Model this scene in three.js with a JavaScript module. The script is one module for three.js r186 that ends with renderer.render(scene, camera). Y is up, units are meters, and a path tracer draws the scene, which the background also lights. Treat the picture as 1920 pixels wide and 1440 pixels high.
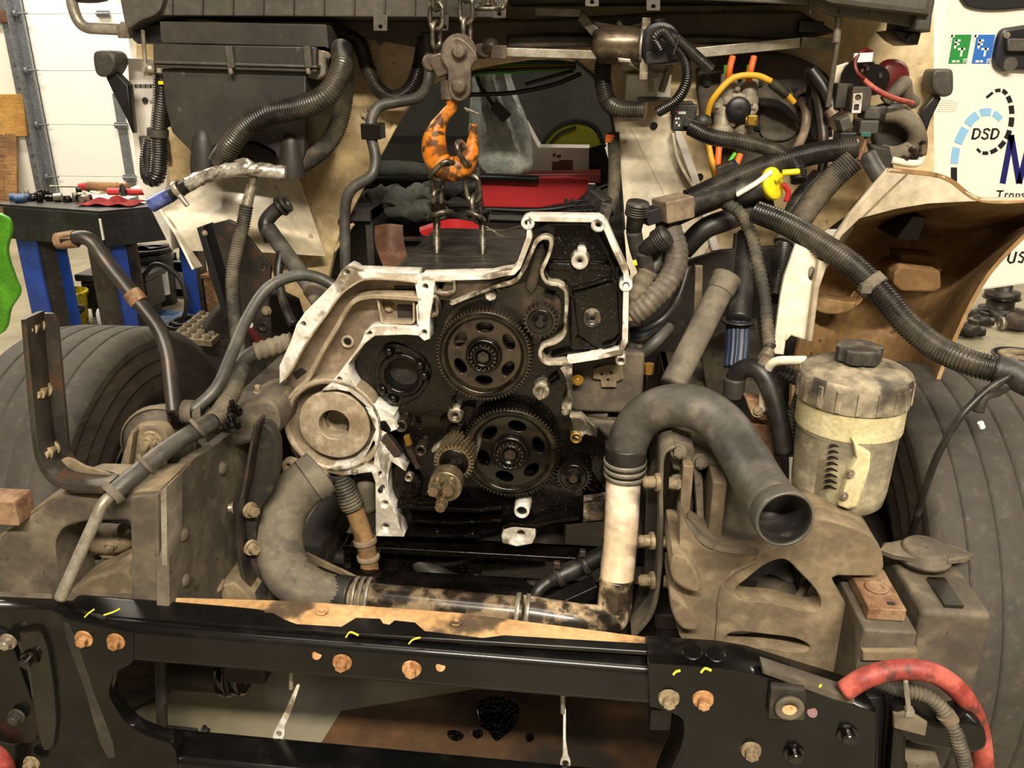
import * as THREE from 'three';
import { mergeGeometries, mergeVertices, toCreasedNormals } from 'three/addons/utils/BufferGeometryUtils.js';
import { RoundedBoxGeometry } from 'three/addons/geometries/RoundedBoxGeometry.js';
import { RectAreaLightUniformsLib } from 'three/addons/lights/RectAreaLightUniformsLib.js';

// ---------- camera, light, exposure ----------
const scene = new THREE.Scene();
const camera = new THREE.PerspectiveCamera(49.74, 4 / 3, 0.05, 60);
camera.position.set(0.24, 1.62, 1.58);
camera.rotation.order = 'YXZ';
camera.rotation.set(THREE.MathUtils.degToRad(-21), THREE.MathUtils.degToRad(5.5), 0);
camera.updateMatrixWorld(true); camera.updateProjectionMatrix();
const renderer = new THREE.WebGLRenderer({ antialias: true });
renderer.toneMapping = THREE.LinearToneMapping;
renderer.toneMappingExposure = 1.95;
renderer.shadowMap.enabled = true;
scene.background = new THREE.Color(0x05060a);   // night outside the closed workshop
RectAreaLightUniformsLib.init();
const LAMP = new THREE.Color().setRGB(1, 0.885, 0.72);
const CEIL = 4.6;
// rows of ceiling fixtures of the workshop: x, z, intensity, width, length
const LAMPS = [[0.9, 3.9, 128, 0.3, 3.4], [0.5, 1.5, 10, 0.25, 4.4], [-4.6, -2.0, 46, 0.3, 3.2], [4.6, -2.2, 30, 0.3, 3.2], [-4.6, -5.6, 44, 0.3, 3.2], [4.6, -5.4, 30, 0.3, 3.2]];

// ---------- helpers ----------
const V = (x, y, z) => new THREE.Vector3(x, y, z);
const D2R = Math.PI / 180;
const _ray = (px, py) => V(px / 960 - 1, 1 - py / 720, 0.5).unproject(camera).sub(camera.position).normalize();
const onPlane = (px, py, ax, val) => { const d = _ray(px, py), c = camera.position; const t = (val - c[ax]) / d[ax]; return c.clone().addScaledVector(d, t); };
const U = (px, py, z = 0) => onPlane(px, py, 'z', z);       // point of the truck's cross plane z
const UY = (px, py, y) => onPlane(px, py, 'y', y);
const UX = (px, py, x) => onPlane(px, py, 'x', x);
const _fwd = camera.getWorldDirection(V(0, 0, 0));
const mpp = p => p.clone().sub(camera.position).dot(_fwd) / 1553;   // metres per photo pixel at a point
let _seed = 7; const rnd = () => { _seed = (_seed * 16807) % 2147483647; return _seed / 2147483647; };
const lerp = (a, b, t) => a + (b - a) * t, clamp = (x, a = 0, b = 1) => Math.min(b, Math.max(a, x));
const sstep = (a, b, x) => { const t = clamp((x - a) / (b - a)); return t * t * (3 - 2 * t); };
const names = {};
const numbered = n => { const k = names[n] = (names[n] ?? -1) + 1; return k ? n + '_' + String(k).padStart(3, '0') : n; };
const topGroups = [];
function thing(name, label, category, group, kind) {
  const o = new THREE.Group(); o.name = numbered(name); scene.add(o);
  o.userData = { label, category }; if (group) o.userData.group = group; if (kind) o.userData.kind = kind;
  topGroups.push(o); return o;
}
function boxUV(g) {
  g = g.index ? g.toNonIndexed() : g;
  const p = g.attributes.position, n = g.attributes.normal, uv = new Float32Array(p.count * 2);
  for (let i = 0; i < p.count; i += 3) {
    const ax = Math.abs(n.getX(i) + n.getX(i + 1) + n.getX(i + 2)), ay = Math.abs(n.getY(i) + n.getY(i + 1) + n.getY(i + 2)), az = Math.abs(n.getZ(i) + n.getZ(i + 1) + n.getZ(i + 2));
    for (let k = i; k < i + 3; k++) {
      let u, v; if (az >= ax && az >= ay) { u = p.getX(k); v = p.getY(k); } else if (ay >= ax) { u = p.getX(k); v = p.getZ(k); } else { u = p.getZ(k); v = p.getY(k); }
      uv[2 * k] = u; uv[2 * k + 1] = v;
    }
  }
  g.setAttribute('uv', new THREE.BufferAttribute(uv, 2)); return g;
}
function joinG(gs) {
  gs = (Array.isArray(gs) ? gs.flat(4) : [gs]).filter(Boolean);
  gs = gs.map(g => { g = g.userData.keepUV ? (g.index ? g.toNonIndexed() : g) : boxUV(g); for (const k of Object.keys(g.attributes)) if (!['position', 'normal', 'uv'].includes(k)) g.deleteAttribute(k); g.morphAttributes = {}; return g; });
  return gs.length === 1 ? gs[0] : mergeGeometries(gs, false);
}
function obj(name, gs, m, parent, label) {
  const o = new THREE.Mesh(joinG(gs), m); o.name = parent ? name : numbered(name);
  o.castShadow = o.receiveShadow = true; (parent || scene).add(o); if (label) o.userData.label = label; return o;
}
function solo(name, gs, m, label, category, group, kind) {      // a thing that is one mesh
  const o = obj(name, gs, m); o.userData = { label, category }; if (group) o.userData.group = group; if (kind) o.userData.kind = kind;
  topGroups.push(o); return o;
}
function struct(name, gs, m, label) { const o = obj(name, gs, m); o.userData.kind = 'structure'; if (label) o.userData.label = label; return o; }
// boxes
const box = (w, h, d, x = 0, y = 0, z = 0, r = 0) => (r ? new RoundedBoxGeometry(w, h, d, r > 0.012 ? 5 : 2, Math.min(r, w / 2.01, h / 2.01, d / 2.01)) : new THREE.BoxGeometry(w, h, d)).translate(x, y, z);
const bx = (x0, x1, y0, y1, z0, z1, r = 0) => box(Math.abs(x1 - x0), Math.abs(y1 - y0), Math.abs(z1 - z0), (x0 + x1) / 2, (y0 + y1) / 2, (z0 + z1) / 2, r);
const pbox = (px0, py0, px1, py1, z, depth, r = 0.003) => { const mx = (px0 + px1) / 2, my = (py0 + py1) / 2; return bx(U(px0, my, z).x, U(px1, my, z).x, U(mx, py1, z).y, U(mx, py0, z).y, z - depth, z, r); };
const orient = (g, p, dir, up) => { const m = new THREE.Matrix4(); const d = dir.clone().normalize(); const q = new THREE.Quaternion().setFromUnitVectors(V(0, 1, 0), d); m.compose(p, q, V(1, 1, 1)); return g.applyMatrix4(m); };
const cyl = (a, b, r, r2 = r, n = 20, open = false) => { const d = b.clone().sub(a); return orient(new THREE.CylinderGeometry(r2, r, d.length(), n, 1, open).translate(0, d.length() / 2, 0), a, d); };
const lathe = (prof, a, dir, n = 32) => orient(new THREE.LatheGeometry(prof.map(q => new THREE.Vector2(q[0], q[1])), n), a, dir);
const Z = V(0, 0, 1), Y = V(0, 1, 0), X = V(1, 0, 0);
// a bar with a rectangular section between two points; w across (horizontal-ish), h the other way
function bar(a, b, w, h, up = Y, r = 0.002) {
  const d = b.clone().sub(a), L = d.length(); d.normalize();
  let s = d.clone().cross(up); if (s.lengthSq() < 1e-6) s = d.clone().cross(X); s.normalize(); const u = s.clone().cross(d);
  const g = box(w, h, L, 0, 0, 0, r); const m = new THREE.Matrix4().makeBasis(s, u, d.clone().negate()); m.setPosition(a.clone().add(b).multiplyScalar(0.5));
  return g.applyMatrix4(m);
}
// sweep along a curve, radius a function of (arc metres, t, angle)
function sweep(curve, n, rad, rf, cap = true) {
  const fr = curve.computeFrenetFrames(n, false), L = curve.getLength(), pos = [], uv = [], idx = [];
  for (let i = 0; i <= n; i++) {
    const t = i / n, p = curve.getPointAt(t), N = fr.normals[i], B = fr.binormals[i];
    for (let j = 0; j <= rad; j++) {
      const a = j / rad * Math.PI * 2, r = rf(t * L, t, a), c = Math.cos(a) * r, s = Math.sin(a) * r;
      pos.push(p.x + N.x * c + B.x * s, p.y + N.y * c + B.y * s, p.z + N.z * c + B.z * s); uv.push(j / rad * Math.PI * 2 * rf(0, 0, 0), t * L);
    }
  }
  for (let i = 0; i < n; i++) for (let j = 0; j < rad; j++) { const a = i * (rad + 1) + j, b = a + rad + 1; idx.push(a, a + 1, b, b, a + 1, b + 1); }
  if (cap) for (const e of [0, n]) {
    const p = curve.getPointAt(e / n); pos.push(p.x, p.y, p.z); uv.push(0, 0); const k = pos.length / 3 - 1;
    for (let j = 0; j < rad; j++) { const a = e * (rad + 1) + j; e ? idx.push(a, a + 1, k) : idx.push(a + 1, a, k); }
  }
  const g = new THREE.BufferGeometry(); g.setAttribute('position', new THREE.Float32BufferAttribute(pos, 3)); g.setAttribute('uv', new THREE.Float32BufferAttribute(uv, 2)); g.setIndex(idx); g.computeVertexNormals(); g.userData.keepUV = true; return g;
}
const spline = (pts, tension = 0.5) => new THREE.CatmullRomCurve3(pts, false, 'centripetal', tension);
const pp = list => list.map(q => q.isVector3 ? q : U(q[0], q[1], q[2]));      // [px,py,z] list to points
// a polyline with rounded corners of radius r
function bent(pts, r) {
  const c = new THREE.CurvePath();
  let last = pts[0];
  for (let i = 1; i < pts.length - 1; i++) {
    const a = pts[i - 1], b = pts[i], d = pts[i + 1], e1 = a.clone().sub(b), e2 = d.clone().sub(b), k = Math.min(r, e1.length() * 0.48, e2.length() * 0.48);
    const p1 = b.clone().addScaledVector(e1.normalize(), k), p2 = b.clone().addScaledVector(e2.normalize(), k);
    c.add(new THREE.LineCurve3(last, p1)); c.add(new THREE.QuadraticBezierCurve3(p1, b, p2)); last = p2;
  }
  c.add(new THREE.LineCurve3(last, pts[pts.length - 1]));
  c.computeFrenetFrames = THREE.Curve.prototype.computeFrenetFrames; return c;
}
const tube = (list, r, n = 48, rad = 12) => sweep(spline(pp(list)), n, rad, () => r);
const bentTube = (list, r, br, n = 60, rad = 12) => sweep(bent(pp(list), br), n, rad, () => r);
function loom(list, r, pitch = 0.0062, amp = 0.0013, rad = 14) {       // corrugated split conduit
  const c = spline(pp(list)), L = c.getLength(), n = Math.round(L / pitch) * 4;
  return sweep(c, n, rad, s => { const q = (s / pitch) % 1; return r + (q < 0.5 ? amp : -amp * 0.6); });
}
// shapes traced on a cross plane
function shapeOf(pts, z, closed = true) { const s = new THREE.Shape(); pts.forEach((q, i) => { const p = U(q[0], q[1], z); i ? s.lineTo(p.x, p.y) : s.moveTo(p.x, p.y); }); return s; }
const circlePts = (cx, cy, r, n = 24) => Array.from({ length: n }, (_, i) => [cx + r * Math.cos(i / n * 2 * Math.PI), cy + r * Math.sin(i / n * 2 * Math.PI)]);
const ovalPts = (cx, cy, rx, ry, n = 24, rot = 0) => Array.from({ length: n }, (_, i) => { const a = i / n * 2 * Math.PI, x = rx * Math.cos(a), y = ry * Math.sin(a), c = Math.cos(rot), s = Math.sin(rot); return [cx + x * c - y * s, cy + x * s + y * c]; });
function smooth(pts, n = 6, closed = true) {     // rounds a traced outline
  const c = new THREE.CatmullRomCurve3(pts.map(q => V(q[0], q[1], 0)), closed, 'centripetal'); return c.getPoints(pts.length * n).slice(0, closed ? -1 : undefined).map(v => [v.x, v.y]);
}
function roundC(pts, r, n = 4) {                // rounds the corners only
  const out = [];
  for (let i = 0; i < pts.length; i++) {
    const a = pts[(i + pts.length - 1) % pts.length], b = pts[i], d = pts[(i + 1) % pts.length];
    const l1 = Math.hypot(a[0] - b[0], a[1] - b[1]), l2 = Math.hypot(d[0] - b[0], d[1] - b[1]), k = Math.min(b[2] ?? r, l1 * 0.45, l2 * 0.45);
    const p1 = [b[0] + (a[0] - b[0]) / l1 * k, b[1] + (a[1] - b[1]) / l1 * k], p2 = [b[0] + (d[0] - b[0]) / l2 * k, b[1] + (d[1] - b[1]) / l2 * k];
    for (let j = 0; j <= n; j++) { const t = j / n; out.push([(1 - t) ** 2 * p1[0] + 2 * t * (1 - t) * b[0] + t * t * p2[0], (1 - t) ** 2 * p1[1] + 2 * t * (1 - t) * b[1] + t * t * p2[1]]); }
  }
  return out;
}
// slab traced on plane z (its front face), going back by t, with rounded edges
function slab(pts, z, t, bev = 0.002, holes = []) {
  const loop = (list, ccw) => { let L = list.map(q => U(q[0], q[1], z)).map(p => new THREE.Vector2(p.x, p.y)); L = L.filter((p, i) => p.distanceTo(L[(i + L.length - 1) % L.length]) > 2e-4); return THREE.ShapeUtils.isClockWise(L) === ccw ? L.reverse() : L; };
  return slab2([loop(pts, true), ...holes.map(h => loop(h, false))], z - t, z, bev);
}
function slab2(loops, z0, z1, bev) {
  const inset = (L, d) => L.map((p, i) => { const n = L.length, a = L[(i + n - 1) % n], c = L[(i + 1) % n], e1 = p.clone().sub(a).normalize(), e2 = c.clone().sub(p).normalize(), n1 = new THREE.Vector2(-e1.y, e1.x), n2 = new THREE.Vector2(-e2.y, e2.x), m = n1.clone().add(n2), l = m.length(); if (l < 0.3) return p.clone().addScaledVector(n1, d); m.divideScalar(l); return p.clone().addScaledVector(m, d / Math.max(0.55, m.dot(n1))); });
  let b = Math.min(bev, (z1 - z0) * 0.45), ins;
  for (let k = 0; k < 8; k++) { ins = loops.map(L => inset(L, b)); if (b === 0) break; const bad = loops.some((L, q) => L.some((p, i) => { const j = (i + 1) % L.length; return L[j].clone().sub(p).dot(ins[q][j].clone().sub(ins[q][i])) < 0; })); if (!bad) break; b = k === 6 ? 0 : b * 0.65; }
  const lv = b > 0 ? [[b, z0], [b * 0.29, z0 + b * 0.29], [0, z0 + b], [0, z1 - b], [b * 0.29, z1 - b * 0.29], [b, z1]] : [[0, z0], [0, z1]];
  const pos = [], idx = [];
  const rings = lv.map(([d, zz]) => loops.map(L => { const st = pos.length / 3; for (const p of (d ? inset(L, d) : L)) pos.push(p.x, p.y, zz); return st; }));
  for (let r = 0; r < rings.length - 1; r++) loops.forEach((L, q) => { const a = rings[r][q], c = rings[r + 1][q], n = L.length; for (let i = 0; i < n; i++) { const j = (i + 1) % n; idx.push(a + i, a + j, c + i, c + i, a + j, c + j); } });
  const cap = [];
  for (const [ri, flip] of [[0, true], [rings.length - 1, false]]) { const P = loops.map((L, q) => L.map((_, i) => { const o = 3 * (rings[ri][q] + i); return new THREE.Vector2(pos[o], pos[o + 1]); })); const map = loops.flatMap((L, q) => L.map((_, i) => rings[ri][q] + i)); for (const f of THREE.ShapeUtils.triangulateShape(P[0], P.slice(1))) { const [x, y, w] = f.map(k => map[k]); flip ? cap.push(y, x, w) : cap.push(x, y, w); } }
  const mk = ix => { const g = new THREE.BufferGeometry(); g.setAttribute('position', new THREE.Float32BufferAttribute(pos, 3)); g.setAttribute('uv', new THREE.Float32BufferAttribute(new Float32Array(pos.length / 3 * 2), 2)); g.setIndex(ix); return g; };
  const caps = mk(cap).toNonIndexed(); caps.computeVertexNormals();
  return mergeGeometries([toCreasedNormals(mk(idx), 0.65), caps]);
}
// ribbon wall along a traced path
function ribbon(path, w, closed = false) {
  const n = path.length, L = [], R = [];
  for (let i = 0; i < n; i++) {
    const a = path[closed ? (i + n - 1) % n : Math.max(0, i - 1)], b = path[closed ? (i + 1) % n : Math.min(n - 1, i + 1)];
    const dx = b[0] - a[0], dy = b[1] - a[1], l = Math.hypot(dx, dy) || 1, ww = (Array.isArray(w) ? lerp(w[0], w[1], i / (n - 1)) : w) / 2;
    L.push([path[i][0] - dy / l * ww, path[i][1] + dx / l * ww]); R.push([path[i][0] + dy / l * ww, path[i][1] - dx / l * ww]);
  }
  return closed ? [L, R] : [[...L, ...R.reverse()]];
}
function wallG(path, w, z, t, bev = 0.0015, closed = false) {
  if (closed) { const [a, b] = ribbon(path, w, true); const A = Math.abs(THREE.ShapeUtils.area(a.map(q => new THREE.Vector2(...q)))), B = Math.abs(THREE.ShapeUtils.area(b.map(q => new THREE.Vector2(...q)))); return slab(A > B ? a : b, z, t, bev, [A > B ? b : a]); }
  return slab(ribbon(path, w)[0], z, t, bev);
}
// a sheet given as a grid of points, with thickness
function sheet(rows, t = 0.004) {
  const m = rows.length, n = rows[0].length, pos = [], idx = [], uv = [];
  const g0 = new THREE.BufferGeometry(); const P = rows.flat(); let va = 0; const vs = [], us = [];
  rows.forEach((r, i) => { if (i) va += r[n >> 1].distanceTo(rows[i - 1][n >> 1]); let ua = 0; r.forEach((p, j) => { if (j) ua += p.distanceTo(r[j - 1]); us.push(ua); vs.push(va); }); });
  const i0 = []; for (let i = 0; i < m - 1; i++) for (let j = 0; j < n - 1; j++) { const a = i * n + j; i0.push(a, a + 1, a + n, a + n, a + 1, a + n + 1); }
  g0.setAttribute('position', new THREE.Float32BufferAttribute(P.flatMap(p => [p.x, p.y, p.z]), 3)); g0.setIndex(i0); g0.computeVertexNormals();
  const N = g0.attributes.normal;
  for (const s of [0.5, -0.5]) P.forEach((p, k) => { pos.push(p.x + N.getX(k) * t * s, p.y + N.getY(k) * t * s, p.z + N.getZ(k) * t * s); uv.push(us[k], vs[k]); });
  const K = P.length; for (let q = 0; q < i0.length; q += 3) { idx.push(i0[q], i0[q + 1], i0[q + 2]); idx.push(K + i0[q], K + i0[q + 2], K + i0[q + 1]); }
  const edge = (a, b) => idx.push(a, K + a, b, b, K + a, K + b);
  for (let j = 0; j < n - 1; j++) { edge(j + 1, j); edge((m - 1) * n + j, (m - 1) * n + j + 1); }
  for (let i = 0; i < m - 1; i++) { edge(i * n, (i + 1) * n); edge((i + 2) * n - 1, (i + 1) * n - 1); }
  let g = new THREE.BufferGeometry(); g.setAttribute('position', new THREE.Float32BufferAttribute(pos, 3)); g.setAttribute('uv', new THREE.Float32BufferAttribute(uv, 2)); g.setIndex(idx);
  g = toCreasedNormals(g, 0.7); g.userData.keepUV = true; return g;
}
const gridSheet = (rowPts, nu, nv, t) => {      // smooth sheet through rows of control points
  const rows = rowPts.map(r => spline(r).getPoints(nu)); const out = [];
  for (let i = 0; i <= nv; i++) out.push([]);
  for (let j = 0; j <= nu; j++) { const c = spline(rows.map(r => r[j])).getPoints(nv); c.forEach((p, i) => out[i].push(p)); }
  return sheet(out, t);
};
const ball = (p, r, sx = 1, sy = 1, sz = 1, n = 14) => new THREE.SphereGeometry(r, n, Math.max(6, n >> 1)).scale(sx, sy, sz).translate(p.x, p.y, p.z);
// hexagon bolt: washer flange, hex head, shank end
function boltG(p, dir, r, h = r * 1.1, flange = 1.45, stud = 0) {
  const d = dir.clone().normalize(), g = [];
  if (flange) g.push(cyl(p, p.clone().addScaledVector(d, h * 0.28), r * flange, r * flange * 0.93, 18));
  g.push(cyl(p.clone().addScaledVector(d, flange ? h * 0.2 : 0), p.clone().addScaledVector(d, h), r, r * 0.97, 6));
  g.push(cyl(p.clone().addScaledVector(d, h), p.clone().addScaledVector(d, h * 1.08 + stud), r * (stud ? 0.55 : 0.72), r * (stud ? 0.5 : 0.62), 12));
  return g;
}
const bolt = (parent, p, dir, r, m, o = {}) => obj(o.name || 'bolt', boltG(p, dir, r, o.h, o.flange ?? 1.45, o.stud || 0), m, parent);
const ringG = (c, dir, rIn, rOut, h, n = 28) => lathe([[rIn, 0], [rOut, 0], [rOut, h * 0.85], [rOut - (rOut - rIn) * 0.2, h], [rIn, h], [rIn, 0]], c, dir, n);
const torusArc = (c, r, t, a0, a1, n = 24) => new THREE.TorusGeometry(r, t, 8, n, a1 - a0).rotateZ(a0).translate(c.x, c.y, c.z);

// ---------- procedural materials ----------
const NS = 512;
function fbmField(fu, fv, oct, seed) {
  const out = new Float32Array(NS * NS); let amp = 1, tot = 0;
  for (let o = 0; o < oct; o++) {
    const U_ = fu << o, V_ = fv << o, g = new Float32Array(U_ * V_); let s = seed * 7919 + o * 104729 + 13;
    for (let i = 0; i < g.length; i++) { s = (s * 16807) % 2147483647; g[i] = s / 2147483647; }
    for (let y = 0; y < NS; y++) { const fy = y / NS * V_, y0 = fy | 0, ty = fy - y0, wy = ty * ty * (3 - 2 * ty), y1 = (y0 + 1) % V_;
      for (let x = 0; x < NS; x++) { const fx = x / NS * U_, x0 = fx | 0, tx = fx - x0, wx = tx * tx * (3 - 2 * tx), x1 = (x0 + 1) % U_;
        out[y * NS + x] += amp * ((g[y0 * U_ + x0] * (1 - wx) + g[y0 * U_ + x1] * wx) * (1 - wy) + (g[y1 * U_ + x0] * (1 - wx) + g[y1 * U_ + x1] * wx) * wy); } }
    tot += amp; amp *= 0.55;
  }
  let lo = 1e9, hi = -1e9; for (const v of out) { lo = Math.min(lo, v); hi = Math.max(hi, v); } for (let i = 0; i < out.length; i++) out[i] = (out[i] - lo) / (hi - lo); return out;
}
const FLD = { big: fbmField(3, 3, 7, 1), mid: fbmField(9, 9, 6, 2), fine: fbmField(40, 40, 4, 3), grain: fbmField(4, 96, 3, 4), big2: fbmField(4, 4, 7, 5), spot: fbmField(24, 24, 2, 6) };
const hex = h => [(h >> 16) & 255, (h >> 8) & 255, h & 255];
function dataTex(fn, srgb) {
  const d = new Uint8Array(NS * NS * 4);
  for (let i = 0; i < NS * NS; i++) { const c = fn(i); d[4 * i] = c[0]; d[4 * i + 1] = c[1]; d[4 * i + 2] = c[2]; d[4 * i + 3] = 255; }
  const t = new THREE.DataTexture(d, NS, NS); t.wrapS = t.wrapT = THREE.RepeatWrapping; t.magFilter = THREE.LinearFilter; t.minFilter = THREE.LinearMipmapLinearFilter; t.generateMipmaps = true;
  if (srgb) t.colorSpace = THREE.SRGBColorSpace; t.needsUpdate = true; return t;
}
const grey = (f, k) => { const t = dataTex(i => { const v = FLD[f][i] * 255; return [v, v, v]; }); t.repeat.set(k, k); return t; };
const BUMP = { fine: grey('fine', 4), mid: grey('mid', 4), big: grey('big', 3), drops: null };
BUMP.drops = dataTex(i => { const v = 255 * sstep(0.60, 0.78, FLD.spot[i]); return [v, v, v]; }); BUMP.drops.repeat.set(9, 9);
const ROUGH = dataTex(i => { const v = 255 * clamp(0.82 + 0.3 * (FLD.mid[i] - 0.5) + 0.2 * (FLD.fine[i] - 0.5)); return [v, v, v]; }); ROUGH.repeat.set(4, 4);
// mat(base, [[colour, field, lo, hi, strength]...], options): stains, dust and wear over a base colour
function mat(base, layers = [], o = {}) {
  const p = { roughness: o.rough ?? 0.6, metalness: o.metal ?? 0 };
  if (layers.length && !(layers.length === 1 && (layers[0][4] ?? 1) <= 0.7)) {
    const B = hex(base), soft = l => l[1] === 'spot' || o.crisp ? 0.0 : 0.09, Ls = layers.map(l => [hex(l[0]), FLD[l[1]], l[2] - soft(l), l[3] + soft(l), (l[4] ?? 1) * 0.92 * (o.soft ?? 1)]), gr = o.grain ?? 0.22;
    p.map = dataTex(i => { let c = B; for (const [h, f, lo, hi, k] of Ls) { const t = k * sstep(lo, hi, f[i]); c = [lerp(c[0], h[0], t), lerp(c[1], h[1], t), lerp(c[2], h[2], t)]; } const k = (o.k ?? 1) * (1 + gr * (FLD.fine[i] - 0.5) + gr * 0.6 * (FLD.mid[i] - 0.5)); return [Math.min(255, c[0] * k), Math.min(255, c[1] * k), Math.min(255, c[2] * k)]; }, true);
    p.map.repeat.set(1 / (o.tile ?? 0.4), 1 / (o.tileV ?? o.tile ?? 0.4));
  } else p.color = new THREE.Color(base);
  if (o.bump) { p.bumpMap = BUMP[o.bumpF || 'fine']; p.bumpScale = o.bump; }
  if (o.roughMap) { p.roughnessMap = ROUGH; }
  const phys = o.clear || o.trans || o.sheen;
  if (o.spec !== undefined) p.specularIntensity = o.spec;
  if (o.clear) { p.clearcoat = o.clear; p.clearcoatRoughness = o.clearRough ?? 0.1; }
  if (o.trans) { p.transmission = o.trans; p.thickness = o.thick ?? 0; p.ior = 1.45; }
  if (o.emis) { p.emissive = new THREE.Color(o.emis); p.emissiveIntensity = o.ei ?? 1; }
  const m = phys ? new THREE.MeshPhysicalMaterial(p) : new THREE.MeshStandardMaterial(p); m.side = THREE.DoubleSide; return m;
}
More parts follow.
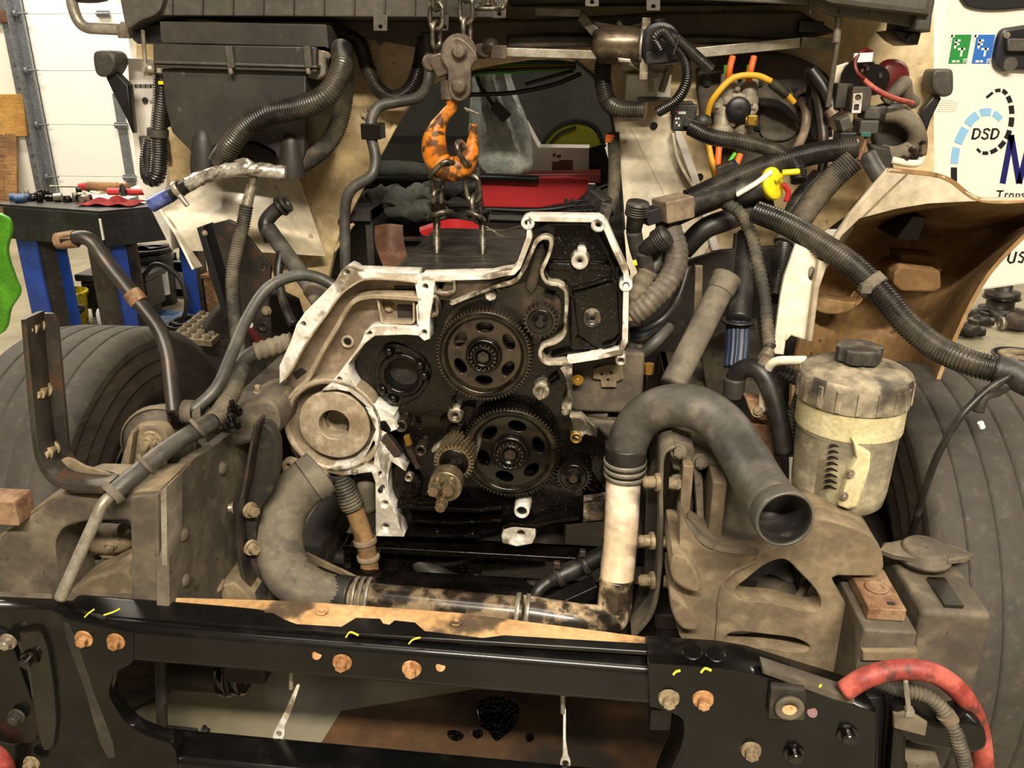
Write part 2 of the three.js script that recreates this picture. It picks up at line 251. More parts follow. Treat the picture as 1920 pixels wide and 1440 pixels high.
const M = {
  // setting
  concrete: mat(0x8f8872, [[0x77705c, 'big', 0.4, 0.7, 0.8], [0xa59d86, 'big2', 0.55, 0.75, 0.7], [0x5d5646, 'fine', 0.66, 0.85, 0.5]], { rough: 0.55, tile: 3.0, roughMap: true }),
  wallWhite: mat(0xe9e6dc, [[0xdcd7ca, 'big', 0.5, 0.8, 0.6]], { rough: 0.8, tile: 2.5 }),
  doorWhite: mat(0xf2f1ec, [[0xe6e3da, 'big', 0.55, 0.8, 0.5]], { rough: 0.45, tile: 1.4 }),
  galv: mat(0x8b9096, [[0x70757a, 'mid', 0.4, 0.7, 0.8], [0xb6b9bb, 'fine', 0.6, 0.8, 0.6]], { rough: 0.45, metal: 0.6, tile: 0.3 }),
  ceilDark: mat(0x38352f, [[0x2e2b26, 'big', 0.45, 0.7, 0.7]], { rough: 0.9, tile: 2 }),
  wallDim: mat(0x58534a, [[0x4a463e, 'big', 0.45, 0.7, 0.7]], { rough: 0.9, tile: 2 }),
  plywood: mat(0xb98d4c, [[0xa27838, 'grain', 0.35, 0.7, 0.8], [0xcda566, 'big', 0.55, 0.8, 0.6]], { rough: 0.7, tile: 0.8 }),
  oldBoard: mat(0x8f6a42, [[0x5e442c, 'big', 0.45, 0.7, 0.9], [0xb59467, 'grain', 0.5, 0.8, 0.6]], { rough: 0.8, tile: 0.7 }),
  cardboard: mat(0x4a341e, [[0x20170e, 'big2', 0.55, 0.75, 1], [0x684a2c, 'mid', 0.4, 0.7, 0.7]], { rough: 0.85, tile: 1.1 }),
  // truck body
  cream: mat(0xd9c49c, [[0xc9ad78, 'big', 0.42, 0.66, 0.9], [0x8f6a36, 'big2', 0.66, 0.86, 0.6], [0x5f4a2c, 'spot', 0.88, 0.95, 0.8], [0xe9dcc0, 'mid', 0.62, 0.8, 0.6]], { rough: 0.4, tile: 0.6, clear: 0.3, clearRough: 0.3, soft: 0.6 }),
  creamClean: mat(0xece2cc, [[0xdccdaa, 'big', 0.5, 0.75, 0.7], [0x9b845c, 'spot', 0.86, 0.92, 0.7]], { rough: 0.32, tile: 0.7, clear: 0.5, clearRough: 0.2 }),
  white: mat(0xf1ede2, [[0xe4dcc8, 'big', 0.5, 0.8, 0.6]], { rough: 0.28, tile: 0.9, clear: 0.5, clearRough: 0.15 }),
  fenderIn: mat(0x9a7748, [[0x7a5a33, 'big', 0.42, 0.68, 0.85], [0xb49a72, 'mid', 0.55, 0.8, 0.7], [0x54401f, 'spot', 0.76, 0.9, 0.8]], { rough: 0.8, tile: 0.55, bump: 0.0006, bumpF: 'mid', k: 0.88 }),
  fenderLip: mat(0xb8ab95, [[0x9a8c74, 'mid', 0.45, 0.7, 0.8], [0xd2c8b4, 'big', 0.55, 0.75, 0.7]], { rough: 0.55, tile: 0.4 }),
  cowl: mat(0x403d38, [[0x524d46, 'big', 0.45, 0.7, 0.8], [0x5c564d, 'fine', 0.68, 0.85, 0.6]], { rough: 0.5, tile: 0.5 }),
  hvac: mat(0x2e2b28, [[0x3d3934, 'big', 0.45, 0.72, 0.8], [0x6b645a, 'spot', 0.82, 0.93, 0.5]], { rough: 0.5, tile: 0.5 }),
  darkIn: mat(0x373530, [[0x45423c, 'big', 0.45, 0.7, 0.8]], { rough: 0.7, tile: 0.6 }),
  // rubber and looms
  rubber: mat(0x4a4843, [[0x68635a, 'big', 0.4, 0.68, 0.85], [0x8d8574, 'mid', 0.6, 0.8, 0.7], [0x2a2825, 'big2', 0.62, 0.78, 0.8]], { rough: 0.6, tile: 0.35, roughMap: true, k: 0.88, soft: 0.68 }),
  rubberDusty: mat(0x635d52, [[0x857a67, 'big', 0.38, 0.64, 0.9], [0xa2957c, 'big2', 0.55, 0.75, 0.8], [0x3a3733, 'mid', 0.68, 0.8, 0.8]], { rough: 0.8, tile: 0.4, k: 0.85, soft: 0.68 }),
  rubberBlack: mat(0x1c1b1a, [[0x3a3733, 'big', 0.5, 0.75, 0.8], [0x5d574c, 'mid', 0.66, 0.82, 0.6]], { rough: 0.42, tile: 0.3 }),
  loom: mat(0x1d1b1a, [[0x3a362f, 'mid', 0.5, 0.75, 0.7], [0x5a5345, 'big', 0.62, 0.8, 0.6]], { rough: 0.35, tile: 0.3, roughMap: true }),
  loomDusty: mat(0x3a362f, [[0x6b6353, 'mid', 0.45, 0.7, 0.8], [0x857a63, 'big', 0.55, 0.75, 0.7]], { rough: 0.7, tile: 0.25, k: 0.80 }),
  tape: mat(0x262422, [[0x48443d, 'mid', 0.5, 0.75, 0.8]], { rough: 0.5, tile: 0.15, bump: 0.001, bumpF: 'mid' }),
  plug: mat(0x24221f, [[0x3d3932, 'mid', 0.5, 0.75, 0.7], [0x6b6353, 'big', 0.64, 0.82, 0.6]], { rough: 0.5, tile: 0.12 }),
  tyreTread: mat(0x47423b, [[0x5b5449, 'big', 0.42, 0.68, 0.85], [0x2f2b27, 'mid', 0.62, 0.8, 0.7], [0x766d5c, 'fine', 0.7, 0.85, 0.5]], { rough: 0.75, tile: 0.5, k: 0.80, soft: 0.68 }),
  tyreSide: mat(0x3a3027, [[0x4d4032, 'big', 0.42, 0.68, 0.85], [0x281f18, 'mid', 0.6, 0.8, 0.7], [0x66563f, 'grain', 0.62, 0.82, 0.5]], { rough: 0.75, tile: 0.5, k: 0.82 }),
  // metals
  alu: mat(0xe6e3da, [[0xa39a8a, 'big', 0.5, 0.66, 0.8], [0x4a3a26, 'big2', 0.7, 0.8, 0.8], [0xf0eee8, 'mid', 0.6, 0.75, 0.7]], { rough: 0.4, metal: 0.12, tile: 0.3, roughMap: true }),
  aluOily: mat(0xb3aa98, [[0x4a3d2b, 'big', 0.46, 0.62, 0.9], [0x15110c, 'big2', 0.56, 0.66, 0.9], [0xd9d4c8, 'mid', 0.62, 0.75, 0.7]], { rough: 0.3, metal: 0.2, tile: 0.22, clear: 0.4 }),
  castTan: mat(0x8e7d6a, [[0x7c6c5a, 'big', 0.42, 0.66, 0.85], [0xa2927c, 'mid', 0.58, 0.78, 0.7], [0x675646, 'big2', 0.66, 0.8, 0.6]], { rough: 0.5, metal: 0.15, tile: 0.3, k: 0.92 }),
  discTan: mat(0xb4a48c, [[0xa08f76, 'big', 0.42, 0.66, 0.8], [0xcabda6, 'mid', 0.6, 0.78, 0.8], [0x7d6a4e, 'big2', 0.68, 0.8, 0.6]], { rough: 0.45, metal: 0.2, tile: 0.25, k: 0.92 }),
  oil: mat(0x060504, [[0x0e0b09, 'mid', 0.5, 0.7, 0.8], [0x1c1712, 'big', 0.64, 0.82, 0.7]], { rough: 0.2, tile: 0.3, bump: 0.0008, bumpF: 'drops', clear: 0.35, clearRough: 0.08, spec: 0.35 }),
  oilBead: mat(0x0a0806, [], { rough: 0.06, clear: 1, clearRough: 0.02 }),
  oilBrown: mat(0x3a3128, [[0x57493a, 'mid', 0.45, 0.68, 0.8], [0x15110d, 'big', 0.54, 0.72, 0.9]], { rough: 0.35, tile: 0.25, bump: 0.0006, bumpF: 'fine', clear: 0.4, clearRough: 0.15 }),
  gearRim: mat(0x7a6a52, [[0x4a3e2f, 'mid', 0.45, 0.7, 0.8], [0x1a1510, 'big', 0.5, 0.7, 0.8]], { rough: 0.22, metal: 0.7, tile: 0.15, clear: 0.5, k: 0.5 }),
  gear: mat(0x3a3026, [[0x1c1713, 'mid', 0.45, 0.68, 0.9], [0x4b4034, 'big', 0.55, 0.75, 0.7]], { rough: 0.32, metal: 0.45, tile: 0.2, clear: 0.5, clearRough: 0.12 }),
  gearOily: mat(0x0d0b09, [[0x070605, 'mid', 0.4, 0.66, 0.9], [0x221c16, 'big', 0.6, 0.78, 0.6]], { rough: 0.22, metal: 0.2, tile: 0.2, clear: 0.6, clearRough: 0.08, spec: 0.6 }),
  crank: mat(0x8b7d63, [[0x5b4c37, 'mid', 0.45, 0.68, 0.8], [0xb3a78e, 'grain', 0.55, 0.78, 0.7]], { rough: 0.32, metal: 0.7, tile: 0.15, clear: 0.3 }),
  boltSteel: mat(0x9a9182, [[0x6a5f4f, 'mid', 0.45, 0.7, 0.8], [0xc9c1b2, 'big', 0.55, 0.75, 0.7]], { rough: 0.38, metal: 0.6, tile: 0.1 }),
  boltRust: mat(0xa5784c, [[0x6e4a2a, 'mid', 0.48, 0.7, 0.85], [0xcda577, 'big', 0.56, 0.74, 0.8]], { rough: 0.7, metal: 0.15, tile: 0.07 }),
  boltDirt: mat(0x85765c, [[0x594c39, 'mid', 0.48, 0.7, 0.85], [0xaa9a7c, 'big', 0.56, 0.74, 0.8]], { rough: 0.75, metal: 0.1, tile: 0.07 }),
  chain: mat(0x6b6459, [[0x3b352d, 'mid', 0.42, 0.66, 0.8], [0xa89f8e, 'big', 0.58, 0.76, 0.8]], { rough: 0.35, metal: 0.75, tile: 0.06 }),
  hookBlock: mat(0x5c5248, [[0x453c34, 'mid', 0.42, 0.68, 0.8], [0x786c60, 'big', 0.56, 0.76, 0.8]], { rough: 0.5, metal: 0.4, tile: 0.1 }),
  hookPaint: mat(0xc8701a, [[0xe0892a, 'big', 0.5, 0.7, 0.9], [0x3a2412, 'mid', 0.56, 0.66, 0.95], [0x5f3a18, 'big2', 0.6, 0.74, 0.9]], { rough: 0.35, tile: 0.12, clear: 0.4 }),
  frameDirt: mat(0x6f6556, [[0x4d463c, 'big', 0.42, 0.66, 0.85], [0x8f826c, 'mid', 0.52, 0.74, 0.8], [0xa6977a, 'big2', 0.62, 0.78, 0.7], [0x2e2a25, 'spot', 0.8, 0.9, 0.7]], { rough: 0.75, tile: 0.4, bump: 0.0005, bumpF: 'mid', k: 0.78, soft: 0.68 }),
  frameTan: mat(0x8d7c62, [[0x6b5e4b, 'big', 0.44, 0.68, 0.85], [0xab997a, 'mid', 0.54, 0.76, 0.8], [0x57493a, 'big2', 0.64, 0.78, 0.8]], { rough: 0.7, tile: 0.4, bump: 0.0006, bumpF: 'mid', k: 0.86, soft: 0.68 }),
  frameDark: mat(0x2b2722, [[0x433c33, 'big', 0.45, 0.7, 0.85], [0x645a4a, 'mid', 0.62, 0.8, 0.6]], { rough: 0.6, tile: 0.35, k: 0.75 }),
  blackPaint: mat(0x0b0b0b, [[0x161513, 'big', 0.5, 0.75, 0.8], [0x2e2922, 'mid', 0.72, 0.9, 0.5]], { rough: 0.3, tile: 0.5, clear: 0.32, clearRough: 0.1, spec: 0.3 }),
  dustTan: mat(0xb08a5c, [[0xc9a677, 'big', 0.45, 0.7, 0.85], [0x6f563a, 'mid', 0.6, 0.78, 0.8], [0x2b231b, 'big2', 0.68, 0.78, 0.8]], { rough: 0.85, tile: 0.35 }),
  pipeWhite: mat(0xeeddc6, [[0xcdb08a, 'big', 0.52, 0.76, 0.6], [0x3a2a1c, 'spot', 0.85, 0.9, 0.9]], { rough: 0.25, tile: 0.5, clear: 0.5, clearRough: 0.1 }),
  pipeGrime: mat(0x1d1713, [[0x3d3127, 'mid', 0.5, 0.72, 0.8], [0x9a8668, 'big', 0.62, 0.72, 0.8]], { rough: 0.3, tile: 0.15, clear: 0.4 }),
  steelTube: mat(0x8d8779, [[0x6d675b, 'mid', 0.45, 0.7, 0.7], [0xb0aa9c, 'big', 0.56, 0.76, 0.8]], { rough: 0.4, metal: 0.4, tile: 0.2 }),
  darkSteel: mat(0x3b3733, [[0x57514a, 'big', 0.45, 0.7, 0.8], [0x6d4a34, 'mid', 0.66, 0.82, 0.7]], { rough: 0.42, metal: 0.35, tile: 0.25, k: 0.80 }),
  foil: mat(0xb8b2a6, [[0x6f6558, 'mid', 0.45, 0.66, 0.9], [0xe8e4da, 'big', 0.55, 0.74, 0.8]], { rough: 0.3, metal: 0.6, tile: 0.1, bump: 0.003, bumpF: 'mid' }),
  brass: mat(0xb08a3c, [[0x7b5c24, 'mid', 0.5, 0.7, 0.8]], { rough: 0.35, metal: 0.7, tile: 0.1 }),
  motor: mat(0x4c4237, [[0x2b2620, 'mid', 0.45, 0.7, 0.8], [0x7b6d58, 'big', 0.6, 0.78, 0.7]], { rough: 0.3, metal: 0.6, tile: 0.2 }),
  valve: mat(0x8d8474, [[0x6d6455, 'mid', 0.45, 0.7, 0.8], [0xaaa08c, 'big', 0.55, 0.75, 0.7]], { rough: 0.55, metal: 0.2, tile: 0.12 }),
  // odds and ends
  tank: mat(0xb3a88a, [[0x8a8270, 'big', 0.44, 0.66, 0.9], [0x6a6350, 'big2', 0.55, 0.74, 0.85], [0xcfc5a2, 'mid', 0.6, 0.78, 0.7]], { rough: 0.55, tile: 0.3, trans: 0.12 }),
  tankClean: mat(0xd9cfa8, [[0xc2b68a, 'big', 0.45, 0.7, 0.8]], { rough: 0.45, tile: 0.2, trans: 0.12 }),
  lid: mat(0x37322b, [[0x8b816d, 'big', 0.42, 0.56, 0.9], [0xa79c84, 'mid', 0.56, 0.74, 0.75], [0x262320, 'big2', 0.64, 0.76, 0.8]], { rough: 0.65, tile: 0.3 }),
  red: mat(0xb02024, [[0x8d1619, 'big', 0.5, 0.75, 0.7]], { rough: 0.5, tile: 0.4 }),
  redHose: mat(0x9c463e, [[0x7a2a25, 'big', 0.46, 0.68, 0.8], [0x3a2620, 'mid', 0.64, 0.78, 0.8], [0xc86a5c, 'big2', 0.6, 0.76, 0.6]], { rough: 0.55, tile: 0.16 }),
  rag: mat(0x8e1a1a, [[0x5d1010, 'mid', 0.45, 0.7, 0.8]], { rough: 0.9, tile: 0.2, bump: 0.002, bumpF: 'mid' }),
  cloth: mat(0x9aa296, [[0x6d746a, 'mid', 0.45, 0.7, 0.8]], { rough: 0.9, tile: 0.2, k: 0.6, bump: 0.002, bumpF: 'mid' }),
  clothDark: mat(0x24262a, [[0x3b3d40, 'mid', 0.5, 0.75, 0.8]], { rough: 0.9, tile: 0.2, bump: 0.002, bumpF: 'mid' }),
  bag: mat(0xd0d8d4, [[0x96a39e, 'big', 0.45, 0.7, 0.7], [0xd3dad6, 'mid', 0.6, 0.8, 0.6]], { rough: 0.3, tile: 0.25, trans: 0.22, bump: 0.006, bumpF: 'big' }),
  yellowPad: mat(0x8f8a1c, [[0x77721a, 'big', 0.45, 0.7, 0.7]], { rough: 0.8, tile: 0.2 }),
  yellow: mat(0xe8d820, [[0xd2bf18, 'big', 0.5, 0.75, 0.7]], { rough: 0.4, tile: 0.2 }),
  yellowBucket: mat(0xd8c71c, [[0x554b10, 'mid', 0.6, 0.72, 0.9], [0xb9a818, 'big', 0.5, 0.75, 0.7]], { rough: 0.5, tile: 0.25 }),
  orange: mat(0xe06a28, [[0xc85a20, 'mid', 0.5, 0.75, 0.6]], { rough: 0.5, tile: 0.1 }),
  green: mat(0x58b838, [[0x499c2e, 'mid', 0.5, 0.75, 0.6]], { rough: 0.5, tile: 0.1 }),
  lime: mat(0x5fae2a, [[0x478a1c, 'big', 0.45, 0.7, 0.8]], { rough: 0.4, tile: 0.4 }),
  yellowHose: mat(0xd9a62a, [[0x9a7420, 'mid', 0.55, 0.75, 0.7]], { rough: 0.5, tile: 0.1 }),
  bluePaint: mat(0x2448a8, [[0x1b3780, 'big', 0.5, 0.75, 0.7], [0x6a7078, 'spot', 0.84, 0.92, 0.7]], { rough: 0.45, tile: 0.4 }),
  blueHose: mat(0x343d55, [[0x4d566c, 'mid', 0.5, 0.75, 0.7], [0x24293a, 'big', 0.55, 0.75, 0.7]], { rough: 0.45, tile: 0.2 }),
  bluePlug: mat(0x27507e, [[0x1d3c60, 'mid', 0.5, 0.75, 0.6]], { rough: 0.5, tile: 0.1 }),
  blueSteel: mat(0x5b6ab0, [[0x8a94b8, 'mid', 0.5, 0.75, 0.7], [0x2c3152, 'big', 0.55, 0.75, 0.7]], { rough: 0.35, metal: 0.3, tile: 0.1 }),
  benchBlack: mat(0x1a1a1c, [[0x2c2c2e, 'big', 0.5, 0.75, 0.8], [0x55524c, 'fine', 0.7, 0.85, 0.5]], { rough: 0.4, tile: 0.5 }),
  plasticBlack: mat(0x131315, [[0x232326, 'big', 0.5, 0.75, 0.8]], { rough: 0.4, tile: 0.3 }),
  paper: mat(0xe8e6e0, [[0xd8d4ca, 'big', 0.5, 0.75, 0.6]], { rough: 0.8, tile: 0.3 }),
  leather: mat(0x6b4a38, [[0x543a2c, 'big', 0.45, 0.7, 0.8], [0x82604a, 'mid', 0.6, 0.78, 0.6]], { rough: 0.6, tile: 0.2 }),
  redRubber: mat(0x5a1a18, [[0x6f2422, 'big', 0.5, 0.75, 0.7]], { rough: 0.4, tile: 0.1 }),
  stepPlate: mat(0x82755c, [[0x5c5140, 'mid', 0.48, 0.7, 0.85], [0x9d8f72, 'big', 0.55, 0.75, 0.7]], { rough: 0.75, tile: 0.2, k: 0.85 }),
  rustPad: mat(0x8a6648, [[0x5f4330, 'mid', 0.46, 0.68, 0.85], [0xa58a6c, 'big', 0.54, 0.74, 0.8]], { rough: 0.8, tile: 0.12, k: 0.9 }),
  markYellow: mat(0xd8cf48, [[0xc4bc3c, 'mid', 0.5, 0.7, 0.5]], { rough: 0.6, tile: 0.05 }),
  capDark: mat(0x2c2a27, [[0x5d564a, 'big', 0.5, 0.7, 0.9], [0x7d7363, 'mid', 0.6, 0.8, 0.6]], { rough: 0.6, tile: 0.2 }),
  lamp: mat(0xffffff, [], { emis: 0xfff0d8, ei: 1.6 }),
  glass: mat(0xf2f6f4, [], { rough: 0.03, trans: 1 }),
};

// ---------- the workshop ----------
const XL = -7.4, XR = 7.4, ZB = -6.9, ZF = 5.6;
struct('floor', bx(XL - 0.2, XR + 0.2, -0.2, 0, ZB - 0.2, ZF + 0.2), M.concrete);
struct('ceiling', bx(XL - 0.2, XR + 0.2, CEIL + 0.12, CEIL + 0.32, ZB - 0.2, ZF + 0.2), M.ceilDark);
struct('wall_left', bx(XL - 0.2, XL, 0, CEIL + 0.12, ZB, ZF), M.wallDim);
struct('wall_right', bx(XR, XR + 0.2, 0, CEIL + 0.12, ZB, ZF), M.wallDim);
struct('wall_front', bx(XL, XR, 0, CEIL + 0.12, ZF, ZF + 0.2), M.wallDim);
{ // back wall with the opening of the overhead door
  const x0 = U(72, 200, ZB).x, x1 = x0 + 4.3, h = 3.7;
  struct('wall_back', [bx(XL, x0, 0, CEIL + 0.12, ZB - 0.2, ZB), bx(x1, XR, 0, CEIL + 0.12, ZB - 0.2, ZB), bx(x0, x1, h, CEIL + 0.12, ZB - 0.2, ZB)], M.wallWhite);
  const d = new THREE.Group(); d.name = 'door_1'; d.userData = { kind: 'structure', label: 'white sectional overhead door' }; scene.add(d);
  const ph = 0.525;
  for (let k = 0; k * ph < h; k++) obj('panel', bx(x0, x1, k * ph + 0.0012, Math.min(h, (k + 1) * ph) - 0.0012, ZB - 0.07, ZB - 0.02, 0.006), M.doorWhite, d);
  for (const px of [238, 470]) { const x = U(px, 300, ZB).x; obj('hinge_stile', bx(x - 0.05, x + 0.05, 0, 1.36, ZB - 0.02, ZB - 0.008), M.galv, d); }
  for (let k = 1; k * ph < h; k++) for (const px of [238, 470]) { const x = U(px, 300, ZB).x; obj('hinge', [bx(x - 0.07, x + 0.07, k * ph - 0.03, k * ph + 0.03, ZB - 0.008, ZB + 0.012, 0.004), cyl(V(x - 0.07, k * ph, ZB + 0.015), V(x + 0.07, k * ph, ZB + 0.015), 0.012)], M.galv, d); }
  const t = thing('door_track', 'galvanised vertical steel track along the edge of the overhead door', 'track');
  obj('rail', [bx(x0 - 0.06, x0 - 0.045, 0, 3.6, ZB, ZB + 0.13), bx(x0 - 0.06, x0 + 0.05, 0, 3.6, ZB, ZB + 0.012), bx(x0 + 0.04, x0 + 0.05, 0, 3.6, ZB, ZB + 0.05), bx(x0 - 0.2, x0 - 0.1, 0, 3.6, ZB, ZB + 0.02)], M.galv, t);
  for (let k = 0; k < 7; k++) obj('roller', [cyl(V(x0 - 0.02, 0.53 + k * 0.525, ZB + 0.05), V(x0 + 0.11, 0.53 + k * 0.525, ZB + 0.05), 0.008), cyl(V(x0 - 0.03, 0.53 + k * 0.525, ZB + 0.05), V(x0, 0.53 + k * 0.525, ZB + 0.05), 0.03)], M.galv, t);
  for (let k = 0; k < 14; k++) obj('slot_bracket', bx(x0 - 0.17, x0 - 0.12, 0.2 + k * 0.11, 0.23 + k * 0.11, ZB + 0.02, ZB + 0.03), M.galv, t);
}
{ // boards leaning on the wall at the left
  const sheetBoard = (pts, z, t, m, name, label) => solo(name, slab(pts, z, t, 0.003), m, label, 'board');
  sheetBoard([[-160, 176], [42, 177], [50, 255], [-160, 262]], ZB + 0.06, 0.05, M.plywood, 'plywood_sheet', 'orange-brown plywood sheet leaning on the white wall beside the door track');
  const lean = (x, w, h, t, dz, m, label) => solo('plank', box(w, h, t, 0, h / 2, 0, 0.004).rotateX(-Math.atan(dz / h)).translate(x, 0.012, ZB + dz + t), m, label, 'plank');
  lean(U(2, 300, ZB).x, 0.26, 1.02, 0.03, 0.2, M.oldBoard, 'wide brown weathered plank under the plywood sheet');
  lean(U(36, 300, ZB).x, 0.13, 1.0, 0.03, 0.3, M.oldBoard, 'narrow brown plank with a split foot beside the door track');
  lean(U(-45, 300, ZB).x, 0.2, 0.98, 0.04, 0.3, M.plywood, 'pale plank at the far end of the leaning boards');
  solo('wall_shelf_rail', pbox(-120, 20, 22, 42, ZB + 0.05, 0.05), M.leather, 'brown wooden rail on the white wall above the plywood', 'rail');
}
// ceiling fixtures
for (const [x, z, I, w, l] of LAMPS) {
  const t = thing('ceiling_light', 'long white ceiling light fixture with a glowing diffuser', 'light', 'ceiling lights of the workshop');
  obj('housing', bx(x - l / 2 - 0.03, x + l / 2 + 0.03, CEIL + 0.03, CEIL + 0.12, z - w / 2 - 0.03, z + w / 2 + 0.03), M.wallWhite, t);
  obj('diffuser', bx(x - l / 2, x + l / 2, CEIL + 0.012, CEIL + 0.03, z - w / 2, z + w / 2), M.lamp, t);
  const L = new THREE.RectAreaLight(LAMP, I, l, w); L.position.set(x, CEIL, z); L.lookAt(x, 0, z); scene.add(L);
}
{ // steel workbench with its rotated top
  const H = 0.86, A = UY(6, 383, H), B = UY(187, 396, H), C0 = UY(318, 384, H), e1 = B.clone().sub(A).normalize();
  const e2 = C0.clone().sub(B); e2.addScaledVector(e1, -e2.dot(e1) * 0.0).normalize();
  const W = B.distanceTo(A), Dp = C0.distanceTo(B), D = A.clone().addScaledVector(e2, Dp);
  const t = thing('workbench', 'heavy black steel workbench with blue and grey beam legs', 'workbench');
  const quad = (ps, y0, y1) => { const s = new THREE.Shape(); ps.forEach((p, i) => i ? s.lineTo(p.x, -p.z) : s.moveTo(p.x, -p.z)); return new THREE.ExtrudeGeometry(s, { depth: y1 - y0, bevelEnabled: false }).rotateX(-Math.PI / 2).translate(0, y0, 0); };
  const C = C0;
  obj('top', quad([A.clone().addScaledVector(e1, -0.12), B, C, D.clone().addScaledVector(e1, -0.12)], H - 0.014, H), M.benchBlack, t);
  const Y1 = H - 0.014, Y0 = H - 0.2, in_ = 0.0;
  const wallP = (a, b) => bar(V(a.x, (Y0 + Y1) / 2, a.z), V(b.x, (Y0 + Y1) / 2, b.z), 0.02, Y1 - Y0);
  obj('apron', [wallP(A, B), wallP(B, C), wallP(C, D), wallP(D, A)], M.benchBlack, t);
  const n2 = e1.clone().multiplyScalar(1);
  const leg = (p, m1, m2) => {
    const f = s => V(p.x + e1.x * s[0] + e2.x * s[1], 0, p.z + e1.z * s[0] + e2.z * s[1]); const g = [];
    const seg = (a, b, w) => { const q0 = f(a), q1 = f(b); q0.y = Y0 / 2; q1.y = Y0 / 2; return bar(q0, q1, w, Y0, Y, 0.001); };
    const L = obj('leg', [seg([0, 0.02], [0.15, 0.02], 0.016), seg([0, 0.17], [0.15, 0.17], 0.016)], m1, t); obj('web', [seg([0.075, 0.02], [0.075, 0.17], 0.012)], m2, L);
  };
  leg(A.clone().addScaledVector(e1, 0.02), M.bluePaint, M.darkSteel); leg(B.clone().addScaledVector(e1, -0.16), M.darkSteel, M.bluePaint);
  for (const p of [A.clone().addScaledVector(e1, 0.02), B.clone().addScaledVector(e1, -0.16)]) { const v = V(p.x - camera.position.x, 0, p.z - camera.position.z).normalize(); leg(p.clone().addScaledVector(v, 0.5), M.darkSteel, M.darkSteel); }
  obj('edge_tape', bar(V(B.x + 0.0, H - 0.16, B.z + 0.012), V(B.x + 0.0, H - 0.04, B.z + 0.012), 0.012, 0.01, X), M.paper, t);
  // lower shelf frame
  // things on the bench
  const on = (px, py) => UY(px, py, H);
  for (let k = 0; k < 26; k++) { const u = rnd(), p = on(lerp(45, 175, u), lerp(368, 380, rnd())), r = 0.012 + 0.014 * rnd(), h = 0.03 + 0.03 * rnd(), lie = rnd() < 0.45; const a = rnd() * 6.28;
    solo('wrench_socket', lie ? [cyl(V(p.x, H + r, p.z), V(p.x + Math.cos(a) * h, H + r, p.z + Math.sin(a) * h), r, r * 0.85, 14)] : [lathe([[0, 0], [r, 0], [r, h * 0.55], [r * 0.85, h * 0.7], [r * 0.85, h], [r * 0.55, h], [r * 0.55, h * 0.7], [0, h * 0.7]], V(p.x, H, p.z), Y, 14)], rnd() < 0.35 ? M.boltSteel : M.gearOily, 'small dark wrench socket in the scatter on the workbench top', 'socket', 'wrench sockets scattered on the workbench'); }
  for (let k = 0; k < 3; k++) { const p = on(20 + k * 9, 377 + (k % 2) * 3); solo('blue_socket', cyl(V(p.x, H + 0.022, p.z), V(p.x + 0.05, H + 0.022, p.z - 0.02), 0.022, 0.019, 14), M.bluePlug, 'blue ringed socket at the left end of the workbench scatter', 'socket', 'blue sockets on the workbench'); }
  const ragG = (cx, cz, w, d, h, sd) => { const rows = []; for (let i = 0; i <= 10; i++) { const r = []; for (let j = 0; j <= 14; j++) { const u = j / 14 - 0.5, v = i / 10 - 0.5; r.push(V(cx + u * w, H + 0.006 + h * (0.5 + 0.5 * Math.sin(u * 17 + v * 5 + sd)) * (0.6 + 0.4 * Math.cos(v * 9 + sd)) * (1 - 2 * Math.max(Math.abs(u), Math.abs(v)) * 0.7), cz + v * d)); } rows.push(r); } return sheet(rows, 0.004); };
  const r1 = on(212, 383); solo('shop_rag', ragG(r1.x, r1.z, 0.34, 0.2, 0.05, 1), M.rag, 'crumpled red shop rag at the near edge of the workbench top', 'rag');
  const r2 = on(255, 362); solo('plastic_wrap', ragG(r2.x, r2.z, 0.5, 0.2, 0.06, 2.4), M.foil, 'silvery crumpled plastic wrap behind the red tools', 'wrap');
  const r3 = on(195, 361); { const t2 = thing('grease_gun', 'red and brown grease gun lying on the workbench with a thin rod', 'tool'); obj('body', [cyl(V(r3.x - 0.1, H + 0.035, r3.z), V(r3.x + 0.1, H + 0.035, r3.z), 0.034, 0.03, 14), box(0.07, 0.05, 0.06, r3.x + 0.13, H + 0.035, r3.z, 0.01)], M.oldBoard, t2); obj('nose', cyl(V(r3.x - 0.16, H + 0.035, r3.z), V(r3.x - 0.08, H + 0.035, r3.z), 0.02, 0.034, 14), M.red, t2); obj('rod', cyl(V(r3.x - 0.36, H + 0.035, r3.z), V(r3.x - 0.15, H + 0.035, r3.z), 0.006), M.boltSteel, t2); }
  const r4 = on(250, 367); solo('pry_bar_handle', cyl(V(r4.x - 0.16, H + 0.09, r4.z), V(r4.x + 0.2, H + 0.09, r4.z), 0.022, 0.018, 14).translate(0, -0.066, 0), M.red, 'red rounded tool handle lying behind the silvery wrap', 'handle');
  const r5 = on(200, 371); solo('note_sheet', bx(r5.x - 0.16, r5.x + 0.16, H, H + 0.003, r5.z - 0.07, r5.z + 0.07), M.paper, 'white paper sheet lying on the workbench among the sockets', 'paper');
  solo('oil_bottle_cap', lathe([[0, 0], [0.02, 0], [0.024, 0.03], [0.012, 0.07], [0, 0.08]], V(on(232, 368).x, H, on(232, 368).z), Y, 12), M.plasticBlack, 'small black pointed cap standing at the rear of the workbench', 'cap');
  // under the bench
  const fl = (px, py) => UY(px, py, 0);
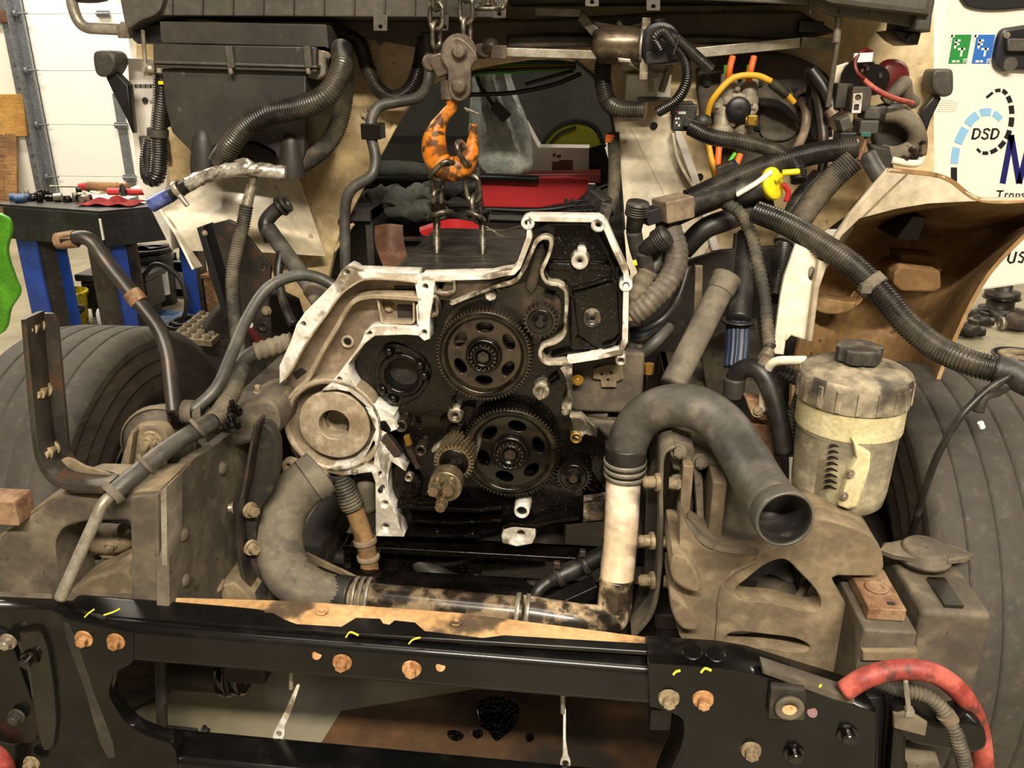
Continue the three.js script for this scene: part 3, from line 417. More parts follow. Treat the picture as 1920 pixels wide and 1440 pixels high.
  { const p = fl(296, 568), t2 = thing('oil_pail', 'black round oil pail with lid and white label under the bench', 'pail'); const r = 0.15, h = 0.4; obj('body', lathe([[0, 0], [r * 0.9, 0], [r, h * 0.8], [r * 1.06, h * 0.82], [r * 1.06, h * 0.88], [r, h * 0.9], [r, h], [0, h]], p, Y, 32), M.plasticBlack, t2); obj('lid', lathe([[0, h], [r * 1.07, h - 0.02], [r * 1.07, h + 0.01], [r * 0.98, h + 0.014], [r * 0.94, h], [0, h]], p, Y, 32), M.plasticBlack, t2); obj('label', new THREE.CylinderGeometry(r * 1.005, r * 0.965, h * 0.42, 24, 1, true, -0.1, 1.3).translate(p.x, h * 0.42, p.z), M.paper, t2, 'white paper label'); }
  { const p = fl(348, 552), t2 = thing('oil_jug', 'black rectangular jug with white label beside the oil pail', 'jug'); obj('body', box(0.22, 0.27, 0.14, p.x, 0.135, p.z, 0.025), M.plasticBlack, t2); obj('neck', [cyl(V(p.x - 0.06, 0.26, p.z), V(p.x - 0.06, 0.32, p.z), 0.03), cyl(V(p.x + 0.02, 0.26, p.z), V(p.x + 0.02, 0.325, p.z), 0.026, 0.02)], M.plasticBlack, t2); obj('label', bx(p.x - 0.085, p.x + 0.06, 0.06, 0.19, p.z + 0.07, p.z + 0.073), M.paper, t2); }
  { const p = fl(240, 588), t2 = thing('charger_box', 'black angular plastic case under the workbench with a looped cord', 'case'); obj('body', box(0.46, 0.2, 0.26, p.x, 0.16, p.z, 0.02), M.plasticBlack, t2); obj('lid', box(0.5, 0.05, 0.3, p.x, 0.285, p.z, 0.012), M.benchBlack, t2); obj('foot', [box(0.08, 0.07, 0.2, p.x - 0.16, 0.035, p.z), box(0.08, 0.07, 0.2, p.x + 0.16, 0.035, p.z)], M.plasticBlack, t2); }
  { const p = fl(316, 612); const c = V(p.x, 0.25, p.z); solo('cord_loop', tube([V(c.x - 0.12, 0.34, c.z), V(c.x - 0.02, 0.42, c.z), V(c.x + 0.12, 0.34, c.z), V(c.x + 0.16, 0.14, c.z + 0.03), V(c.x + 0.08, 0.02, c.z + 0.06), V(c.x - 0.25, 0.02, c.z + 0.14), V(c.x - 0.5, 0.02, c.z + 0.1)], 0.016, 50, 8), M.rubberBlack, 'thick black cord looping down to the floor beside the case', 'cord'); }
  { const p = fl(134, 607), t2 = thing('mop_bucket', 'yellow stained plastic bucket with a black tube handle on the floor', 'bucket'); const r = 0.13; obj('body', [lathe([[0, 0], [r * 0.82, 0], [r, 0.2], [r * 1.08, 0.205], [r * 1.08, 0.225], [r * 0.96, 0.225], [r * 0.78, 0.02], [0, 0.02]], p, Y, 28)], M.yellowBucket, t2); obj('handle', [bentTube([V(p.x - 0.14, 0.06, p.z + 0.14), V(p.x + 0.1, 0.07, p.z + 0.16), V(p.x + 0.2, 0.15, p.z + 0.12), V(p.x + 0.0, 0.21, p.z + 0.14)], 0.012, 0.03), bar(V(p.x, 0.0, p.z + 0.15), V(p.x, 0.22, p.z + 0.15), 0.03, 0.012)], M.plasticBlack, t2); }
  { const p = fl(197, 612), t2 = thing('white_bottle', 'small white plastic bottle on the floor beside the bench leg', 'bottle'); obj('body', lathe([[0, 0], [0.04, 0], [0.042, 0.09], [0.03, 0.12], [0.014, 0.13], [0.014, 0.15], [0, 0.15]], p, Y, 18), M.paper, t2); obj('cap', cyl(V(p.x, 0.148, p.z), V(p.x, 0.172, p.z), 0.016), M.doorWhite, t2); }
  { const p = fl(335, 598); solo('blue_cloth', ragG(p.x, p.z, 0.4, 0.3, 0.05, 4).translate(0, -H, 0), M.bluePlug, 'crumpled blue cloth on the floor beside the oil pail', 'cloth'); }
  { const p = UY(352, 610, 0.02), t2 = thing('cable_coil', 'coil of dark cable lying on the floor behind the step plate', 'cable'); for (let k = 0; k < 3; k++) obj('loop', new THREE.TorusGeometry(0.16 - k * 0.025, 0.012, 8, 28).rotateX(Math.PI / 2).translate(p.x + k * 0.01, 0.014 + k * 0.02, p.z), M.rubberBlack, t2); }
  { const x = U(376, 560, -3.6); const t2 = thing('blue_post', 'blue painted steel post with a bare edge beside the jug', 'post'); const p = fl(376, 598); obj('post', bx(p.x - 0.055, p.x + 0.04, 0, 1.0, p.z - 0.05, p.z + 0.05), M.bluePaint, t2); obj('edge', bx(p.x + 0.04, p.x + 0.07, 0, 1.0, p.z - 0.05, p.z + 0.05), M.darkSteel, t2); }
  { const p = fl(408, 596), t2 = thing('orange_crate', 'worn rusty box behind the truck bracket', 'crate'); obj('body', bx(p.x - 0.02, p.x + 0.12, 0, 0.3, p.z - 0.15, p.z + 0.1, 0.01), M.rustPad, t2); obj('lid', bx(p.x - 0.03, p.x + 0.13, 0.3, 0.33, p.z - 0.16, p.z + 0.11, 0.008), M.oldBoard, t2); }
}
{ // green plastic sheet hanging at the left edge
  const z = -2.7; const prof = [[-60, 398], [12, 408], [20, 430], [12, 470], [26, 520], [36, 548], [18, 580], [6, 622], [-60, 640]];
  solo('lime_chair_back', slab(smooth(prof, 4), z, 0.03, 0.008), M.lime, 'lime green moulded plastic chair back at the left of the workbench', 'chair');
}
{ // parts lying on the floor at the right
  const fl = (px, py) => UY(px, py, 0);
  const p = fl(1872, 585); const s = mpp(p);
  const t = thing('brake_hub', 'dark stacked hub casting on the floor behind the fender', 'hub'); const r = 30 * s;
  obj('body', lathe([[0, 0], [r * 1.2, 0], [r * 1.2, r * 0.25], [r * 0.8, r * 0.3], [r * 0.8, r * 0.9], [r, r], [r, r * 1.35], [r * 0.5, r * 1.4], [r * 0.5, r * 1.8], [r * 0.3, r * 1.85], [0, r * 1.85]], p, Y, 28), M.darkSteel, t); obj('flange', ringG(V(p.x, r * 0.9, p.z), Y, r * 0.7, r * 1.1, r * 0.14), M.gearOily, t);
  for (const [px, py, k, lab] of [[1815, 632, 1, 'small dark pump casting on the floor behind the fender edge'], [1838, 612, 0.8, 'greasy dark valve casting lying among the floor parts'], [1905, 620, 1.2, 'grey dusty bracket casting beside the stacked hub']]) { const q = fl(px, py), R = 20 * mpp(q) * k; const t2 = thing('pump_casting', lab, 'casting'); obj('body', [ball(V(q.x, R * 0.75, q.z), R, 1, 0.75, 0.9), cyl(V(q.x - R, R * 0.5, q.z), V(q.x + R * 1.3, R * 0.6, q.z), R * 0.42, R * 0.5, 14), cyl(V(q.x, R * 0.5, q.z), V(q.x + R * 0.2, R * 1.7, q.z), R * 0.4, R * 0.5, 12)], k === 1.2 ? M.frameDirt : M.darkSteel, t2); obj('port', ringG(V(q.x - R * 1.05, R * 0.5, q.z), V(-1, 0, 0), R * 0.2, R * 0.55, R * 0.25, 16), M.boltSteel, t2); }
  solo('floor_hose', tube([fl(1800, 600).setY(0.03), fl(1850, 590).setY(0.03), fl(1890, 612).setY(0.03), fl(1960, 604).setY(0.03)], 0.025, 30, 8), M.rubberBlack, 'black hose lying on the floor among castings', 'hose');
  { const q = UY(1905, 690, 0), R = 44 * mpp(q), t2 = thing('drain_pan', 'low black round drain pan with a rim on the floor', 'pan'); obj('pan', lathe([[0, 0], [R * 0.9, 0], [R, R * 0.55], [R * 1.06, R * 0.56], [R * 1.06, R * 0.62], [R * 0.95, R * 0.62], [R * 0.85, 0.03], [0, 0.03]], q, Y, 32), M.plasticBlack, t2); obj('strainer', ringG(V(q.x, R * 0.5, q.z), Y, R * 0.3, R * 0.8, 0.02), M.boltDirt, t2); }
  solo('floor_cable', tube([UY(1760, 700, 0.015), UY(1800, 706, 0.015), UY(1850, 700, 0.015), UY(1900, 712, 0.015)], 0.012, 30, 8), M.rubberBlack, 'thin black cable on the floor behind the right tyre', 'cable');
}
{ // under the truck
  const flat = (pts, y0, y1) => slab2([(() => { let L = pts.map(q => UY(q[0], q[1], 0)).map(p => new THREE.Vector2(p.x, -p.z)); return THREE.ShapeUtils.isClockWise(L) ? L.reverse() : L; })()], y0, y1, 0.001).rotateX(-Math.PI / 2);
  for (const [pts, lab] of [[[[898, 1320], [940, 1312], [972, 1330], [966, 1366], [944, 1388], [930, 1396], [916, 1378], [900, 1362]], 'large black oil puddle on the cardboard sheet'], [[[838, 1380], [852, 1376], [870, 1386], [860, 1396], [844, 1392]], 'small black oil blot left of the large puddle'], [[[884, 1380], [900, 1374], [906, 1384], [894, 1392]], 'tiny black oil blot touching the large puddle'], [[[986, 1384], [1000, 1382], [1000, 1394], [990, 1398]], 'tiny black oil blot right of the large puddle']]) solo('oil_puddle', flat(smooth(pts, 4), 0.011, 0.014), M.oil, lab, 'oil puddle');
  solo('cardboard_sheet', flat([[540, 1500], [640, 1338], [900, 1296], [1290, 1330], [1400, 1500]], 0.002, 0.01), M.cardboard, 'brown cardboard sheet with black oil stains on the floor under the beam', 'cardboard');
}

// ---------- the cab ----------
const FW = -0.75;
const cab = thing('truck_cab', 'white truck cab shell with open engine doorway behind the engine', 'truck cab');
{
  const hole = smooth([[628, 470], [668, 372], [757, 214], [800, 165], [900, 128], [1075, 116], [1124, 160], [1150, 250], [1160, 330], [1168, 430], [1172, 600], [900, 640], [620, 620]], 4);
  const out = [[250, -50], [1752, -50], [1752, 330], [1660, 350], [1500, 470], [1400, 560], [1240, 660], [1172, 690], [600, 690], [560, 560], [420, 490], [345, 445], [262, 330]];
  obj('firewall', slab(out, FW, 0.03, 0.004, [hole]), M.cream, cab);
  const x0 = U(250, 200, FW).x, x1 = U(1752, 200, FW).x;
  const yt = 2.9, zb = -3.5, w = 0.04, yw = 1.78;
  obj('floor_pan', [bx(x0, -0.4, 1.2, 1.23, zb, FW - 0.03), bx(0.6, x1, 1.2, 1.23, zb, FW - 0.03), bx(-0.42, -0.4, 0.96, 1.23, zb, FW - 0.05), bx(0.6, 0.62, 0.96, 1.23, zb, FW - 0.05), bx(-0.42, 0.62, 0.93, 0.96, zb, -1.0)], M.darkIn, cab);
  obj('roof', bx(x0, x1, yt, yt + w, zb, FW), M.white, cab);
  obj('rear_wall', bx(x0, x1, 1.2, yt, zb - w, zb), M.darkIn, cab);
  obj('side_wall', [bx(x0, x0 + w, 1.22, yw, zb, FW - 0.03), bx(x0, x0 + w, yw, yt, zb, -1.9), bx(x0, x0 + w, yw, yt, FW - 0.1, FW)], M.white, cab);
  obj('side_wall', [bx(x1 - w, x1, 1.2, yw, zb, -1.7), bx(x1 - w, x1, yw, yt, zb, -1.9), bx(x1 - w, x1, 1.2, yt, FW - 0.1, FW - 0.03)], M.white, cab);
  obj('dashboard', [bx(x0 + w, x1 - w, 1.66, 1.8, FW - 0.35, FW - 0.03, 0.03)], M.darkIn, cab);
  obj('lining', bx(x0 + w, x0 + w + 0.02, 1.22, 1.78, zb, FW - 0.03), M.darkIn, cab); obj('headliner', bx(x0 + w, x1 - w, 2.86, 2.88, zb, FW - 0.05), M.darkIn, cab);
  obj('windshield', bx(x0 + w, x1 - w, 1.83, yt, FW - 0.012, FW - 0.006), M.glass, cab);
  // pressed ribs and folds of the firewall
  obj('rib', [slab(ribbon(smooth([[648, 408], [700, 310], [742, 232]], 5, false), 10)[0], FW + 0.012, 0.012, 0.005)], M.cream, cab);
  obj('rib', [slab(ribbon(smooth([[1185, 240], [1215, 300], [1250, 370], [1275, 430]], 5, false), 7)[0], FW + 0.008, 0.008, 0.003)], M.creamClean, cab);
  obj('pillar_panel', slab([[1152, 232], [1262, 214], [1300, 330], [1335, 450], [1300, 520], [1180, 560], [1170, 430], [1163, 330]], FW + 0.006, 0.006, 0.002), M.creamClean, cab);
  obj('pillar_fold', slab([[1262, 205], [1296, 290], [1338, 420], [1350, 470], [1335, 470], [1305, 360], [1268, 260]], FW + 0.03, 0.03, 0.003), M.white, cab);
  obj('rib', [slab(ribbon(smooth([[1262, 250], [1272, 300], [1300, 350], [1316, 372]], 5, false), 6)[0], FW + 0.036, 0.03, 0.003)], M.creamClean, cab);
  // left corner post with barcode
  obj('corner_post', slab([[238, 108], [300, 112], [312, 330], [322, 470], [286, 400], [262, 350], [246, 240]], FW + 0.02, 0.05, 0.004), M.white, cab);
  for (let k = 0; k < 13; k++) obj('barcode_bar', pbox(252 + k * 3.1, 158, 252 + k * 3.1 + (k % 3 ? 1.4 : 2.2), 165, FW + 0.022, 0.002, 0), M.darkSteel, cab);
  obj('plug_button', cyl(U(272, 188, FW + 0.02), U(272, 188, FW + 0.026), 0.008), M.plasticBlack, cab); obj('plug_button', cyl(U(283, 190, FW + 0.02), U(283, 190, FW + 0.025), 0.004), M.boltSteel, cab);
  obj('foam_pad', pbox(262, 255, 312, 302, FW + 0.03, 0.02, 0.004), M.rubberDusty, cab);
  for (const [px, py] of [[690, 214], [575, 415], [551, 450], [1226, 236], [1312, 332], [712, 78], [640, 415]]) obj('grommet', [cyl(U(px, py, FW), U(px, py, FW + 0.01), 0.01), cyl(U(px, py, FW + 0.01), U(px, py, FW + 0.014), 0.006)], M.gearOily, cab);
  // door sill panel under the air box, pale curved footwell
  obj('footwell', gridSheet([[U(300, 392, -0.62), U(420, 330, -0.66), U(560, 330, -0.7)], [U(330, 425, -0.58), U(430, 400, -0.62), U(590, 420, -0.7)], [U(350, 470, -0.58), U(440, 470, -0.62), U(610, 480, -0.7)]], 12, 10, 0.01), M.creamClean, cab);
  obj('sill_flange', sheet([[U(296, 386, -0.55), U(306, 398, -0.6)], [U(330, 440, -0.52), U(342, 446, -0.58)], [U(362, 505, -0.5), U(378, 500, -0.58)]], 0.006), M.creamClean, cab);
  obj('seal', slab(ribbon(smooth([[1078, 114], [1126, 160], [1152, 250], [1162, 330], [1170, 430]], 5, false), 6)[0], FW + 0.012, 0.04, 0.004), M.rubberBlack, cab);
  for (const [a, b] of [[[628, 470], [662, 420]]]) obj('bracket', bar(U(...a, FW + 0.02), U(...b, FW + 0.02), 0.02, 0.01), M.cream, cab);
}
{ // insulation panel, dark, behind the valve block
  const t = thing('insulation_cover', 'dark dusty moulded insulation cover on the firewall behind the brass valve', 'cover');
  obj('panel', slab(smooth([[1318, 108], [1420, 96], [1500, 108], [1560, 150], [1566, 260], [1510, 300], [1420, 318], [1350, 305], [1320, 240]], 4), FW + 0.05, 0.05, 0.008), mat(0x4a433a, [[0x39342d, 'big', 0.45, 0.7, 0.8], [0x675c4c, 'mid', 0.6, 0.8, 0.6]], { rough: 0.8, tile: 0.4 }), t);
  obj('raised_pad', slab(smooth([[1440, 190], [1490, 196], [1500, 236], [1480, 262], [1430, 258], [1424, 220]], 4), FW + 0.06, 0.012, 0.008), M.rubberDusty, t);
  for (const [px, py] of [[1326, 152], [1424, 152], [1494, 162], [1422, 235], [1340, 270]]) obj('clip', [cyl(U(px, py, FW + 0.05), U(px, py, FW + 0.058), 0.012), cyl(U(px, py, FW + 0.058), U(px, py, FW + 0.064), 0.006)], M.plasticBlack, t);
  obj('flap', gridSheet([[U(1422, 185, FW + 0.06), U(1460, 190, FW + 0.07), U(1490, 215, FW + 0.08)], [U(1420, 195, FW + 0.085), U(1465, 205, FW + 0.1), U(1500, 235, FW + 0.09)]], 10, 4, 0.006), M.rubberBlack, t);
  obj('seam', tube([[1425, 262, FW + 0.055], [1460, 252, FW + 0.055], [1500, 246, FW + 0.055]], 0.003, 16, 6), M.plasticBlack, t);
}
{ // plastic cowl over the firewall
  const zf = -0.47, t = thing('cowl_tray', 'dark grey ribbed plastic cowl tray across the top of the firewall', 'cowl');
  const face = [[228, -70], [1756, -70], [1752, -2], [1750, 22], [1738, 58], [1700, 50], [1640, 38], [1560, 30], [1520, 10], [1420, 5], [1100, -10], [948, -8], [930, 33], [300, 29], [262, 40], [240, 52], [233, 30]];
  obj('front_skirt', slab(face, zf, 0.012, 0.003), M.cowl, t);
  const L = U(232, 30, zf), R = U(1750, 20, zf), y0 = U(700, 30, zf).y;
  obj('tray_floor', [slab([[236, 40], [300, 30], [930, 33], [930, 24], [300, 18], [240, 30]], zf - 0.012, 0.3, 0.002), bx(U(940, 0, zf).x, R.x, U(1200, -4, zf).y, U(1200, -12, zf).y, FW, zf - 0.012), bx(L.x, R.x, y0 + 0.09, y0 + 0.1, FW, zf - 0.012)], M.cowl, t);
  for (let k = 0; k < 26; k++) { const px = 262 + k * 57; if (px > 1735) break; const yb = px < 930 ? 26 : px < 1500 ? -12 : 26; obj('rib', slab([[px, -70], [px + 5, -70], [px + 3.6, yb], [px + 1.6, yb]], zf + 0.008, 0.01, 0.002), M.cowl, t); }
  for (const [px, py, h] of [[713, 58, 30], [833, 58, 30], [936, 34, 38], [1110, 12, 26], [1225, 20, 30]]) { const w = px === 833 ? 8 : 13; obj('tab', slab(roundC([[px - w, py - h], [px + w, py - h], [px + w, py], [px - w, py]], 3), zf + 0.004, 0.008, 0.001, [circlePts(px, py - 8, 4, 12)]), M.cowl, t); }
  obj('end_cap', [slab(smooth([[228, -70], [300, -70], [300, 20], [262, 40], [240, 54], [230, 30]], 4), zf + 0.02, 0.25, 0.012)], M.cowl, t);
  obj('end_cap', [slab([[1735, -70], [1757, -70], [1754, 6], [1750, 22], [1746, 60], [1715, 56], [1722, 10]], zf + 0.03, 0.2, 0.006)], M.cowl, t);
  obj('bracket', [slab([[1672, 56], [1728, 62], [1722, 84], [1708, 84], [1690, 74]], zf - 0.03, 0.12, 0.004), cyl(U(1712, 74, zf - 0.03), U(1712, 74, zf - 0.015), 0.012)], M.plasticBlack, t);
  obj('bracket', [slab([[244, 50], [308, 44], [308, 70], [292, 80], [256, 82]], zf - 0.04, 0.16, 0.004), cyl(U(258, 70, zf - 0.04), U(258, 70, zf - 0.02), 0.012)], M.plasticBlack, t);
  obj('molding', slab([[1450, -40], [1752, -40], [1745, 30], [1640, 18], [1560, 8], [1500, -14]], zf + 0.05, 0.05, 0.012), M.cowl, t);
}
{ // beams behind the wiper gear
  const t = thing('cowl_crossbeam', 'dark brown pressed steel beam behind the wiper motor', 'beam');
  const bm = mat(0x4b4336, [[0x383127, 'big', 0.45, 0.7, 0.8], [0x665b49, 'mid', 0.6, 0.8, 0.6]], { rough: 0.6, tile: 0.4 });
  obj('beam', [slab([[620, 36], [1010, 36], [1250, 22], [1500, 20], [1570, 60], [1500, 78], [1300, 70], [1010, 66], [900, 110], [620, 60]], FW + 0.1, 0.09, 0.008)], bm, t);
  obj('lip', [slab([[950, 66], [1300, 66], [1520, 74], [1500, 88], [1300, 82], [950, 92]], FW + 0.13, 0.05, 0.006)], M.darkSteel, t);
  obj('opening', slab(roundC([[1500, 38], [1545, 40], [1545, 62], [1498, 60]], 3), FW + 0.135, 0.04, 0.003), M.plasticBlack, t);
}
{ // open door on the right, outer face towards the viewer
  const z = -1.0, t = thing('cab_door', 'white open cab door with blue and green stickers and company lettering', 'door');
  const P = (px, py) => U(px, py, z);
  obj('skin', slab(roundC([[1752, -200], [2250, -260], [2250, 500], [2140, 505], [1815, 548], [1700, 560], [1690, 330], [1722, 130]], 10), z, 0.06, 0.008), M.white, t);
  obj('window_seal', slab(smooth([[1795, -40], [1808, 8], [1832, 18], [1900, 18], [1960, 4], [1960, -40]], 4), z + 0.012, 0.02, 0.006), M.plasticBlack, t);
  const h = obj('handle_cup', slab(smooth([[1880, 56], [1900, 50], [1990, 50], [1990, 128], [1900, 132], [1880, 134], [1866, 122], [1868, 90]], 4), z + 0.02, 0.03, 0.01), M.plasticBlack, t);
  obj('lock', cyl(U(1894, 120, z + 0.02), U(1894, 120, z + 0.026), 0.018), M.cowl, h); obj('lock', cyl(U(1888, 66, z + 0.02), U(1888, 66, z + 0.026), 0.008), M.boltSteel, h); obj('grip', slab(roundC([[1890, 72], [1990, 72], [1990, 96], [1890, 96]], 4), z + 0.04, 0.025, 0.006), M.cowl, h);
  // stickers
  const sticker = (x0, y0, x1, y1, m, name) => { const s = obj('sticker', pbox(x0, y0, x1, y1, z + 0.0015, 0.0015, 0), m, t, name); return s; };
  const green = mat(0x1f8a3c, [[0x1a7a34, 'mid', 0.5, 0.7, 0.4]], { rough: 0.4, tile: 0.2 }), blue = mat(0x2a6cc4, [[0x235eb0, 'mid', 0.5, 0.7, 0.4]], { rough: 0.4, tile: 0.2 }), sky = mat(0x8cc0e8, [[0x80b4de, 'mid', 0.5, 0.7, 0.4]], { rough: 0.4, tile: 0.2 }), ink = mat(0x15141a, [[0x24222a, 'mid', 0.5, 0.7, 0.4]], { rough: 0.4, tile: 0.2 }), navy = mat(0x191a63, [[0x222478, 'mid', 0.5, 0.7, 0.4]], { rough: 0.35, tile: 0.2 });
  const whitePaint = M.paper;
  for (const [ox, m] of [[1783, green], [1827, blue]]) {
    const s = sticker(ox, 65, ox + 34, 119, m, m === green ? 'green F T A sticker' : 'blue F T A sticker');
    const w = (x0, y0, x1, y1) => pbox(ox + x0, 65 + y0, ox + x1, 65 + y1, z + 0.0025, 0.001, 0);
    obj('letter_f', [w(7, 9, 11, 26), w(7, 9, 18, 13), w(7, 16, 16, 20)], whitePaint, s); obj('letter_t', [w(13, 25, 27, 29), w(18, 25, 22, 41)], whitePaint, s);
    obj('letter_a', [w(23, 46, 25.5, 53), w(28.5, 46, 31, 53), w(23, 45, 31, 47), w(23, 49, 31, 50.5)], whitePaint, s); obj('stripe', [w(2, 48, 9, 52), w(11, 48, 16, 52), w(0, 0, 7, 5), w(0, 0, 3, 12)], whitePaint, s);
  }
  // dashed swirl emblem: two loops
  const dashes = (pts, w0, w1, gap, m, cnt, name) => { const c = new THREE.CatmullRomCurve3(pts.map(q => V(q[0], q[1], 0)), false, 'centripetal'); for (let k = 0; k < cnt; k++) { const a = k / cnt, b = (k + 1 - gap) / cnt; const seg = []; for (let i = 0; i <= 4; i++) { const v = c.getPoint(lerp(a, b, i / 4)); seg.push([v.x, v.y]); } const wk = lerp(w0, w1, Math.sin((k + 0.5) / cnt * Math.PI)); obj(name, slab(ribbon(seg, wk)[0], z + 0.0015, 0.0015, 0), typeof m === 'function' ? m(k) : m, t); } };
  dashes([[1850, 183], [1868, 170], [1882, 171], [1892, 185], [1897, 206], [1896, 232], [1888, 258], [1874, 276], [1856, 286], [1840, 286], [1830, 276]], 4, 10, 0.28, ink, 11, 'emblem_dash');
  dashes([[1789, 340], [1789, 312], [1793, 280], [1806, 248], [1824, 222], [1846, 210], [1866, 214], [1880, 228]], 10, 16, 0.2, k => k === 0 ? ink : sky, 6, 'emblem_dash');
  // lettering from strokes
  const stroke = (pts, w, name, m) => obj(name, slab(ribbon(pts, w)[0], z + 0.0015, 0.0015, 0), m, t);
  const D = (x, y, h) => { const s = h * 0.22; stroke([[x, y + h], [x + s, y]], 4, 'letter_d', ink); stroke([[x + s, y + 1], [x + s + 7, y + 1], [x + s + 11, y + h * 0.3], [x + s + 8, y + h * 0.75], [x + 6, y + h - 1], [x, y + h - 1]], 3.4, 'letter_d', ink); };
  D(1823, 241, 20); D(1858, 241, 20);
  stroke([[1857, 245], [1852, 241.5], [1846, 243], [1845, 248], [1852, 252], [1852, 258], [1846, 261], [1840, 257]], 3.6, 'letter_s', ink);
  stroke([[1880, 344], [1897, 253]], 11, 'letter_m', navy); stroke([[1896, 253], [1911, 344]], 11, 'letter_m', navy); stroke([[1911, 344], [1934, 253]], 11, 'letter_m', navy); stroke([[1934, 253], [1930, 344]], 11, 'letter_m', navy);
  const low = 358; // small line of text under the big letter
  stroke([[1869, low], [1882, low]], 2.6, 'letter_t', ink); stroke([[1876, low], [1873, low + 16]], 2.6, 'letter_t', ink);
  stroke([[1884, low + 16], [1886, low + 5], [1891, low + 5]], 2.4, 'letter_r', ink); stroke([[1900, low + 6], [1895, low + 5], [1892, low + 12], [1897, low + 16], [1901, low + 6], [1900, low + 16]], 2.4, 'letter_a', ink); stroke([[1905, low + 16], [1906, low + 5], [1912, low + 6], [1911, low + 16]], 2.4, 'letter_n', ink); stroke([[1921, low + 5], [1916, low + 6], [1920, low + 11], [1915, low + 16]], 2.4, 'letter_s', ink); stroke([[1924, low + 22], [1926, low + 5], [1932, low + 6], [1930, low + 15], [1925, low + 15]], 2.4, 'letter_p', ink);
  stroke([[1894, 472], [1890, 488], [1894, 493], [1901, 491], [1906, 472]], 4, 'letter_u', ink); stroke([[1925, 475], [1917, 473], [1912, 478], [1920, 484], [1916, 492], [1909, 490]], 4, 'letter_s', ink);
  for (let k = 0; k < 6; k++) obj('small_print', pbox(1762 - k, 188 + k * 4, 1790 + (k * 7) % 8, 189 + k * 4, z + 0.0015, 0.0015, 0), M.creamClean, t);
}
for (const [s, pts] of [['arm at the left post', { pad: [[173, 100], [178, 95], [206, 96], [214, 103], [217, 118], [214, 128], [204, 142], [186, 144], [178, 138]], mid: [186, 144], a: [[198, 145], [214, 134], [240, 160], [248, 250], [238, 226], [214, 180]], z: -0.62 }], ['arm beside the open door', { pad: [[1752, 132], [1768, 129], [1786, 131], [1789, 150], [1786, 176], [1770, 182], [1754, 174], [1748, 158]], a: [[1756, 176], [1766, 184], [1746, 224], [1738, 248], [1726, 218], [1730, 204]], z: -0.66 }]]) {
  const t = thing('hood_rest', 'black rubber hood rest on a tapered ' + s, 'hood rest'); const z = pts.z;
  obj('bumper', slab(smooth(pts.pad, 4), z, 0.07, 0.016), M.cowl, t); obj('arm', slab(pts.a, z - 0.02, 0.03, 0.004), M.plasticBlack, t);
}
{ // grab handle at the upper left
  const t = thing('grab_handle', 'bent bare steel grab tube at the upper left of the cowl tray', 'handle'); const z = -0.6;
  obj('tube', bentTube([[132, -120, z], [134, 10, z], [152, 52, z], [240, 56, z]], 0.014, 0.05, 60, 16), M.steelTube, t);
  obj('clamp', [cyl(U(232, 56, z), U(246, 56, z), 0.02), box(0.03, 0.03, 0.05, U(240, 60, z).x, U(240, 60, z).y, z)], M.boltSteel, t);
  const m = thing('mirror', 'dark oval mirror edge at the top of the open space beside the grab tube', 'mirror'); obj('shell', ball(U(165, -4, -0.62), 0.045, 1.3, 0.28, 0.8), M.plasticBlack, m); obj('stay', cyl(U(190, -6, -0.62), U(260, -20, -0.66), 0.008), M.plasticBlack, m);
}
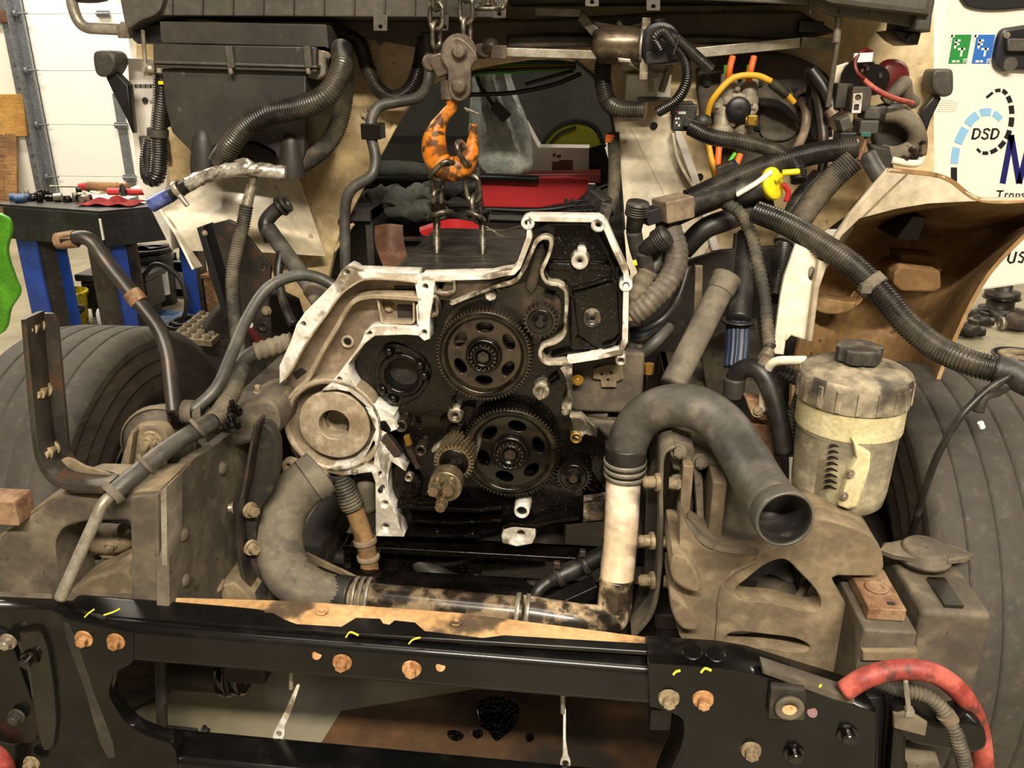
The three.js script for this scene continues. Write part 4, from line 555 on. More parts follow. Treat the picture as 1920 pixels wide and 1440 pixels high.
{ // things inside the cab seen through the doorway
  const z = -1.15;
  { const t = thing('plastic_bag', 'translucent white plastic shopping bag hanging inside the dark cab', 'bag');
    const prof = []; for (let i = 0; i <= 22; i++) { const v = i / 22; const y = lerp(138, 338, v); const w = lerp(34, 56, sstep(0, 0.55, v)) * (v > 0.8 ? Math.sqrt(Math.max(0.02, 1 - ((v - 0.8) / 0.2) ** 2)) : 1), cx = lerp(922, 948, v); const row = []; for (let j = 0; j <= 40; j++) { const a = j / 40 * Math.PI * 2, cr = 1 + 0.06 * Math.sin(a * 9 + v * 6) * (1.1 - v) + 0.03 * Math.sin(a * 17 + v * 15); const c = U(cx, y, z), s = mpp(c); row.push(V(c.x + Math.cos(a) * w * s * cr, c.y + 0.004 * Math.sin(a * 5), c.z + Math.sin(a) * w * s * 0.75 * cr)); } prof.push(row); }
    obj('body', sheet(prof, 0.0015), M.bag, t);
    obj('handle', [sheet([[U(898, 130, z), U(916, 132, z)], [U(904, 150, z + 0.01), U(926, 152, z + 0.01)]], 0.002), sheet([[U(940, 128, z), U(956, 132, z)], [U(934, 152, z + 0.01), U(952, 156, z + 0.01)]], 0.002)], M.bag, t);
    obj('contents', [ball(U(944, 308, z), 0.062, 1, 0.6, 0.8), ball(U(955, 270, z), 0.04, 1, 0.9, 0.8)], M.paper, t); }
  { const t = thing('cab_harness_plug', 'black cable with a dangling connector plug in front of the plastic bag', 'connector'); const zz = z + 0.16; obj('cable', tube([[888, 118, zz], [900, 160, zz], [915, 182, zz], [926, 200, zz]], 0.006, 24, 8), M.rubberBlack, t); obj('plug', bar(U(926, 196, zz), U(952, 222, zz), 0.05, 0.03), M.plasticBlack, t); obj('pin', bar(U(938, 226, zz), U(944, 238, zz), 0.012, 0.008), M.boltSteel, t); }
  { const t = thing('oval_cushion', 'yellow oval pad with two black edge bands behind the box', 'pad'); const zz = z - 0.35; obj('pad', slab(smooth([[1012, 276], [1040, 244], [1078, 230], [1112, 240], [1130, 276], [1128, 300], [1020, 300]], 5), zz, 0.05, 0.012), M.yellowPad, t); obj('band', wallG(smooth([[1010, 278], [1042, 240], [1080, 227], [1116, 238], [1134, 276]], 5, false), 7, zz + 0.006, 0.05), M.plasticBlack, t); obj('band', wallG(smooth([[1024, 278], [1050, 250], [1080, 238]], 5, false), 5, zz + 0.012, 0.05), M.plasticBlack, t); }
  { const t = thing('white_box', 'white printed cardboard box standing inside the cab behind the red tray', 'box'); const zz = z - 0.12; obj('carton', slab([[985, 230], [1010, 276], [1105, 277], [1106, 330], [990, 336]], zz, 0.12, 0.003), M.paper, t); obj('print', [pbox(1035, 303, 1050, 320, zz + 0.001, 0.001, 0), pbox(1048, 300, 1074, 320, zz + 0.0012, 0.001, 0), pbox(1036, 288, 1042, 294, zz + 0.001, 0.001, 0), pbox(1044, 290, 1052, 296, zz + 0.001, 0.001, 0)], M.leather, t, 'dark brown printed picture'); }
  solo('blue_folder', slab([[1104, 278], [1132, 270], [1150, 330], [1128, 360], [1104, 330]], z - 0.1, 0.01, 0.001), M.clothDark, 'dull blue panel leaning beside the white box', 'folder');
  { const t = thing('red_tool_tray', 'red steel tool tray with a curved black front rail inside the cab', 'tray'); obj('tray', slab([[900, 336], [1060, 330], [1105, 336], [1100, 362], [1080, 378], [1010, 390], [906, 388]], z + 0.08, 0.02, 0.004), M.red, t); obj('lid', slab([[905, 328], [1126, 324], [1126, 344], [905, 340]], z + 0.02, 0.1, 0.004), M.redRubber, t); obj('rail', tube([[700, 338, z + 0.1], [900, 332, z + 0.1], [1010, 336, z + 0.1]], 0.012, 24, 8), M.plasticBlack, t); obj('front_rail', tube([[905, 392, z + 0.12], [1010, 394, z + 0.12], [1080, 382, z + 0.12], [1110, 358, z + 0.12], [1150, 344, z + 0.12]], 0.008, 30, 8), M.plasticBlack, t); }
  { const t = thing('seat_base', 'dark seat base and bedding behind the engine doorway', 'seat'); obj('base', bx(-0.45, 0.8, 0.96, U(900, 398, z).y, -1.9, z + 0.04, 0.02), M.darkIn, t); solo('pillow', ball(U(735, 325, z - 0.1), 0.16, 1.1, 0.26, 0.6, 24), M.cloth, 'pale grey pillow lying on the dark seat base', 'pillow'); }
  for (const [px, py, w, m, lab] of [[700, 378, 0.07, M.cloth, 'grey crumpled glove on the black bedding'], [735, 372, 0.08, M.cloth, 'pale crumpled glove above the leather flap'], [690, 400, 0.07, M.clothDark, 'dark crumpled cloth beside the engine doorway'], [775, 390, 0.09, M.cloth, 'long pale cloth strip lying in the cab'], [845, 350, 0.07, M.clothDark, 'dark cloth lump behind the chain'], [800, 362, 0.06, M.cloth, 'pale grey cloth lump between the chains']]) { const c = U(px, py, z + 0.16); const g = ball(c, w, 1.2, 0.45, 0.8, 22), p = g.attributes.position; for (let i = 0; i < p.count; i++) { const x = p.getX(i), y = p.getY(i), zz = p.getZ(i); p.setXYZ(i, x + 0.008 * Math.sin(y * 130 + zz * 60), y + 0.012 * Math.sin(x * 95 + px) * Math.cos(zz * 80), zz + 0.008 * Math.sin(x * 110 + y * 70)); } g.computeVertexNormals(); solo('cloth_lump', g, m, lab, 'cloth'); }
  { const zz = -0.86; const t = thing('transmission_tunnel', 'dark greasy transmission housing with pale pipe behind the engine', 'transmission'); obj('housing', [bx(-0.28, 0.42, 0.8, U(850, 440, zz).y, -1.09, zz, 0.02)], M.frameDark, t); obj('edge', bar(U(700, 446, zz + 0.01), U(990, 452, zz + 0.01), 0.02, 0.012), M.darkSteel, t); obj('pipe', sweep(spline(pp([[850, 480, zz + 0.07], [900, 470, zz + 0.07], [1000, 472, zz + 0.07]])), 20, 12, () => 0.016), M.steelTube, t); obj('shelf', bx(-0.28, 0.42, U(850, 500, zz).y, U(850, 492, zz).y, zz, zz + 0.1), M.darkSteel, t); }
  { const zz = -0.72; solo('red_rag', gridSheet([[U(788, 428, zz), U(820, 418, zz + 0.02), U(850, 412, zz), U(896, 420, zz + 0.02)], [U(790, 438, zz + 0.03), U(824, 430, zz + 0.05), U(856, 434, zz + 0.03), U(900, 430, zz + 0.05)], [U(800, 444, zz + 0.04), U(830, 444, zz + 0.03), U(860, 440, zz + 0.05), U(898, 442, zz + 0.03)]], 20, 10, 0.008), M.red, 'crumpled bright red rag lying behind the lifting bolts', 'rag'); }
  { const zz = -0.66; solo('leather_flap', gridSheet([[U(704, 424, zz - 0.02), U(728, 420, zz), U(755, 422, zz - 0.01)], [U(704, 450, zz), U(730, 448, zz + 0.02), U(756, 450, zz)], [U(712, 480, zz + 0.03), U(738, 480, zz + 0.05), U(764, 482, zz + 0.04)], [U(722, 508, zz + 0.1), U(748, 508, zz + 0.1), U(778, 508, zz + 0.1)]], 12, 14, 0.006), M.leather, 'brown curved rubber mud flap standing behind the engine plate', 'flap'); }
  { const t = thing('cab_wiring', 'bundle of green and yellow wires crossing the top of the cab doorway', 'wires'); const zz = FW - 0.12; for (const [m, dy, dz] of [[M.green, 0, 0], [M.yellowHose, 5, 0.01], [M.rubberBlack, 9, 0.02], [M.green, 13, 0.0], [M.rubberBlack, -5, 0.02]]) obj('wire', tube([[840, 150 + dy * 1.4, zz + dz], [890, 128 + dy, zz + dz], [960, 122 + dy, zz + dz], [1080, 120 + dy * 0.7, zz + dz]], 0.0045, 24, 6), m, t); obj('cable', tube([[870, 178, zz + 0.04], [960, 174, zz + 0.04], [1040, 158, zz + 0.04], [1090, 138, zz + 0.04]], 0.006, 24, 8), M.rubberBlack, t); obj('cable', tube([[985, 158, zz], [1030, 145, zz], [1075, 132, zz]], 0.005, 24, 8), M.rubberBlack, t); }
  { const t = thing('orange_clip_harness', 'dark corrugated harness with an orange clip at the right doorway edge', 'harness'); const zz = FW + 0.04; obj('loom', loom([[1150, 250, zz], [1152, 300, zz + 0.02], [1150, 360, zz + 0.06], [1140, 400, zz + 0.1]], 0.016), M.loomDusty, t); obj('clip', pbox(1135, 252, 1153, 268, zz + 0.02, 0.02, 0.004), M.orange, t); obj('plug', [bar(U(1108, 362, zz + 0.1), U(1136, 384, zz + 0.12), 0.05, 0.03), bar(U(1138, 380, zz + 0.14), U(1128, 420, zz + 0.14), 0.05, 0.03)], M.plug, t); }
  { const t = thing('black_grille', 'black lattice plastic grille inside the doorway beside the red tray', 'grille'); const zz = z + 0.2; for (let k = 0; k < 7; k++) obj('slat', bar(U(1060 + k * 12, 372 + k * 1, zz), U(1072 + k * 12, 410, zz), 0.004, 0.01), M.plasticBlack, t); for (let k = 0; k < 4; k++) obj('slat', bar(U(1062, 378 + k * 9, zz), U(1150, 372 + k * 9, zz), 0.01, 0.004), M.plasticBlack, t); }
}

// ---------- the engine with its open timing case ----------
const engine = thing('engine', 'oily diesel engine hanging with its timing gear case open', 'engine');
const ZF0 = 0, ZFL = -0.045;         // machined front face, floor of the case
{
  const outline = [[650, 500], [666, 508], [820, 514], [920, 513], [938, 508], [959, 505], [966, 496], [986, 443], [985, 402], [1131, 405], [1140, 416], [1157, 456], [1182, 511], [1182, 530], [1180, 560], [1177, 644], [1170, 668], [1123, 676], [1074, 683], [1072, 768], [1092, 782], [1124, 808], [1146, 830], [1148, 940], [1132, 978], [1091, 981], [1007, 991], [998, 1020], [941, 1019], [946, 991], [900, 1006], [758, 1007], [704, 1006], [703, 905], [695, 897], [640, 893], [600, 886], [560, 868], [536, 832], [528, 790], [526, 759], [524, 686], [545, 640], [556, 608], [572, 585], [600, 557], [629, 527], [641, 506]];
  const back = obj('timing_plate', slab(outline, ZFL, 0.022, 0.002, [circlePts(755, 700, 29, 28), circlePts(624, 797, 27, 28)]), M.oil, engine, 'black oil-soaked timing plate');
  // ---- coolant side: tan cast floor, bright machined walls ----
  obj('coolant_floor', slab(smooth([[645, 520], [780, 524], [800, 540], [800, 620], [700, 622], [682, 650], [655, 705], [690, 752], [706, 800], [680, 860], [624, 886], [560, 864], [534, 800], [532, 715], [560, 650], [600, 580]], 3), ZFL + 0.004, 0.006, 0.001, [circlePts(624, 797, 30, 28)]), M.castTan, engine);
  const R1 = smooth([[782, 531], [777, 529], [685, 524], [664, 533], [637, 554], [619, 580], [595, 612], [569, 652], [548, 691], [533, 712]], 4, false);
  const outL = [[524, 720], [524, 686], [545, 640], [556, 608], [572, 585], [600, 557], [629, 527], [641, 506], [650, 500], [660, 504], [666, 509], [720, 511], [782, 513]];
  obj('outer_wall', slab([...R1, ...outL], ZF0, 0.055, 0.007, [circlePts(650, 511, 6, 14), circlePts(568, 608, 6, 12)]), M.alu, engine, 'bright machined outer coolant wall');
  obj('wall_lip', wallG(R1, 4, ZF0 + 0.003, 0.03, 0.001), M.discTan, engine);
  const R2 = smooth([[792, 562], [740, 558], [690, 557], [664, 565], [648, 583], [632, 612], [611, 646], [585, 694], [574, 715], [553, 735], [541, 752], [533, 780]], 4, false);
  obj('divider_wall', wallG(R2, 9, ZF0, 0.05, 0.002), M.discTan, engine);
  const R3 = smooth([[788, 616], [740, 611], [701, 612], [686, 620], [678, 638], [664, 660], [637, 697], [616, 722], [603, 733]], 4, false);
  obj('inner_wall', slab([...R3, [632, 731], [655, 735], [680, 756], [700, 774], [738, 785], [739, 778], [695, 754], [669, 729], [655, 706], [653, 683], [685, 644], [703, 630], [760, 628], [790, 630]], ZF0, 0.05, 0.003, [circlePts(636, 712, 5, 14), circlePts(692, 625, 5, 12)]), M.alu, engine);
  obj('end_wall', slab([[776, 524], [800, 516], [816, 522], [812, 560], [806, 600], [806, 636], [795, 640], [782, 628], [786, 600], [782, 560]], ZF0, 0.05, 0.003, [circlePts(797, 538, 5.5, 14), circlePts(795, 624, 5.5, 14), roundC([[783, 573], [789, 571], [790, 606], [785, 606]], 2)]), M.alu, engine);
  obj('port_frame', wallG(roundC([[706, 552], [775, 552], [776, 606], [716, 606]], 6), 4, ZF0 - 0.008, 0.04, 0.001, true), M.discTan, engine);
  obj('port', pbox(745, 572, 773, 604, ZFL + 0.007, 0.004), M.frameDark, engine); obj('port', slab([[740, 536], [780, 538], [781, 552], [736, 552]], ZFL + 0.007, 0.004, 0.001), M.oil, engine); obj('port', slab([[548, 700], [565, 690], [575, 697], [556, 712]], ZFL + 0.007, 0.004, 0.001), M.frameDark, engine);
  bolt(engine, U(730, 576, ZFL + 0.006), Z, 0.0075, M.boltDirt); obj('threaded_port', ringG(U(653, 639, ZFL + 0.004), Z, 0.008, 0.014, 0.008), M.discTan, engine); obj('port_bore', cyl(U(653, 639, ZFL), U(653, 639, ZFL + 0.006), 0.009), M.oil, engine);
  // volute and pump disc
  { const c = U(624, 800, ZF0), s = mpp(c);
    obj('volute_rim', lathe([[84 * s, -0.045], [96 * s, -0.045], [96 * s, -0.003], [94 * s, 0], [88 * s, 0], [84 * s, -0.006], [84 * s, -0.045]], c, Z, 64), M.discTan, engine);
    const d = obj('pump_disc', lathe([[29 * s, -0.04], [67 * s, -0.03], [69 * s, -0.012], [66 * s, -0.008], [31 * s, -0.008], [29 * s, -0.012], [29 * s, -0.06]], c, Z, 64), M.discTan, engine, 'pale round pump back disc');
    obj('bore_step', lathe([[0, -0.075], [29 * s, -0.075], [29.5 * s, -0.04]], c.clone().add(V(0.006, -0.008, 0)), Z, 40), M.frameTan, d); }
  // lower left flange of bare aluminium
  obj('side_flange', slab([[684, 762], [738, 786], [744, 806], [726, 812], [716, 828], [732, 846], [742, 858], [760, 884], [742, 872], [733, 866], [728, 890], [728, 930], [740, 958], [757, 1007], [704, 1006], [703, 905], [696, 886], [640, 893], [600, 884], [618, 876], [660, 868], [690, 840], [704, 806]], ZF0, 0.05, 0.003, [circlePts(724, 843, 5, 12), circlePts(714, 889, 5, 12), circlePts(717, 916, 6, 12), circlePts(721, 946, 7, 14), circlePts(722, 990, 8, 14), roundC([[680, 866], [700, 826], [704, 832], [700, 872]], 4)]), M.alu, engine);
  for (const [px, py] of [[711, 797]]) obj('slot', slab(roundC([[712, 790], [722, 788], [734, 806], [728, 812], [714, 806]], 4), ZF0 + 0.001, 0.003, 0), M.oil, engine);
  bolt(engine, U(665, 884, ZF0), Z, 0.006, M.boltSteel); bolt(engine, U(714, 917, ZF0), Z, 0.006, M.gearOily, { flange: 0 });
  // ---- right lobe: machined rim around a black oily floor ----
  const rim = [[790, 522], [920, 519], [940, 514], [962, 511], [972, 500], [992, 446], [991, 410], [1124, 412], [1134, 422], [1150, 460], [1174, 513], [1174, 540], [1172, 640], [1164, 660], [1122, 669], [1064, 678]];
  obj('case_rim', [wallG(rim, 11, ZF0, 0.05, 0.0015), ...[[993, 411, 12], [1122, 414, 13], [1172, 525, 12], [1163, 662, 10]].map(([x, y, r]) => ringG(U(x, y, ZF0 - 0.05), Z, 0.005, r * 0.00112, 0.05, 20))], M.alu, engine, 'bright machined case rim');
  for (const [x, y] of [[993, 411], [1122, 414], [1172, 525], [1163, 662]]) obj('bolt_hole', cyl(U(x, y, ZF0 - 0.02), U(x, y, ZF0 - 0.002), 0.0053, 0.0053, 12), M.oil, engine);
  obj('rim_shoulder', wallG([[1010, 430], [1030, 420], [1090, 419], [1108, 424], [1124, 446], [1138, 474], [1152, 505], [1148, 520], [1154, 536], [1163, 550], [1164, 630], [1150, 644], [1130, 650]], 7, ZF0 - 0.012, 0.035, 0.003), M.oil, engine);
  const slotW = smooth([[841, 572], [880, 556], [928, 538], [965, 528], [981, 507], [996, 474], [1008, 452], [1020, 446], [1032, 450], [1032, 468], [1024, 490], [1016, 510], [1026, 530], [1048, 535], [1060, 546], [1062, 560], [1061, 596], [1057, 628], [1044, 641], [1018, 651], [1012, 664], [1022, 680], [1049, 682], [1070, 682]], 4, false);
  obj('inner_rim', wallG(slotW, 7.5, ZF0, 0.05, 0.002), M.aluOily, engine);
  obj('slot_floor', slab([[1000, 470], [1018, 454], [1024, 470], [1006, 540], [996, 552], [984, 540]], ZFL + 0.016, 0.02, 0.006), M.oilBrown, engine);
  obj('case_floor_brown', slab(smooth([[848, 580], [930, 548], [985, 530], [1030, 545], [1050, 560], [1050, 600], [1030, 640], [900, 640], [830, 640]], 3), ZFL + 0.003, 0.005, 0.001), M.oilBrown, engine);
  obj('case_floor_brown', slab(smooth([[1000, 430], [1040, 424], [1036, 444], [1010, 446], [990, 480], [966, 505], [985, 460]], 3), ZFL + 0.003, 0.005, 0.001), M.oilBrown, engine);
  obj('ledge', slab([[856, 522], [920, 526], [940, 522], [960, 520], [930, 530], [852, 566], [820, 562], [836, 524]], ZF0 - 0.014, 0.03, 0.003), M.oilBrown, engine);
  obj('window_rim', wallG(roundC([[813, 526], [852, 526], [852, 546], [838, 553], [816, 550]], 6), 6, ZF0 - 0.001, 0.04, 0.002, true), M.aluOily, engine);
  obj('window_rim', wallG(roundC([[808, 556], [818, 556], [820, 590], [808, 594]], 4), 5, ZF0 - 0.001, 0.04, 0.002, true), M.aluOily, engine);
  bolt(engine, U(920, 553, ZFL + 0.02), Z, 0.009, M.alu, { h: 0.012, flange: 1.3 }); bolt(engine, U(940, 541, ZFL + 0.02), Z, 0.009, M.gearOily, { h: 0.012, flange: 1.25, stud: 0.006 });
  obj('cavity', cyl(U(842, 571, ZF0 - 0.01), U(842, 571, ZF0 + 0.0005), 0.008), M.oil, engine);
  // bosses with machined faces
  const boss = (px, py, rpx, z1, m, hole = 0.3, extra) => { const c = U(px, py, ZFL + z1).setZ(ZFL), r = rpx * 0.00112; const b = obj('boss', [lathe([[r * hole, 0], [r * 1.15, 0], [r, z1 - 0.003], [r * 0.94, z1], [r * hole, z1], [r * hole, 0.004]], c, Z, 24), ...(extra || [])], m, engine); obj('bore', cyl(c, c.clone().add(V(0, 0, z1 - 0.008)), r * hole * 1.02, r * hole * 1.02, 12), M.oil, b); return b; };
  boss(1087, 490, 15, 0.03, M.alu, 0.28, [slab(smooth([[1083, 466], [1094, 464], [1100, 470], [1097, 480], [1086, 482]], 3), ZFL + 0.028, 0.03, 0.003)]);
  obj('floor_step', slab([[1026, 497], [1066, 498], [1164, 502], [1166, 640], [1140, 656], [1068, 664], [1066, 560], [1050, 535], [1024, 520]], ZFL + 0.013, 0.014, 0.0075), M.oil, engine); obj('floor_step', slab([[1072, 548], [1112, 539], [1158, 524], [1166, 640], [1130, 652], [1084, 632]], ZFL + 0.021, 0.01, 0.006), M.oil, engine);
  boss(1110, 598, 16, 0.034, M.aluOily, 0.3); boss(1014, 734, 16, 0.03, M.aluOily, 0.25); boss(853, 780, 15, 0.026, M.aluOily, 0.3); boss(850, 823, 10, 0.026, M.gear, 0.5); boss(788, 846, 12, 0.03, M.gear, 0.4); boss(751, 800, 13, 0.03, M.gear, 0.5); boss(1080, 822, 11, 0.055, M.brass, 0.62); boss(766, 897, 8, 0.03, M.aluOily, 0.4);
  obj('stud', cyl(U(1014, 734, -0.015), U(1014, 734, -0.015).add(V(0, 0, 0.035)), 0.005), M.boltSteel, engine);
  { const b = boss(978, 960, 15, 0.05, M.alu, 0.62); obj('plug', lathe([[0, 0.035], [0.008, 0.036], [0.01, 0.04]], U(978, 960, ZF0).setZ(ZFL), Z, 16), M.brass, b); }
  // ribs and ridges on the lobe floor
  const rib = (pts, w, h, m = M.oil) => obj('rib', wallG(pts, w, ZFL + h, h + 0.002, 0.003), m, engine);
  rib([[1028, 500], [1068, 501], [1075, 512]], 12, 0.022); rib([[1106, 500], [1162, 504]], 12, 0.022); rib([[1070, 542], [1110, 534], [1154, 520]], 7, 0.02); rib([[1070, 550], [1120, 540], [1154, 532]], 4, 0.014); rib([[1128, 568], [1140, 552], [1156, 540]], 5, 0.018); rib([[1094, 574], [1120, 570], [1148, 548]], 4, 0.02); rib([[1140, 604], [1156, 600], [1164, 590]], 5, 0.016); rib([[1080, 632], [1110, 652], [1128, 662]], 7, 0.018); rib([[1086, 640], [1100, 660]], 5, 0.014); rib([[1034, 670], [1060, 662], [1130, 660], [1160, 650]], 5, 0.02, M.oil); rib([[1098, 465], [1108, 444], [1116, 424]], 3, 0.012); rib([[1086, 505], [1080, 530]], 4, 0.014); rib([[1020, 548], [1040, 556]], 6, 0.016); rib([[1026, 718], [1044, 704]], 4, 0.016); rib([[1030, 724], [1048, 712]], 4, 0.016);
  rib([[846, 766], [849, 750]], 5, 0.03); rib([[862, 768], [876, 764], [890, 766]], 4, 0.02); rib([[840, 786], [824, 790]], 5, 0.02); rib([[810, 848], [824, 838], [848, 834]], 6, 0.03, M.aluOily); rib([[860, 812], [850, 808], [842, 814]], 4, 0.03, M.gear);
  // lower right wall and lugs
  obj('lower_wall', [wallG(smooth([[1054, 690], [1060, 700], [1066, 720], [1066, 750], [1056, 768]], 3, false), 8, ZF0, 0.05, 0.002)], M.aluOily, engine);
  obj('tie_face', slab([[1056, 684], [1073, 684], [1072, 770], [1060, 772], [1064, 740], [1062, 714]], ZF0 - 0.002, 0.05, 0.003, [circlePts(1063, 696, 4, 10)]), M.aluOily, engine); bolt(engine, U(1083, 712, -0.06), Z, 0.009, M.brass); bolt(engine, U(1060, 772, ZF0), Z, 0.006, M.boltSteel, { flange: 1.3 });
  obj('arm_face', slab([[1068, 782], [1090, 784], [1120, 812], [1118, 820], [1096, 816], [1086, 826], [1074, 818], [1072, 800]], ZF0 + 0.004, 0.04, 0.004), M.aluOily, engine);
  obj('lug', slab(smooth([[945, 991], [990, 990], [1004, 992], [998, 1020], [942, 1019]], 2), ZF0, 0.04, 0.003, [circlePts(976, 1004, 9, 16)]), M.alu, engine);
  obj('lug', slab([[1094, 944], [1136, 938], [1132, 976], [1092, 980]], ZF0, 0.04, 0.003, [circlePts(1105, 960, 8, 16)]), M.aluOily, engine);
  obj('bottom_rail', [wallG([[1088, 972], [1050, 978], [1004, 988], [960, 984], [944, 990]], 8, ZF0 + 0.002, 0.05, 0.003), wallG([[940, 952], [896, 958], [800, 954], [744, 950]], 9, ZF0 + 0.006, 0.05, 0.004), wallG([[940, 976], [860, 982], [770, 978]], 6, ZF0, 0.05, 0.003), wallG([[900, 1006], [830, 1006], [764, 1004]], 6, ZF0, 0.04, 0.003)], M.oil, engine);
  for (const [x, y] of [[820, 996], [886, 1000], [752, 942], [768, 928]]) bolt(engine, U(x, y, ZF0 - 0.01), Z, 0.006, M.oil);
  for (const [px, py, l] of [[784, 900, 1]]) obj('cast_pocket', slab(smooth([[738, 866], [756, 860], [770, 880], [790, 900], [784, 930], [744, 936], [734, 900]], 3), ZFL + 0.015, 0.018, 0.008), M.oil, engine);
  obj('chain_guide', bar(U(718, 812, -0.01), U(748, 852, -0.01), 0.022, 0.02, Z), M.darkSteel, engine); obj('chain_guide', bar(U(762, 826, -0.01), U(786, 876, -0.01), 0.012, 0.02, Z), M.gear, engine); obj('chain_pad', bar(U(762, 816, 0.012), U(768, 834, 0.012), 0.014, 0.012), M.brass, engine);
  // front pump bore
  { const c = U(755, 700, ZFL), f = obj('pump_flange', [lathe([[0.034, -0.03], [0.05, 0], [0.05, 0.012], [0.046, 0.016], [0.037, 0.016], [0.034, 0.01], [0.034, -0.08]], c, Z, 40), slab(smooth([[716, 652], [736, 644], [790, 668], [808, 700], [790, 740], [738, 762], [706, 732], [704, 700]], 4), ZFL + 0.008, 0.01, 0.003, [circlePts(755, 700, 30, 24)])], M.oil, engine);
    obj('bore_floor', cyl(c.clone().add(V(0, 0, -0.09)), c.clone().add(V(0, 0, -0.08)), 0.036), M.oil, f); obj('shaft', cyl(c.clone().add(V(0.008, -0.012, -0.08)), c.clone().add(V(0.008, -0.012, -0.03)), 0.008), M.gear, f);
    for (const [x, y] of [[730, 657], [788, 683], [796, 703], [719, 728], [738, 746]]) obj('bolt', [lathe([[0.013, 0], [0.013, 0.004], [0.0095, 0.006], [0.0095, 0.013], [0.007, 0.016], [0, 0.017]], U(x, y, ZFL + 0.008), Z, 16)], M.gearOily, f); }
  // ---- gears ----
  function gear(cx, cy, rpx, n, z0, th, o = {}) {
    const c = U(cx, cy, z0 + th), s = mpp(c), ro = rpx * s, ri = ro - (o.tooth ?? 5) * s, rw = (o.rw ?? rpx - 16) * s;
    const sh = new THREE.Shape(); for (let i = 0; i < n; i++) { const a = i / n * Math.PI * 2, st = Math.PI * 2 / n; for (const [k, r] of [[0, ri], [0.22, ri], [0.36, ro], [0.66, ro], [0.8, ri]]) { const q = a + k * st; i || k ? sh.lineTo(Math.cos(q) * r, Math.sin(q) * r) : sh.moveTo(Math.cos(q) * r, Math.sin(q) * r); } }
    if (!o.solid) sh.holes.push(new THREE.Path().absarc(0, 0, rw, 0, Math.PI * 2));
    const g = new THREE.ExtrudeGeometry(sh, { depth: th, bevelEnabled: false, curveSegments: 40 });
    if (o.helix) { const p = g.attributes.position; for (let i = 0; i < p.count; i++) { const a = p.getZ(i) / th * o.helix, x = p.getX(i), y = p.getY(i); p.setXY(i, x * Math.cos(a) - y * Math.sin(a), x * Math.sin(a) + y * Math.cos(a)); } g.computeVertexNormals(); }
    g.translate(c.x, c.y, z0);
    const G = obj('gear', g, o.m || M.gear, engine, o.label);
    if (!o.solid) {
      obj('rim', lathe([[rw * 0.9, -0.012], [rw * 0.985, -0.001], [rw * 1.01, 0.002], [ri * 0.985, 0.001], [ri * 0.985, -0.003]], c, Z, 72), o.mr || M.gearRim, G);
      const wsh = new THREE.Shape().absarc(0, 0, rw, 0, Math.PI * 2); const hn = 6, hr = rw * 0.70;
      for (let i = 0; i < hn; i++) { const a = i / hn * Math.PI * 2 + (o.ph || 0); const h = new THREE.Path(); for (let j = 0; j < 18; j++) { const q = -j / 18 * Math.PI * 2, tx = Math.cos(q) * rw * 0.235, rr = Math.sin(q) * rw * 0.15, x = Math.cos(a) * (hr + rr) - Math.sin(a) * tx, y = Math.sin(a) * (hr + rr) + Math.cos(a) * tx; j ? h.lineTo(x, y) : h.moveTo(x, y); } h.closePath(); wsh.holes.push(h); }
      obj('web', new THREE.ExtrudeGeometry(wsh, { depth: 0.012, bevelEnabled: true, bevelThickness: 0.001, bevelSize: 0.001, bevelSegments: 1, curveSegments: 40 }).translate(c.x, c.y, c.z - 0.022), o.mw || M.gear, G);
      const hb = rw * 0.46; obj('hub', lathe([[0, -0.02], [hb, -0.014], [hb, 0.0], [hb * 0.93, 0.006], [hb * 0.8, 0.006], [hb * 0.76, 0.0], [hb * 0.62, 0.0], [hb * 0.6, 0.012], [hb * 0.42, 0.012], [hb * 0.4, 0.004], [0, 0.004]], c, Z, 48), o.mh || M.gearOily, G);
      const teeth = []; for (let i = 0; i < 18; i++) { const a = i / 18 * Math.PI * 2; teeth.push(box(0.004, 0.005, 0.006).rotateZ(a + Math.PI / 2).translate(c.x + Math.cos(a) * hb * 0.66, c.y + Math.sin(a) * hb * 0.66, c.z + 0.012)); } obj('lock_ring', teeth, M.gear, G);
      obj('nut', [cyl(c.clone().add(V(0, 0, 0.004)), c.clone().add(V(0, 0, 0.012)), hb * 0.34, hb * 0.32, 6), cyl(c.clone().add(V(0, 0, 0.012)), c.clone().add(V(0, 0, 0.018)), hb * 0.17)], M.gear, G);
    } else { const h = rpx * s; obj('hub', lathe([[0, 0.002], [h * 0.72, 0.0], [h * 0.74, 0.002], [h * 0.66, 0.004], [h * 0.4, 0.002], [h * 0.38, 0.006], [0, 0.008]], c, Z, 32), M.gearOily, G); obj('nut', cyl(c.clone().add(V(0, 0, 0.006)), c.clone().add(V(0, 0, 0.013)), h * 0.26, h * 0.24, 6), M.gear, G); }
    return G;
  }
  gear(907, 667, 91, 78, -0.04, 0.036, { ph: 0.5, label: 'large upper idler gear' }); gear(1013, 603, 33, 22, -0.04, 0.034, { solid: true, label: 'small upper pump gear' });
  gear(957, 850, 93, 80, -0.036, 0.036, { ph: 0.3, m: M.gearOily, mw: M.gearOily, mr: M.gearRim, label: 'large lower idler gear' }); gear(1075, 894, 35, 26, -0.04, 0.034, { solid: true, m: M.gearOily, label: 'small lower oil pump gear' });
